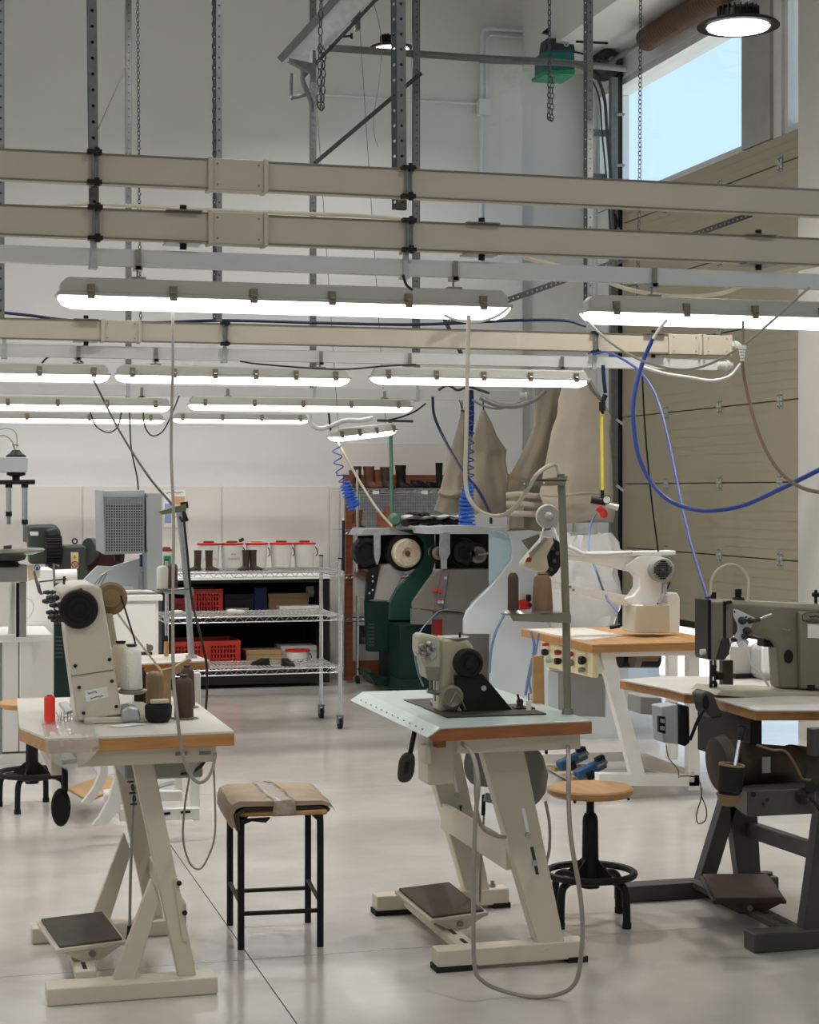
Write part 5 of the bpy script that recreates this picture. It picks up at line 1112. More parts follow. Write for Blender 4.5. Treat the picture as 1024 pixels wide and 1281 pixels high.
# ================================================================ black bench against the back wall
x0_, x1_ = PY(203, 800, 13.2).x, PY(413, 800, 13.2).x
BE = thing('bench', 'low black open bench with a white board top behind the wire trolley', 'bench', ((x0_ + x1_) / 2, 13.5, 0))
obj('top_board', box(x0_, x1_, 13.2, 13.83, .82, .845), 'white_plain', BE)
obj('top_rail', box(x0_, x1_, 13.22, 13.82, .795, .819), 'black', BE)
for xx in (x0_, x1_ - .06): obj('side_panel', box(xx, xx + .06, 13.22, 13.82, .03, .794), 'black', BE)
obj('back_panel', box(x0_ + .06, x1_ - .06, 13.79, 13.82, .13, .794), 'dark_inside', BE)
obj('mid_shelf', box(x0_ + .061, x1_ - .061, 13.28, 13.788, .50, .525), 'dark_inside', BE)
obj('base_shelf', box(x0_ + .061, x1_ - .061, 13.24, 13.788, .03, .13), 'black', BE)
def crate(label, u0, v0, u1, v1, Y, dep, zb_, m='red_crate', nx=2):
    a = PY(u0, v1, Y); c_ = PY(u1, v0, Y); h = c_.z - a.z; x0, x1 = a.x, c_.x; z0 = zb_; z1 = zb_ + h
    th = thing('plastic_crate', label, 'crate', ((x0 + x1) / 2, Y + dep / 2, z0), 'red plastic crates')
    obj('bottom', box(x0 + .01, x1 - .01, Y + .01, Y + dep - .01, z0, z0 + .012), m, th)
    b = B().box(x0, x1, Y, Y + dep, z1 - .03, z1 - .024)
    obj('rim', B().box(x0, x1, Y, Y + .014, z1 - .035, z1).box(x0, x1, Y + dep - .014, Y + dep, z1 - .035, z1).box(x0, x0 + .014, Y + .014, Y + dep - .014, z1 - .035, z1).box(x1 - .014, x1, Y + .014, Y + dep - .014, z1 - .035, z1), m, th)
    for nm, yy_ in (('front_wall', Y + .004), ('back_wall', Y + dep - .010)):
        b = B(); b.box(x0 + .004, x1 - .004, yy_, yy_ + .006, z0, z0 + h * .24); W_ = (x1 - x0) / nx
        for k in range(nx + 1): xx = x0 + W_ * k; b.box(max(x0 + .002, xx - .028), min(x1 - .002, xx + .028), yy_ - .002, yy_ + .008, z0, z1 - .035)
        for k in range(nx * 11): xx = x0 + (x1 - x0) * (k + .5) / (nx * 11); b.box(xx - .005, xx + .005, yy_, yy_ + .006, z0 + h * .24, z1 - .035)
        for zz in (.42, .58, .74): b.box(x0 + .005, x1 - .005, yy_ + .001, yy_ + .0055, z0 + h * zz - .005, z0 + h * zz + .005)
        obj(nm, b, m, th, smooth=False)
    b = B()
    for xx in (x0 + .004, x1 - .010): b.box(xx, xx + .006, Y + .01, Y + dep - .01, z0, z1 - .035)
    each('side_wall', b, m, th)
    return th
crate('large red ventilated crate on the bottom of the black bench', 213, 793, 301, 833, 13.26, .42, .131, nx=2)
crate('red crate on the left of the middle bench shelf', 240, 734, 279, 771, 13.32, .40, .526, nx=1)
crate('darker red crate half hidden at the far left of the middle shelf', 208, 745, 239, 771, 13.34, .40, .526, 'red_dark', nx=1)
def carton(label, u0, v0, u1, v1, Y, dep, z, m, name='carton', cat='box', flap=True, group=None):
    a = PY(u0, v1, Y); c_ = PY(u1, v0, Y); h = c_.z - a.z
    th = thing(name, label, cat, ((a.x + c_.x) / 2, Y + dep / 2, z), group)
    obj('body', box(a.x, c_.x, Y, Y + dep, z, z + h), m, th, bevel=.003)
    if flap: obj('lid', box(a.x - .003, c_.x + .003, Y - .003, Y + dep + .003, z + h * .78, z + h + .003), m, th, bevel=.002)
    return th
carton('black stacked tray box on the middle bench shelf', 281, 741, 317, 770, 13.40, .30, .526, 'black')
carton('grey flat box before the black tray box', 282, 757, 311, 762, 13.36, .03, .57, 'grey_enamel', flap=False)
carton('upright navy black folder on the middle bench shelf', 318, 733, 334, 770, 13.40, .3, .526, 'navy', 'folder', 'folder', False)
carton('brown cardboard box on the middle bench shelf', 336, 742, 386, 770, 13.46, .25, .526, 'cardboard')
carton('white flat carton on the right of the middle bench shelf', 350, 756, 405, 770, 13.30, .15, .526, 'carton_white')
q = PY(396, 750, 13.5); one('paper_roll', B().rev((q.x - .07, 13.55, .70), (q.x + .04, 13.55, .705), [(0, .04), (.02, .045), (.98, .045), (1, .04)], 16), 'carton_white', 'white paper roll in the shade above the flat carton', 'roll')
carton('brown cardboard box on the base of the bench', 308, 809, 352, 833, 13.36, .2, .131, 'cardboard')
carton('white carton behind the small bucket on the bench base', 352, 806, 400, 833, 13.42, .25, .131, 'carton_white')
def bucket(label, base, r, h, group, lid='red', knob='red_dark', handle=True):
    c = Vector(base); th = thing('bucket', label, 'bucket', c, group)
    obj('pail', B().rev(c, c + Vector((0, 0, h)), [(0, r * .84), (.04, r * .88), (.9, r * .98), (1, r)], 28), 'bucket_white', th)
    obj('lid', B().rev(c + Vector((0, 0, h - .004)), c + Vector((0, 0, h + .009)), [(0, r * 1.05), (.4, r * 1.07), (.8, r * 1.07), (1, r * .98)], 28), lid, th)
    if knob: obj('lid_cap', B().rev(c + Vector((0, 0, h + .009)), c + Vector((0, 0, h + .022)), [(0, r * .5), (.8, r * .5), (1, r * .42)], 18), knob, th)
    if handle:
        obj('handle', B().tube([c + Vector((r * 1.0, -.01, h * .86)), c + Vector((r * 1.12, -.02, h * .75)), c + Vector((r * 1.15, -.03, h * .58)), c + Vector((r * .98, -.035, h * .48))], .0035, 6, 3), 'black', th)
    return th
# ---- chrome wire trolley
xl, xr, yf_, yk_ = 1.445, 2.525, 10.82, 11.36
TY = thing('wire_trolley', 'chrome wire shelving trolley on castors before the back wall', 'trolley', ((xl + xr) / 2, 11.1, 0))
for i, (x, y) in enumerate(((xl, yf_), (xr, yf_), (xl, yk_), (xr, yk_))):
    po = obj('post', B().cyl((x, y, .085), (x, y, 1.06), .0125, n=14), 'chrome', TY)
    obj('post_cap', B().cyl((x, y, 1.06), (x, y, 1.068), .014, n=12), 'black', po)
    ca = obj('castor', B().cyl((x - .012, y, .032), (x + .012, y, .032), .032, n=20), 'black_rubber', TY)
    obj('fork', B().prism([(x - .017, y - .03, .035), (x - .017, y + .03, .035), (x - .017, y + .02, .085), (x - .017, y - .02, .085)], (.004, 0, 0)).prism([(x + .013, y - .03, .035), (x + .013, y + .03, .035), (x + .013, y + .02, .085), (x + .013, y - .02, .085)], (.004, 0, 0)).box(x - .02, x + .02, y - .02, y + .02, .078, .088), 'galvanised', ca)
    for z in (.985, .71, .385): obj('shelf_collar', B().rev((x, y, z - .03), (x, y, z + .004), [(0, .017), (1, .021)], 12), 'chrome', po)
for z in (.985, .71, .385):
    s_ = obj('shelf', B().tube([(xl, yf_, z), (xr, yf_, z)], .0042, 6).tube([(xl, yf_, z - .032), (xr, yf_, z - .032)], .0042, 6).tube([(xl, yk_, z), (xr, yk_, z)], .0042, 6).tube([(xl, yk_, z - .032), (xr, yk_, z - .032)], .0042, 6)
        .tube([(xl, yf_, z), (xl, yk_, z)], .0042, 6).tube([(xr, yf_, z), (xr, yk_, z)], .0042, 6).tube([(xr, yf_, z - .032), (xr, yk_, z - .032)], .0042, 6).tube([(xl, yf_, z - .032), (xl, yk_, z - .032)], .0042, 6), 'chrome', TY)
    b = B(); n = 42
    for k in range(n + 1): x = xl + (xr - xl) * k / n; b.tube([(x, yf_, z + .004), (x, yk_, z + .004)], .0024, 4)
    for y in (yf_ + .14, yf_ + .28, yf_ + .42): b.tube([(xl, y, z), (xr, y, z)], .0035, 5)
    obj('shelf_wires', b, 'chrome', s_, kind='stuff')
    for y in (yf_, yk_):
        n = 34; pts = [(xl + (xr - xl) * k / n, y, z - (.032 if k % 2 else 0)) for k in range(n + 1)]
        obj('truss_wire', B().tube(pts, .0026, 5), 'chrome', s_)
zt_ = .992
GB = 'white buckets with red lids on the trolley'
for i, (u, lb, kn) in enumerate(((261, 'first white bucket from the left behind the left boots', 'red_dark'), (290, 'white bucket with printed hazard diamonds', 'boot_russet'), (321, 'white bucket directly behind the right boot pair', 'paper_orange'), (351.5, 'white bucket with red cap, second from the right', 'red_dark'), (380.5, 'white bucket with red cap at the right end', 'red_dark'))):
    q = PY(u, 700, 11.22); bk = bucket(lb, (q.x, 11.22, zt_ + .003), .070, .150, GB, 'red', kn, handle=(i != 0))
    if i in (0, 1):
        for k in range(4):
            c = Vector((q.x - .03 + k * .02, 11.22 - .066, zt_ + .062))
            obj('hazard_mark', B().tube([c + Vector((-.008, 0, 0)), c + Vector((0, 0, .008)), c + Vector((.008, 0, 0)), c + Vector((0, 0, -.008))], .0012, 4, 1, True), 'red', bk)
        obj('printed_line', B().tube([(q.x - .015, 11.22 - .068, zt_ + .09), (q.x - .005, 11.22 - .0695, zt_ + .096), (q.x + .005, 11.22 - .0695, zt_ + .09), (q.x + .015, 11.22 - .068, zt_ + .095)], .0012, 4), 'ink', bk)
q = PY(193, 700, 11.1); bucket('small white tub with a brown cap at the left end of the trolley', (xl + .05, 11.2, zt_ + .003), .05, .115, GB, 'red_dark', 'boot_russet', False)
one('lid_piece', B().cbox((PY(296, 675, 11.22).x + .03, 11.22, zt_ + .18), .03, .03, .02, Matrix.Rotation(-.4, 3, 'Y')), 'boot_brown', 'dark wedge lying on the lid of the hazard bucket', 'wedge')
one('green_carton', box(PY(203, 690, 11.0).x, PY(203, 690, 11.0).x + .06, 11.0, 11.03, zt_ + .03, zt_ + .10), 'green_plastic', 'small green carton behind the white cone', 'carton') if False else None
carton('small green and white carton at the left end of the trolley top', 206, 693, 214, 711, 11.0, .06, zt_ + .003, 'green_plastic', flap=False)
q = PY(360, 830, 13.3); bucket('small white bucket with red lid on the bench base', (PY(372, 830, 13.32).x, 13.32, .132), .09, .135, 'white buckets with red lids on the trolley', 'red', None, True)
def boot(label, c, L, h, m, ang, group, name='boot', low=False, cat='boot'):
    c = Vector(c); th = thing(name, label, cat, c, group); R = Matrix.Rotation(ang, 3, 'Z')
    def ring(cx, z, a, w_, tilt=0):
        return [c + R @ Vector((cx + a * math.cos(t), w_ * math.sin(t) * (1 - .12 * math.cos(t)), z + tilt * math.cos(t))) for t in [2 * math.pi * k / 16 for k in range(16)]]
    W = L * .22
    obj('sole', B().loft([ring(L * .5, 0, L * .5, W), ring(L * .5, L * .05, L * .5, W)]), 'sole', th)
    rs_ = [ring(L * .5, L * .05, L * .48, W * .95), ring(L * .47, L * .15, L * .45, W * .95), ring(L * .40, L * .24, L * .36, W * .85, -L * .03)]
    if low: rs_ += [ring(L * .30, L * .33, L * .25, W * .7, -L * .02), ring(L * .28, L * .345, L * .20, W * .55)]
    else: rs_ += [ring(L * .30, L * .34, L * .24, W * .75, -L * .03), ring(L * .28, L * .5, L * .25, W * .9), ring(L * .27, h * .8, L * .26, W * .98), ring(L * .275, h, L * .29, W * 1.08), ring(L * .275, h * 1.0, L * .24, W * .88)]
    obj('upper', B().loft(rs_), m, th)
    if low: obj('laces', B().tube([c + R @ Vector((L * .45, -W * .5, L * .27)), c + R @ Vector((L * .48, 0, L * .285)), c + R @ Vector((L * .45, W * .5, L * .27))], L * .02, 5), 'sole', th)
    return th
GBt = 'brown boots on the trolley'
for u, ang, lb in ((252, math.pi - .15, 'left boot of the left brown pair on the trolley'), (256.5, -.1, 'right boot of the left brown pair on the trolley'), (311.5, math.pi + .35, 'left boot of the right brown pair on the trolley'), (311.5, -.15, 'right boot of the right brown pair on the trolley')):
    q = PY(u, 711, 10.93); boot(lb, (q.x, 10.93, zt_ + .001), .086, .125, 'boot_brown', ang, GBt)
for u, ang, lb in ((338, math.pi - .5, 'left black shoe of the pair on the lowest trolley shelf'), (352, -1.1, 'right black shoe of the pair on the lowest trolley shelf')):
    q = PY(u, 836, 10.98); boot(lb, (q.x, 10.98, .392), .13, .09, 'boot_black', ang, 'black shoes on the lowest shelf', 'shoe', True, 'shoe')
for i, (u, v, r) in enumerate(((290, 769, .03), (300, 771, .025), (222, 768, .03))):
    q = PY(u, v, 11.0); one('paper_scrap', B().sphere((q.x, 11.0, .716 + r * .55), r, 10, (1.3, .8, .55)), 'carton_white', ('pale scrap of cloth on the middle shelf under the black trays', 'smaller pale scrap right beside the first on the middle shelf', 'pale scrap at the left of the middle shelf')[i], 'scrap')
rd = PY(427, 702, 10.85); rd_ = thing('brush', 'black handled rod standing at the trolley corner', 'brush', (xr + .025, yf_, .90)); obj('rod', B().cyl((xr + .022, yf_, .985), (xr + .022, yf_, 1.30), .010, n=10), 'black', rd_); obj('tip', B().cyl((xr + .022, yf_, 1.30), (xr + .022, yf_, 1.315), .006, n=8), 'white_plain', rd_)
# ================================================================ boot rack
YR = 13.38
xr0, xr1 = PY(431, 700, YR).x, PY(600, 700, YR).x
RK = thing('boot_rack', 'brown wooden rack with wire shelves full of boots by the back wall', 'rack', ((xr0 + xr1) / 2, 13.5, 0))
zf = [PY(490, v, YR).z for v in (612, 663, 718, 771)]
a = PY(432, 596, YR); c_ = PY(441, 845, YR)
obj('side_board', box(a.x, c_.x, YR, YR + .04, .02, a.z), 'rack_wood', RK)
obj('top_board', box(PY(445, 600, YR).x, xr1, YR + .42, YR + .44, zf[0] - .0, PY(500, 594, YR + .4).z), 'rack_wood', RK)
obj('bottom_board', box(c_.x, xr1, YR, YR + .03, .06, .17), 'rack_wood', RK)
for x, y in ((PY(447, 700, YR - .03).x, YR - .03), (PY(441.5, 700, YR + .4).x, YR + .45)):
    obj('post', B().cyl((x, y, .06), (x, y, zf[0] + .15), .013, n=12), 'chrome', RK); obj('castor', B().cyl((x - .012, y, .03), (x + .012, y, .03), .03, n=16), 'black_rubber', RK)
b = B(); a = PY(450, 613, YR + .43); c_ = PY(560, 657, YR + .43)
bpn = obj('back_sheet', box(a.x, xr1, YR + .43, YR + .435, c_.z - .05, a.z), 'galv_light', RK)
b = B()
for i in range(40):
    for j in range(12): p = Vector((a.x + .02 + i * .021, YR + .429, c_.z - .03 + j * .026)); b.add([p + Vector((dx, 0, dz2)) for dx, dz2 in ((-.004, 0), (0, -.004), (.004, 0), (0, .004))], [(0, 1, 2, 3)])
obj('sheet_holes', b, 'dark_inside', bpn, kind='stuff')
for z in zf:
    s_ = obj('shelf', B().tube([(xr0, YR - .03, z), (xr1, YR - .03, z)], .006, 6).tube([(xr0, YR - .03, z - .03), (xr1, YR - .03, z - .03)], .006, 6), 'chrome', RK)
    b = B(); n = 26
    for k in range(n): x = xr0 + (xr1 - xr0) * k / n; b.tube([(x, YR - .03, z - .03), (x + .03, YR - .03, z)], .004, 4)
    for k in range(30): x = xr0 + (xr1 - xr0) * k / 30; b.tube([(x, YR - .03, z + .002), (x, YR + .42, z + .002)], .003, 4)
    obj('shelf_wires', b, 'chrome', s_, kind='stuff')
for u in (470, 531): a = PY(u, 614, YR - .04); obj('shelf_label', box(a.x - .025, a.x + .025, YR - .04, YR - .036, a.z - .026, a.z), 'paper', RK)
GR = 'boots on the brown rack'
def rb(u, z, L, h, m, ang, lb, low=False, Y=YR + .08): boot(lb, (PY(u, 640, Y).x, Y, z + .008), L, h, m, ang, GR, 'shoe' if low else 'boot', low, 'shoe' if low else 'boot')
rb(437, zf[0], .11, .14, 'boot_russet', -.9, 'small russet boot at the left end of the rack top')
rb(443, zf[0], .13, .17, 'boot_brown', -1.0, 'dark brown boot second from the left on the rack top')
rb(454, zf[0], .16, .17, 'boot_russet', -.3, 'tall russet boot left of the green pole')
rb(466, zf[0], .16, .145, 'boot_russet', -.2, 'shorter russet boot in the middle of the rack top')
rb(477, zf[0], .16, .165, 'boot_brown', -1.1, 'brown boot right beside the green pole')
rb(494, zf[0], .16, .18, 'boot_black', -.35, 'black ankle boot just right of the green pole')
rb(512, zf[0], .19, .10, 'boot_black', .05, 'low black shoe with a buckle on the rack top', True)
rb(532, zf[0], .15, .10, 'boot_black', .1, 'low black shoe beside the tall black boot', True)
rb(546, zf[0], .12, .20, 'boot_black', -1.2, 'tall dark boot against the hanging sack')
rb(452, zf[1], .15, .15, 'boot_tan', math.pi + .5, 'left tan boot on the second rack shelf')
rb(470, zf[1], .16, .13, 'boot_tan', -.25, 'right tan boot on the second rack shelf')
rb(482, zf[1], .12, .18, 'boot_tan', -1.2, 'upright tan boot half behind the green pole foot')
rb(437, zf[1], .13, .12, 'boot_brown', -.2, 'dark boot at the left end of the second rack shelf')
rb(444, zf[2], .15, .12, 'boot_brown', -.6, 'brown boot on the third rack shelf')
rb(446, zf[3] - .22, .15, .14, 'boot_brown', -.6, 'brown boot near the bottom of the rack')
# ================================================================ finishing machines (three side by side)
def fin(label, name, x, y): return thing(name, label, 'machine', (x, y, 0))
YA, YBB, YC_ = 12.85, 12.45, 11.95
FA = fin('dark green finishing machine with a large pale brush wheel', 'finishing_machine', PY(505, 800, YA).x, YA + .1)
def PP(par, name, pix, Y, th_, m, **k): return obj(name, B().py(pix, Y, Y + th_), m, par, **k)
PP(FA, 'cabinet', [(486, 762), (546, 775), (556, 852), (486, 848)], YA + .01, .30, 'green_dark', bevel=.006)
PP(FA, 'side_door', [(458, 752), (487, 753), (487, 816), (460, 815)], YA - .04, .08, 'green_dark', bevel=.006)
b = B()
for k in range(7): b.py([(461, 780 + k * 4.4), (468, 780 + k * 4.4), (468, 782 + k * 4.4), (461, 782 + k * 4.4)], YA - .044, YA - .04)
each('vent_slat', b, 'olive_dark', FA)
PP(FA, 'plinth', [(460, 842), (466, 839), (480, 848), (560, 850), (560, 859), (472, 859)], YA - .06, .36, 'green_dark', bevel=.006)
PP(FA, 'curved_side', [(497, 663), (543, 663), (545, 700), (541, 716), (523, 741), (516, 756), (515, 776), (486, 776), (487, 755), (496, 736), (510, 722), (524, 708), (531, 692), (530, 680), (523, 670)], YA - .07, .03, 'green_machine', bevel=.006)
PP(FA, 'hood', [(455, 661), (500, 661), (545, 663), (545, 668), (449, 670)], YA - .06, .36, 'galv_light', bevel=.004)
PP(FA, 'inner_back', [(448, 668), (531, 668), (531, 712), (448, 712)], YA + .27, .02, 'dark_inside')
PP(FA, 'strut', [(468, 667), (476, 667), (476, 694), (473, 706), (471, 706), (468, 694)], YA - .09, .03, 'galv_light', bevel=.003)
c = PY(508.5, 692, YA - .09)
wr = obj('brush_wheel', B().rev(c + Vector((0, .07, 0)), c + Vector((0, -.03, 0)), [(0, .102), (.5, .110), (.9, .107), (1, .095), (1.0, .04), (.92, .036), (.9, .02)], 48), 'brush_fibre', FA)
obj('wheel_nut', B().rev(c + Vector((0, -.018, 0)), c + Vector((0, -.04, 0)), [(0, .022), (.5, .020), (1, .010)], 16), 'boot_russet', wr)
obj('wheel_housing', B().rev(c + Vector((0, .20, 0)), c + Vector((0, .05, 0)), [(0, .12), (.4, .135), (1, .138), (1, .118)], 36), 'black', FA)
c = PY(458, 690, YA - .02); obj('side_wheel', B().rev(c + Vector((0, .09, 0)), c + Vector((0, -.04, 0)), [(0, .10), (.5, .112), (1, .10), (1, .07), (.8, .065)], 36), 'black', FA)
obj('side_wheel_rim', B().ring(c + Vector((0, -.03, 0)), (0, 1, 0), .085, .008, 30, 6), 'galv_dark', FA)
PP(FA, 'dust_tray', [(476, 707), (510, 704), (500, 728), (487, 752), (467, 750)], YA - .03, .14, 'concrete_grey', bevel=.006)
PP(FA, 'knob_panel', [(461, 712), (474, 707), (466, 750), (458, 752)], YA - .05, .06, 'black')
b = B()
for (u, v) in ((466, 721), (466, 727), (462, 742), (466, 738)): b.cyl(PY(u, v, YA - .07), PY(u, v, YA - .05), .008, n=10)
each('knob', b, 'galv_light', FA)
PP(FA, 'lower_tray', [(446, 722), (470, 722), (463, 748), (446, 745)], YA + .06, .1, 'concrete_grey')
PP(FA, 'shoe_shelf', [(446, 716), (462, 716), (462, 722), (446, 722)], YA + .02, .1, 'boot_russet')
FB = fin('grey finishing machine with small wheels and push buttons in the middle', 'finishing_machine', PY(560, 800, YBB).x, YBB + .1)
PP(FB, 'top_bar', [(528, 659), (592, 657), (616, 661), (616, 668), (531, 668)], YBB - .08, .3, 'white_cool', bevel=.003)
PP(FB, 'strut', [(551, 666), (563, 666), (563, 692), (559, 700), (559, 712), (552, 712), (552, 700), (550, 692)], YBB - .09, .03, 'galv_light', bevel=.003)
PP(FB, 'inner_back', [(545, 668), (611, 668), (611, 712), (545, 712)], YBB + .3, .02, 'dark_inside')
for (u, v, r, m_) in ((597, 694, .062, 'machine_grey'), (580, 691, .085, 'black'), (549, 692, .05, 'machine_grey')):
    c = PY(u, v, YBB - .02); obj('wheel', B().rev(c + Vector((0, .14, 0)), c + Vector((0, -.03, 0)), [(0, r * .9), (.6, r), (.95, r), (1, r * .85), (1, r * .6), (.9, r * .5), (.9, r * .2)], 28), m_, FB)
    obj('wheel_rim', B().ring(c + Vector((0, .03, 0)), (0, 1, 0), r * 1.15, .012, 28, 6), 'black', FB)
obj('shaft', B().cyl(PY(597, 694, YBB - .06), PY(610, 692, YBB - .04), .010, n=10), 'steel', FB)
PP(FB, 'front_panel', [(562, 712), (612, 712), (612, 732), (590, 752), (583, 766), (553, 764)], YBB - .05, .2, 'machine_grey', bevel=.004)
PP(FB, 'button_panel', [(553, 713), (562, 712), (553, 765), (543, 763)], YBB - .07, .05, 'purple_grey', bevel=.002)
PP(FB, 'curved_side', [(553, 713), (543, 763), (516, 760), (516, 754), (524, 742), (541, 722)], YBB - .05, .04, 'machine_grey', bevel=.003)
PP(FB, 'lower_side', [(515, 761), (541, 765), (540, 781), (515, 781)], YBB - .05, .04, 'machine_grey')
b = B()
for (u, v) in ((557, 723), (553, 753), (549, 753)): b.cyl(PY(u, v, YBB - .09), PY(u, v, YBB - .07), .012, n=12)
each('knob', b, 'galv_light', FB)
each('button', B().cyl(PY(544, 738, YBB - .095), PY(544, 738, YBB - .05), .014, n=12).cyl(PY(550, 739, YBB - .095), PY(550, 739, YBB - .07), .012, n=12), 'red', FB)
PP(FB, 'cabinet', [(541, 765), (583, 767), (582, 794), (582, 850), (541, 850)], YBB - .02, .33, 'machine_grey', bevel=.004)
PP(FB, 'green_base', [(500, 782), (541, 782), (541, 852), (500, 852)], YBB + .02, .36, 'green_dark', bevel=.004)
PP(FB, 'red_switch', [(541.5, 775), (553, 775), (553, 796), (541.5, 796)], YBB - .03, .01, 'red_dark')
PP(FB, 'side_box', [(582, 793), (614, 793), (614, 865), (582, 865)], YBB - .04, .3, 'machine_grey', bevel=.003)
PP(FB, 'plinth', [(500, 850), (582, 850), (582, 867), (500, 866)], YBB - .03, .35, 'green_dark')
FC = fin('big white finishing machine with a curved side and clear visor', 'finishing_machine', PY(645, 800, YC_).x, YC_ + .2)
PP(FC, 'curved_side', [(612, 660), (632, 659), (716, 645), (716, 668), (690, 676), (690, 875), (614, 875), (614, 793), (581, 793), (581, 775), (585, 764), (592, 756), (612, 736), (630, 714), (640, 700), (641, 684), (636, 668), (628, 664)], YC_, .05, 'white_cool', bevel=.004)
PP(FC, 'body', [(640, 740), (690, 680), (690, 874), (640, 874)], YC_ + .051, .30, 'white_cool', bevel=.004)
PP(FC, 'visor', [(612, 665), (621, 664), (631, 668), (638, 678), (640, 688), (636, 700), (626, 714), (612, 730)], YC_ + .02, .02, 'visor')
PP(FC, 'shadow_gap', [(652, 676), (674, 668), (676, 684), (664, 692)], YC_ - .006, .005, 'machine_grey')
PP(FC, 'slanted_duct', [(690, 655), (740, 640), (760, 645), (716, 668), (690, 676)], YC_ + .02, .3, 'white_cool', bevel=.004)
obj('pressure_valve', B().py([(648, 752), (657, 750), (664, 754), (664, 762), (650, 763)], YC_ - .04, YC_ - .004), 'red', FC, bevel=.004)
each('valve_knob', B().cyl(PY(661, 744, YC_ - .03), PY(661, 752, YC_ - .03), .018, n=12).cyl(PY(663, 757, YC_ - .06), PY(663, 757, YC_ - .04), .016, n=14), 'black', FC)
# dark leather strip on top of the machines
LR = thing('leather_pile', 'pile of dark hides with pale edges on top of the finishing machines', 'hides', (PY(545, 655, 12.7).x, 12.75, PY(545, 660, 12.7).z))
for i, (u0, u1, v, h, m_) in enumerate(((508, 590, 658, 5, 'carton_white'), (506, 585, 653.5, 9, 'boot_black'), (504, 590, 646, 3, 'carton_white'), (512, 534, 643.5, 4, 'boot_black'))):
    rings = []
    for k in range(14):
        t = k / 13; p = PY(u0 + (u1 - u0) * t, v + 1.2 * math.sin(k * 1.9 + i), 12.70 + .02 * math.sin(k)); hh = h * 12.6 / F * (.5 + .1 * math.sin(k * 2.3)); rings.append([p + Vector((0, .12 * math.cos(a), hh * math.sin(a))) for a in [2 * math.pi * j / 10 for j in range(10)]])
    obj('hide', B().loft(rings), m_, LR)
# green pole with its arm
gp_ = PY(490, 655, 12.75)
GP = thing('green_pole', 'slim green steel pole with a crossbar and a round foot housing', 'pole', (gp_.x, 12.75, PY(490, 660, 12.75).z))
obj('pole', B().cyl(PY(490.5, 655, 12.75), PY(488, 524, 12.75), .015, n=12), 'green_pole', GP)
obj('crossbar', B().bar(PY(472, 526, 12.75), PY(516, 527, 12.75), .03, .018), 'galv_dark', GP)
c = PY(493, 650, 12.73); obj('foot_housing', B().rev(c + Vector((0, .05, 0)), c + Vector((0, -.05, 0)), [(0, .04), (.3, .048), (.8, .048), (1, .03)], 20), 'green_pole', GP)
# ================================================================ hanging sacks
def sack(label, rows, Y, m, nf=5, amp=.16, thick=.35, group='hanging dust sacks', seed=0, extra=None):
    rnd = random.Random(seed); ph = [rnd.random() * 6.28 for _ in range(4)]
    # resample rows
    R = []
    for (a, b_) in zip(rows[:-1], rows[1:]):
        for k in range(5):
            t = k / 5; R.append(tuple(a[i] + (b_[i] - a[i]) * t for i in range(3)))
    R.append(rows[-1]); N_ = 44; rings = []
    for j, (v, ul, ur) in enumerate(R):
        A_, C_ = PY(ul, v, Y), PY(ur, v, Y); ctr = (A_ + C_) / 2; hw = max((C_.x - A_.x) / 2, .004); T = j / (len(R) - 1); ring = []
        for k in range(N_):
            a = 2 * math.pi * k / N_; fold = 1 + 1.9 * amp * (.5 - abs(math.sin(nf * a / 2 + ph[0] + T * 1.6))) * (.5 + .8 * T) + amp * .5 * math.sin((2 * nf + 1) * a + ph[1] - T * 2) * T + .05 * math.sin(13 * T + 3 * a + ph[2])
            ring.append(ctr + Vector((hw * math.cos(a) * (1 + (fold - 1) * .16), hw * thick * math.sin(a) * fold - .03 * math.sin(9 * T + ph[3]) * T, .012 * math.sin(3 * a + ph[2]) * T)))
        rings.append(ring)
    th = thing('fabric_sack', label, 'sack', PY((rows[-1][1] + rows[-1][2]) / 2, rows[-1][0], Y), group)
    obj('cloth', B().loft(rings), m, th)
    return th
s1 = sack('left small beige sack hung to a point beside the blue coil', [(512, 577, 580), (530, 573, 586), (545, 569, 592), (580, 560, 600), (612, 551, 604), (618, 546, 606), (622, 549, 604), (640, 544, 608)], 12.0, 'cloth', seed=1)
s2 = sack('darker small sack with a pointed top right of the blue coil', [(512, 603, 606), (528, 596, 614), (545, 592, 621), (563, 590, 634), (575, 588, 632), (600, 586, 635), (625, 586, 640), (642, 587, 637)], 11.8, 'cloth', nf=4, amp=.2, seed=2)
s3 = sack('tall beige sack hanging behind the small pointed ones', [(474, 667, 710), (500, 669, 708), (530, 668, 702), (560, 655, 700), (592, 638, 698), (625, 636, 694), (662, 634, 692)], 11.35, 'cloth', nf=6, amp=.2, seed=3)
s4 = sack('largest pale beige sack near the door track', [(474, 706, 738), (500, 698, 754), (520, 696, 763), (540, 690, 762), (580, 684, 767), (618, 676, 768), (624, 676, 766), (640, 680, 768), (652, 690, 765)], 11.0, 'cloth_light', nf=5, amp=.10, seed=5, thick=.3)
each('neck_tie', B().ring(PY(578.5, 514, 12.0), (0, 0, 1), .012, .005, 12).tube([PY(578, 512, 12.0), PY(574, 500, 12.0), PY(571, 497, 12.0)], .004, 6, 3), 'black', s1); obj('neck_tie', B().cyl(PY(604.5, 514, 11.8), PY(604, 500, 11.8), .005, n=6), 'black', s2)
obj('cuff', B().loft([[PY(u, v, 11.25) + Vector((0, .02 * math.sin(i * 1.7), 0)) for i, (u, v) in enumerate(q_)] for q_ in ([(634, 592), (650, 596), (668, 601), (668, 604), (650, 599), (634, 596)], [(634, 596), (650, 600), (668, 605), (668, 607), (650, 603), (634, 600)])]), 'thread_tan', s3)
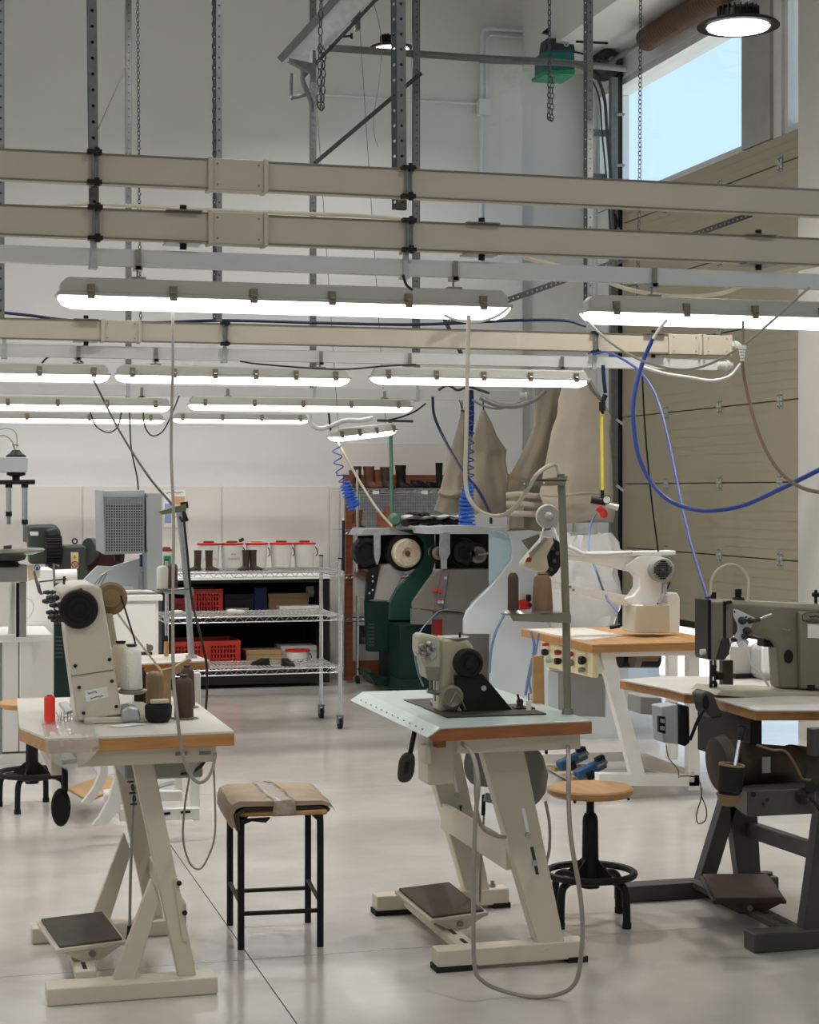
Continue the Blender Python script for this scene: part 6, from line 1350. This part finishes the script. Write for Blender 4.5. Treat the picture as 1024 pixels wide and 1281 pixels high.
for i, v in enumerate((620, 631, 642)):
    obj('rolled_fold', B().tube([PY(633, v, 11.2), PY(650, v - 1.5 + i, 11.17), PY(668, v + 1, 11.16), PY(688, v, 11.2)], .022, 10, 4), 'cloth_light', s3)
obj('hem_roll', B().tube([PY(678, 619, 10.86), PY(700, 620, 10.83), PY(730, 617, 10.82), PY(764, 618, 10.88)], .010, 8, 4), 'cloth_light', s4)
obj('hanging_cord', B().cyl(PY(578, 513, 12.0), PY(578, 500, 12.0), .004, n=5), 'galv_dark', s1)
obj('hanging_cord', B().cyl(PY(604, 513, 11.8), PY(604, 497, 11.99), .004, n=5), 'galv_dark', s2)
t_ = PY(736, 440, 11.0); obj('hanging_cord', B().tube([PY(724, 480, 11.0), t_, (t_.x, t_.y, 4.965 if t_.x > XR else ZC - .01)], .005, 5), 'galv_light', s4)
obj('hanging_cord', B().cyl(PY(690, 476, 11.35), PY(734, 441, 11.03), .005, n=5), 'galv_light', s3)
# wrapped plastic sack behind the white arm machine
rings = []
rnd = random.Random(3)
for j in range(13):
    v = 668 + j * 10.2; t = j / 12; ul = 694 - 10 * t; ur = 770 + 3 * math.sin(j)
    A_, C_ = PY(ul, v, 10.2), PY(ur, v, 10.2); ctr = (A_ + C_) / 2; hw = (C_.x - A_.x) / 2 * (1 - .25 * (abs(2 * t - 1) ** 4)); rings.append([ctr + Vector((hw * math.copysign(abs(math.cos(a)) ** .6, math.cos(a)), .16 * math.copysign(abs(math.sin(a)) ** .6, math.sin(a)) + rnd.uniform(-.018, .018), rnd.uniform(-.01, .01))) for a in [2 * math.pi * k / 30 for k in range(30)]])
q = PY(732, 788, 10.2)
obj('film', B().loft(rings), 'wrap', thing('wrapped_sack', 'big sack wrapped in glossy clear plastic behind the white arm machine', 'sack', (q.x, 10.2, q.z)))
one('pallet_box', box(PY(690, 800, 10.2).x, PY(770, 800, 10.2).x, 10.0, 10.4, 0, rings[-1][0].z - .01), 'white_cool', 'pale box carrying the plastic wrapped sack', 'box')
# ================================================================ white arm machine and its table
TW = thing('sewing_table', 'white framed table with wooden edge under the white arm machine', 'table', (3.42, 8.5, 0))
zw = .752
tw = [(650, 785), (705, 781), (862, 792), (872, 799), (742, 803)]
tw = [(3.075, 8.95), (3.08, 7.93), (3.78, 7.93), (3.80, 8.95)]
obj('tabletop', B().prism([(x, y, zw) for x, y in tw], (0, 0, -.006)), 'stool_wood', TW); obj('edge_band', B().prism([(x, y, zw - .0061) for x, y in tw], (0, 0, -.034)), 'beech_edge', TW, bevel=.002)
obj('white_inlay', B().prism([(3.09, 8.9, zw + .0005), (3.12, 8.15, zw + .0005), (3.42, 8.35, zw + .0005), (3.42, 8.9, zw + .0005)], (0, 0, .002)), 'table_white', TW)
yw = 7.98
PP(TW, 'top_rail', [(750, 806), (872, 803), (872, 820), (752, 822)], yw, .05, 'white_plain', bevel=.003)
PP(TW, 'leg', [(751, 820), (769, 820), (807, 969), (790, 970)], yw, .05, 'white_plain', bevel=.003)
PP(TW, 'leg', [(861, 818), (875, 818), (875, 989), (861, 989)], yw, .05, 'white_plain', bevel=.003)
PP(TW, 'foot_bar', [(749, 968), (875, 969), (875, 984), (749, 983)], yw, .06, 'white_plain', bevel=.003)
yw2 = 8.85
PP(TW, 'leg', [(686, 835), (699, 835), (728, 936), (716, 938)], yw2, .05, 'white_plain', bevel=.003)
PP(TW, 'leg', [(836, 815), (848, 815), (848, 950), (836, 950)], yw2, .05, 'white_plain', bevel=.003)
PP(TW, 'foot_bar', [(678, 944), (786, 940), (786, 952), (678, 956)], yw2, .05, 'white_plain', bevel=.003)
a = PY(800, 948, yw2); c_ = PY(862, 972, yw); obj('cross_rail', B().bar(a, c_, .05, .05), 'frame_cream', TW)
a = PX(682, 799, 3.09); c_ = PX(742, 848, 3.09)
cp = obj('control_panel', B().prism([PX(682, 801, 3.09), PX(741, 813, 3.09), PX(741, 848, 3.09), PX(683, 834, 3.09)], (.03, 0, 0)), 'cream_panel', TW, bevel=.003)
for u, v, r, m_ in ((685.5, 806, .010, 'red'), (685, 816, .018, 'black'), (701, 816, .014, 'red_dark'), (701, 827, .018, 'black'), (716, 818, .014, 'red_dark'), (716, 829, .020, 'machine_grey'), (731.5, 826, .022, 'black'), (731, 838, .014, 'machine_grey'), (690, 826, .014, 'galv_light')):
    p = PX(u, v, 3.085); obj('panel_knob', B().rev(p, p + Vector((-.03, 0, 0)), [(0, r * .7), (.4, r), (1, r * .9)], 14), m_, cp)
obj('side_box', B().py([(742, 806), (757, 806), (757, 838), (742, 848)], 8.0, 8.3), 'white_plain', TW, bevel=.003)
obj('motor', B().cyl(PY(775, 822, 8.5), PY(822, 822, 8.5), .055, n=18), 'black', TW); obj('pulley', B().cyl(PY(790, 822, 8.4), PY(798, 822, 8.4), .055, n=20), 'machine_grey', TW); obj('coupling', B().cyl(PY(800, 820, 8.45), PY(822, 820, 8.45), .03, n=14), 'thread_tan', TW)
obj('lower_cabinet', B().py([(698, 842), (757, 845), (757, 897), (698, 895)], 8.55, 8.70), 'grey_box', TW)
obj('adjuster_knob', B().rev(PY(683, 943, yw2), PY(683, 930, yw2), [(0, .008), (.5, .010), (.55, .022), (1, .024)], 14), 'black', TW)
obj('treadle', B().pz([(680, 955), (720, 950), (755, 968), (720, 978)], .03, .02), 'frame_cream', TW, bevel=.003)
for i, (u, v, lb) in enumerate(((715, 950, 'rear blue metal clamp lying by the white table foot'), (738, 962, 'front blue metal clamp lying by the white table foot'))):
    c = PZ(u, v + 14, .05); R = Matrix.Rotation(.2, 3, 'Z') @ Matrix.Rotation(-.32, 3, 'Y'); th = thing('blue_clamp', lb, 'clamp', c, 'blue clamps on the floor')
    obj('body', B().cbox(c + Vector((0, 0, .055)), .17, .05, .05, R), 'blue_tool', th, bevel=.008)
    obj('jaw', B().cbox(c + Vector((.03, .0, .105)) + R @ Vector((.02, 0, -.01)), .05, .03, .03, R).cbox(c + Vector((-.01, -.03, .03)), .04, .02, .04, R), 'black', th, bevel=.004)
    obj('screw', B().cyl(c + R @ Vector((.03, -.03, .03)) + Vector((0, 0, .03)), c + R @ Vector((.09, -.035, .035)) + Vector((0, 0, .03)), .010, n=10), 'steel', th)
    obj('base_strip', B().cbox(c + Vector((-.02, .01, .012)), .16, .06, .02), 'cardboard', th)
MW = thing('sewing_machine', 'white long arm cylinder machine with a finned motor at its rear', 'sewing machine', (3.55, 8.45, zw))
ym2 = 8.30
obj('pedestal', B().py([(794, 757), (838, 756), (838, 792), (794, 792)], ym2 - .05, ym2 + .12), 'cream_enamel', MW, bevel=.006)
obj('rear_guard', B().py([(834, 745), (840, 742), (847, 742), (850, 748), (850, 792), (834, 792)], ym2 + .02, ym2 + .1), 'white_plain', MW, bevel=.003)
obj('column', B().py([(782, 706), (800, 694), (828, 694), (828, 757), (785, 757), (782, 748), (792, 745), (799, 735), (799, 722), (792, 714), (782, 712)], ym2, ym2 + .09), 'white_plain', MW, bevel=.008)
obj('upper_arm', B().py([(707, 690), (845, 694), (800, 700), (792, 716), (770, 711), (745, 705), (707, 700)], ym2 + .02, ym2 + .08), 'white_plain', MW, bevel=.006)
obj('top_plate', B().py([(700, 688), (735, 691), (845, 689), (845, 694), (735, 697), (700, 693)], ym2, ym2 + .10), 'white_plain', MW, bevel=.003)
obj('cable_channel', B().tube([PY(706, 682, ym2), PY(720, 688, ym2), PY(735, 693, ym2), PY(790, 691, ym2)], .010, 8, 3), 'cable_white', MW)
obj('lower_arm', B().py([(684, 727), (690, 727), (786, 745), (786, 758), (700, 738), (684, 735)], ym2 + .02, ym2 + .09), 'white_plain', MW, bevel=.006)
each('arm_bolt', B().cyl(PY(713, 734, ym2 + .012), PY(713, 734, ym2 + .022), .007, n=8).cyl(PY(717, 738, ym2 + .012), PY(717, 738, ym2 + .022), .007, n=8), 'steel', MW)
c0, c1 = PY(802, 711, ym2 + .06), PY(830, 713, ym2 - .06)
mt = obj('motor', B().rev(PY(812, 711, ym2 + .14), PY(829, 713, ym2 - .10), [(0, .05), (.1, .056), (.3, .058), (.32, .052), (.75, .052), (.77, .062), (.97, .062), (1, .054)], 30), 'grey_enamel', MW)
b = B()
c = PY(829, 713, ym2 - .105)
for i in range(-4, 5):
    for j in range(-4, 5):
        if i * i + j * j <= 17 and (i or j): b.box(c.x + i * .0105 - .0035, c.x + i * .0105 + .0035, c.y - .002, c.y + .004, c.z + j * .0105 - .0035, c.z + j * .0105 + .0035)
obj('grille_holes', b, 'black', mt, kind='stuff')
b = B()
for k in range(22):
    a = 2 * math.pi * k / 22; p = PY(806, 711, ym2 + .05) + Vector((0, .04 * math.cos(a), .055 * math.sin(a))); b.bar(PY(803, 711, ym2 + .08) + Vector((0, .055 * math.cos(a), .055 * math.sin(a))), PY(812, 711, ym2 + .05) + Vector((0, .055 * math.cos(a), .055 * math.sin(a))), .004, .008)
obj('cooling_fins', b, 'galv_dark', mt, kind='stuff')
obj('belt_drive', B().tube([PY(832, 730, ym2 - .04), PY(831, 742, ym2 - .04), PY(824, 755, ym2 - .04)], .010, 8), 'galv_light', MW); obj('belt', B().tube([PY(838, 728, ym2 - .04), PY(830, 745, ym2 - .04), PY(822, 756, ym2 - .04)], .004, 6), 'black', MW)
obj('foot_pin', B().cyl(PY(763, 785, ym2 - .02), PY(775, 783, ym2 - .02), .010, n=10), 'black', MW)
hd = obj('head', B().py([(655, 704), (683, 671), (691, 672), (693, 679), (684, 696), (687, 711), (681, 717), (668, 713), (655, 709)], ym2 - .03, ym2 + .05), 'olive_beige', MW, bevel=.006)
obj('head_lever', B().py([(662, 692), (682, 672), (685, 675), (664, 698)], ym2 - .045, ym2 - .03), 'steel', MW); obj('red_mark', B().py([(659, 698), (665, 696), (664, 703), (657, 703)], ym2 - .035, ym2 - .03), 'red_dark', MW)
obj('head_mechanism', B().py([(691, 672), (700, 678), (704, 704), (697, 716), (690, 722), (685, 714), (687, 700), (688, 690)], ym2 - .02, ym2 + .06), 'black', MW, bevel=.006)
b = B()
for (u, v) in ((691, 686), (697, 692), (693, 702), (689, 712)): b.cyl(PY(u, v, ym2 - .04), PY(u, v, ym2 - .02), .010, n=10)
each('bolt', b, 'galv_dark', MW)
c = PY(685, 646, ym2 - .02)
rl_ = obj('thread_reel', B().rev(c + Vector((0, .02, 0)), c + Vector((0, -.012, 0)), [(0, .056), (.2, .058), (.9, .058), (1, .054), (.95, .022), (1.3, .020), (1.6, .010)], 32), 'grey_enamel', MW)
obj('reel_rim', B().ring(c + Vector((0, .012, 0)), (0, 1, 0), .057, .003, 30, 5), 'white_plain', rl_)
obj('reel_arm', B().tube([c + Vector((0, .03, 0)), PY(692, 662, ym2), PY(697, 676, ym2)], .009, 8), 'white_plain', MW)
obj('thread_tape', B().tube([PY(680, 660, ym2 - .03), PY(676, 672, ym2 - .035), PY(674, 684, ym2 - .04)], .004, 5), 'cable_white', MW)
one('wood_board', B().py([(667, 821), (680, 820), (681, 884), (667, 883)], 5.55, 5.57), 'stool_wood', 'narrow wooden board standing at the back of the mint table', 'board', bevel=.001)
# ================================================================ cables and hoses
cable('pale power cable hanging from the nearest tube light past the left table', [PD(216, 384, 6.0), PD(216, 460, 5.9), PD(214, 560, 5.8), PD(217, 650, 5.6), PD(216, 760, 5.4), PD(217, 850, 5.2), PD(221, 890, 5.08), PD(226, 930, 5.08), PD(234, 962, 5.1), PD(248, 979, 5.1), PD(262, 970, 5.12), PD(269, 945, 5.2), PD(264, 934, 5.25)], .0050, 'cable_grey')
cable('thin grey cable looping low under the left table', [PD(237, 970, 5.3), PD(231, 1010, 5.3), PD(229, 1050, 5.3), PD(237, 1079, 5.3), PD(250, 1087, 5.3), PD(262, 1068, 5.3), PD(269, 1040, 5.3), PD(268, 980, 5.3), PD(266, 940, 5.28)], .0032, 'cable_grey')
cable('black cable slanting from the far left lights to the rear thread stand', [PD(117, 476, 8.8), PD(150, 540, 8.3), PD(185, 595, 7.8), PD(214, 630, 7.4), PD(228, 652, 7.2)], .0055, 'cable_black')
cable('black cable dropping from the rear thread stand beside the table', [PD(229, 640, 7.12), PD(234, 690, 7.05), PD(240, 750, 7.0), PD(252, 800, 6.9), PD(258, 830, 6.9), PD(259, 860, 6.95), PD(257, 895, 7.0)], .005, 'cable_black')
cable('thin black cable down to the perforated machine', [PD(162, 516, 9.7), PD(164, 560, 9.7), PD(171, 595, 9.7), PD(173, 613, 9.7)], .004, 'cable_black')
cable('left black wire loop under the far tube lights', [PD(113, 516, 12.4), PD(120, 533, 12.4), PD(135, 541, 12.4), PD(147, 534, 12.4), PD(152, 515, 12.4)], .005, 'cable_black')
cable('right black wire loop under the far tube lights', [PD(179, 513, 12.0), PD(181, 533, 12.0), PD(190, 545, 12.0), PD(203, 540, 12.0), PD(214, 520, 12.0), PD(224, 495, 12.0)], .005, 'cable_black')
for i, (q_, lb) in enumerate((([(52, 455), (60, 447), (75, 444), (92, 447), (104, 454)], 'black wire arc above the left middle tube light'), ([(300, 452), (330, 456), (420, 462), (480, 458), (520, 456)], 'dark wire running between the two middle tube lights'))):
    cable(lb, [PD(u, v, 9.0) for u, v in q_], .005, 'cable_black')
cable('short dark wire from the rail to the nearest tube light', [PD(504, 344, 6.1), PD(508, 356, 6.1), PD(516, 363, 6.1)], .005, 'cable_black')
cable('thick grey cable hanging in a deep loop to the centre thread stand', [PD(586, 395, 6.0), PD(585, 440, 5.95), PD(583, 540, 5.8), PD(582, 600, 5.75), PD(588, 626, 5.7), PD(605, 642, 5.65), PD(627, 645, 5.6), PD(645, 633, 5.6), PD(660, 612, 5.55), PD(673, 592, 5.5), (xt - .045, yt, 1.565), (xt - .026, yt, 1.53)], .0068, 'cable_cream')
cable('long grey cable looping from the centre stand to the floor and back up', [(xt, yt - .0, .70), PD(711, 960, 5.15), PD(711, 1000, 5.1), PD(714, 1050, 5.08), PD(724, 1110, 5.08), PD(728, 1150, 5.09), PD(727, 1190, 5.1), PD(720, 1228, 5.13), PD(700, 1243, 5.17), PD(665, 1247, 5.19), PD(625, 1238, 5.19), PD(602, 1226, 5.15), PD(593, 1205, 5.14), PD(592, 1120, 5.13), PD(594, 1030, 5.13), PD(598, 980, 5.13), PD(591, 945, 5.2), PD(578, 930, 5.35)], .0068, 'cable_grey')
cable('grey cable drooping under the centre table', [PD(594, 960, 5.35), PD(596, 1010, 5.35), PD(603, 1035, 5.4), PD(618, 1045, 5.45), PD(632, 1047, 5.5)], .006, 'cable_grey')
cable('grey cable hanging behind the centre table motor', [PD(682, 1002, 5.9), PD(687, 1030, 5.9), PD(687, 1060, 5.9), PD(683, 1080, 5.9)], .0055, 'cable_grey')
cable('big blue air hose hanging in a wide loop before the door', [PD(816, 424, 6.4), PD(803, 455, 6.4), PD(793, 495, 6.35), PD(792, 530, 6.3), PD(799, 572, 6.25), PD(814, 603, 6.2), PD(835, 625, 6.1), PD(862, 636, 6.0), (PD(890, 639, 5.9)), PD(930, 632, 5.8), PD(975, 612, 5.6), PD(1024, 588, 5.4), PD(1060, 570, 5.3)], .0075, 'blue_hose', n=8)
cable('white end piece of the big blue hose at the right tube light', [PD(834, 400, 6.4), PD(824, 412, 6.4), PD(816, 425, 6.4)], .006, 'cable_white')
cable('thinner blue hose falling to the top of the right machine', [PD(742, 443, 8.6), PD(760, 441, 8.4), PD(783, 452, 8.0), PD(803, 468, 7.6), PD(822, 500, 7.2), PD(838, 560, 6.8), PD(852, 630, 6.4), PD(868, 695, 6.0), PD(885, 748, 5.66)], .0055, 'blue_hose')
cable('thin black cable falling before the door to the white machine', [PD(803, 466, 8.6), PD(806, 530, 8.6), PD(813, 610, 8.6), PD(819, 660, 8.6), PD(823, 690, 8.6)], .0045, 'cable_black')
cable('brown cable curving down from the white plug at right', [PD(928, 452, 5.6), PD(932, 480, 5.6), PD(943, 525, 5.55), PD(956, 560, 5.5), PD(975, 590, 5.45), PD(1000, 609, 5.4), PD(1030, 616, 5.35), PD(1060, 612, 5.3)], .006, 'cable_brown')
cable('short tan cable above the white plug', [PD(929, 402, 5.7), PD(929, 432, 5.65)], .004, 'cable_brown', 1)
pl = PD(928, 436, 5.62); pg = thing('white_plug', 'white plug with ribbed grip hanging at the right', 'plug', PD(928, 450, 5.62)); obj('cap', B().cyl(PD(928, 432, 5.62), PD(928, 437, 5.62), .013, n=12), 'white_plain', pg); b = B()
for k in range(4): b.cyl(PD(928, 438 + k * 3.6, 5.62), PD(928, 440.4 + k * 3.6, 5.62), .0105 - k * .0012, n=10)
each('grip_rib', b, 'white_plain', pg)
cable('black and grey cable sagging between two tube lights at right', [PD(727, 388, 6.4), PD(738, 405, 6.4), PD(768, 432, 6.3), PD(805, 452, 6.2), PD(845, 462, 6.2), PD(880, 458, 6.2), PD(925, 435, 6.1), PD(965, 402, 6.0), PD(1000, 370, 5.9), PD(1012, 360, 5.85)], .0045, 'cable_grey')
cable('pale corrugated hose drooping below the far trunking end', [PD(800, 458, 8.8), PD(830, 467, 8.8), PD(862, 472, 8.8), PD(890, 476, 8.8), PD(913, 470, 8.8), PD(926, 455, 8.8)], .009, 'grey_rail')
cable('navy cable running along behind the far trunking', [PD(3, 391, 9.2), PD(40, 395, 9.2), PD(90, 401, 9.3), PD(180, 404, 9.3), PD(280, 401, 9.3), PD(400, 404, 9.4), PD(520, 406, 9.5), PD(640, 401, 9.6), PD(705, 401, 9.6), PD(733, 408, 9.6)], .009, 'navy')
cable('pale conduit bowed above the second trunking', [PD(-20, 262, 6.6), PD(60, 258, 6.6), PD(115, 255, 6.6), PD(190, 259, 6.6), PD(290, 264, 6.7), PD(400, 268, 6.7), PD(490, 273, 6.8), PD(530, 283, 6.9), PD(580, 292, 6.9)], .008, 'cable_cream')
cable('pale conduit falling right from the second trunking', [PD(655, 322, 6.9), PD(690, 331, 6.9), PD(740, 345, 6.9), PD(790, 363, 6.9), PD(850, 371, 6.9), PD(905, 366, 6.9), PD(960, 345, 6.9), PD(1040, 328, 6.9)], .009, 'cable_cream')
cable('white cable bowed under the end of the nearest tube light', [PD(555, 394, 6.2), PD(570, 400, 6.2), PD(595, 403, 6.2), PD(620, 396, 6.2), PD(636, 385, 6.2)], .005, 'cable_white')
cable('fine white wire hanging beside the small round lamp', [PD(466, 0, 12.5), PD(474, 30, 12.5), PD(477, 60, 12.5), PD(473, 110, 12.5), PD(468, 140, 12.5), PD(468, 168, 12.5), PD(473, 184, 12.5)], .003, 'cable_grey')
cable('fine wire slanting between the left posts', [PD(159, 80, 9), PD(120, 167, 6.3)], .0022, 'galv_dark', 1)
cable('grey flexible hose bundle under the far tube light', [PD(387, 519, 12.2), PD(389, 530, 12.2), PD(400, 536, 12.2), PD(416, 532, 12.2), PD(432, 526, 12.2), PD(450, 526, 12.2), PD(466, 523, 12.2)], .018, 'grey_rail', n=8)
cable('dark wire crossing from the rail end to the green pole', [PD(532, 505, 12.1), PD(520, 514, 12.2), PD(504, 521, 12.2), PD(488, 525, 12.25)], .006, 'cable_black')
cable('black cable falling to the slanting short lamp', [PD(411, 517, 12.2), PD(414, 540, 12.2), PD(421, 553, 12.3)], .008, 'cable_black')
cable('pale cable slanting from the short lamp down to the green pole foot', [PD(422, 553, 12.3), PD(450, 603, 12.25), PD(472, 637, 12.2), PD(490, 658, 12.2)], .009, 'cable_cream')
cable('blue hose curving behind the left small sack', [PD(541, 496, 12.25), PD(543, 520, 12.25), PD(556, 550, 12.2), PD(578, 588, 11.6), PD(597, 612, 11.4), PD(612, 640, 11.3), PD(614, 655, 11.3)], .010, 'navy')
cable('upper thick hose swinging across to the tall sack', [PD(600, 497, 11), PD(620, 506, 11), (PD(645, 508, 11)), PD(668, 500, 11), PD(682, 488, 11)], .016, 'galvanised', n=8)
cable('lower thin hose swinging across under the thick one', [PD(590, 500, 11.3), PD(605, 508, 11.3), PD(625, 511, 11.3), PD(650, 504, 11.3), PD(665, 500, 11.3)], .008, 'galvanised')
cable('grey rods bundled at the head of the blue coil', [PD(588, 488, 11.6), PD(589, 520, 11.6), PD(587, 545, 11.6)], .022, 'navy', 2, 'hose_bundle', 8)
cable('dark wires tangled above the sacks', [PD(548, 488, 11.6), PD(560, 482, 11.6), PD(572, 488, 11.6), PD(585, 484, 11.6), PD(600, 488, 11.6), PD(612, 492, 11.6)], .010, 'galv_dark')
cable('navy hose dropping to the yellow air line', [PD(754, 457, 9.3), PD(755, 475, 9.3), PD(757, 492, 9.3)], .011, 'navy', 2)
cable('grey hose running from the tube light end to the air coupling', [PD(735, 477, 9.2), PD(742, 490, 9.25), PD(752, 500, 9.3)], .010, 'galvanised', 3)
AR = thing('air_regulator', 'yellow air line with black and red regulator and round gauge', 'regulator', PD(755, 648, 9.3))
obj('coupling', B().cyl(PD(757, 494, 9.3), PD(753, 503, 9.3), .014, n=10).cyl(PD(753, 503, 9.3), PD(753, 514, 9.3), .018, n=10).cyl(PD(753, 514, 9.3), PD(753, 518, 9.3), .010, n=10), 'black', AR)
obj('yellow_hose', B().cyl(PD(752, 516, 9.3), PD(753, 614, 9.3), .0085, n=10), 'yellow', AR)
obj('inlet', B().cyl(PD(753, 613, 9.3), PD(753, 624, 9.3), .010, n=10), 'black', AR)
obj('valve_body', B().cyl(PD(739, 625, 9.3), PD(757, 628, 9.3), .020, n=14), 'black', AR)
obj('gauge', B().rev(PD(758.5, 625, 9.27), PD(758.5, 625, 9.23), [(0, .02), (.6, .022), (1, .020)], 20), 'gauge', AR)
obj('gauge_rim', B().ring(PD(758.5, 625, 9.23), (math.sin(TH), math.cos(TH), 0), .0205, .0025, 20, 5), 'black', AR)
obj('outlet', B().cyl(PD(757, 631, 9.3), PD(773, 635, 9.3), .014, .017, n=12), 'clear_plastic', AR)
obj('red_cap', B().sphere(PD(755, 643, 9.28), .022, 12).cyl(PD(747, 635, 9.28), PD(755, 641, 9.28), .018, n=12), 'red', AR)
cable('blue hose below the air regulator', [PD(745, 643, 9.3), PD(739, 655, 9.3), PD(736, 675, 9.25), PD(737, 692, 9.1), PD(745, 712, 9.0), PD(757, 745, 8.9), PD(772, 766, 8.8)], .006, 'pale_blue_hose')
def coil(label, pts, r, turns, rw_, m):
    P = smooth_path(pts, 12); n = len(P); out = []; tot = turns * 12
    rr = r if isinstance(r, (tuple, list)) else (r, r)
    for i in range(tot + 1):
        t = i / tot; f = t ** (1 / 1.6) if False else t; x = f * (n - 1); k = min(int(x), n - 2); p = P[k].lerp(P[k + 1], x - k); d = (P[k + 1] - P[k]).normalized(); a, b_, _ = frame_for(d); R_ = rr[0] + (rr[1] - rr[0]) * t
        out.append(p + (a * math.cos(2 * math.pi * i / 12) + b_ * math.sin(2 * math.pi * i / 12)) * R_)
    return one('coiled_hose', B().tube(out, rw_, 5), m, label, 'hose')
coil('loose upper turns of the left blue coiled hose', [PD(421, 558, 12.2), PD(424, 585, 12.2), PD(430, 603, 12.2)], .030, 4, .0045, 'blue_hose')
coil('tight bright blue end of the left coiled hose', [PD(431, 604, 12.2), PD(437, 620, 12.2), PD(444, 636, 12.2)], (.034, .045), 8, .007, 'blue_coil')
coil('loose upper turns of the right blue coiled hose', [PD(587, 505, 11.0), PD(586, 560, 11.0), PD(586, 605, 11.0)], .030, 9, .0045, 'blue_hose')
coil('tight bright blue end of the right coiled hose', [PD(586, 605, 11.0), PD(583, 630, 11.0), PD(584, 657, 11.0)], (.032, .05), 11, .007, 'blue_coil')
cable('cream tube arching over the right machine head', [PD(888, 744, 5.7), PD(890, 725, 5.7), PD(898, 712, 5.7), PD(912, 706, 5.7), PD(926, 710, 5.7), PD(935, 722, 5.7), PD(936, 738, 5.7), PD(935, 753, 5.7)], .0048, 'cable_cream')
cable('white tube falling from the guide plate to the right table', [PD(933, 806, 5.62), PD(938, 828, 5.62), PD(950, 842, 5.65), PD(961, 858, 5.8)], .0042, 'cable_white')
cable('thin cord hanging in a loop from the switch box', [PD(833, 932, 5.8), PD(836, 948, 5.8), PD(847, 962, 5.8), PD(849, 973, 5.8)], .002, 'cable_brown')
cable('thin black cord with a small noose before the white table foot', [PD(850, 971, 5.85), PD(864, 971, 5.85), PD(874, 976, 5.85), PD(877, 996, 5.85), PD(871, 1018, 5.85), PD(873, 1030, 5.85), PD(882, 1026, 5.85), PD(883, 1012, 5.85), PD(877, 996, 5.85)], .002, 'cable_black')
cable('black cable bending from the switch housing to the machine', [PD(863, 925, 5.75), PD(873, 900, 5.7), PD(880, 888, 5.7)], .006, 'cable_black')
cable('brown cable drooping across the right motor', [PD(946, 932, 5.5), PD(965, 938, 5.5), PD(982, 940, 5.5), PD(995, 958, 5.5), PD(1003, 974, 5.5), PD(1014, 976, 5.5)], .0045, 'cable_brown')
cable('black cable leaving the grey control box', [PD(1012, 998, 5.35), PD(1020, 1006, 5.35), PD(1030, 1022, 5.35)], .006, 'cable_black')
cable('upper pale blue hose beside the white finishing machine', [PD(631, 768, 11.2), PD(620, 790, 11.2), PD(614, 815, 11.2), PD(612, 842, 11.2)], .009, 'pale_blue_hose')
cable('pale blue hose hanging under the white machine table', [PD(664, 790, 9.2), PD(668, 810, 9.2), PD(662, 840, 9.2), PD(657, 870, 9.2)], .008, 'pale_blue_hose')
cable('second pale blue hose hanging beside the first', [PD(674, 792, 9.1), PD(668, 825, 9.1), PD(662, 850, 9.1), PD(664, 868, 9.1)], .006, 'pale_blue_hose')
cable('light blue air line before the centre machine head', [PD(560, 762, 12.0), PD(548, 765, 11.4), PD(533, 780, 9), PD(523, 795, 6), PD(519, 815, 5.7), PD(522, 838, 5.6), PD(529, 858, 5.75)], .003, 'pale_blue_hose')
cable('upper pale thread strap from the left machine to the cardboard fork', [PD(129, 742, 5.7), PD(165, 792, 5.85), PD(204, 842, 6.0)], .0038, 'cable_cream', 1)
cable('thin wire arc at the top left over the press', [PD(-10, 548, 10), PD(5, 545, 10), PD(15, 552, 10), PD(19, 562, 10)], .004, 'cable_grey')
cable('second wire arc at the top left over the press', [PD(-10, 540, 10), PD(8, 536, 10), PD(20, 542, 10), PD(21, 560, 10)], .003, 'cable_grey')
cable('white wire rising from the press to the far lights', [PD(-5, 475, 9.4), PD(20, 468, 9.2), PD(38, 457, 9.0)], .005, 'cable_white')
cable('thin white wire ring beside the slim white spool', [PD(20, 773, 9.9), PD(35, 773, 9.9), PD(42, 762, 9.9), PD(40, 752, 9.9), PD(33, 748, 9.9)], .003, 'cable_white')
cable('black cord under the left table frame', [PD(204, 958, 5.6), PD(220, 968, 5.5), PD(240, 966, 5.4), PD(254, 955, 5.35), PD(258, 942, 5.35)], .005, 'cable_black')
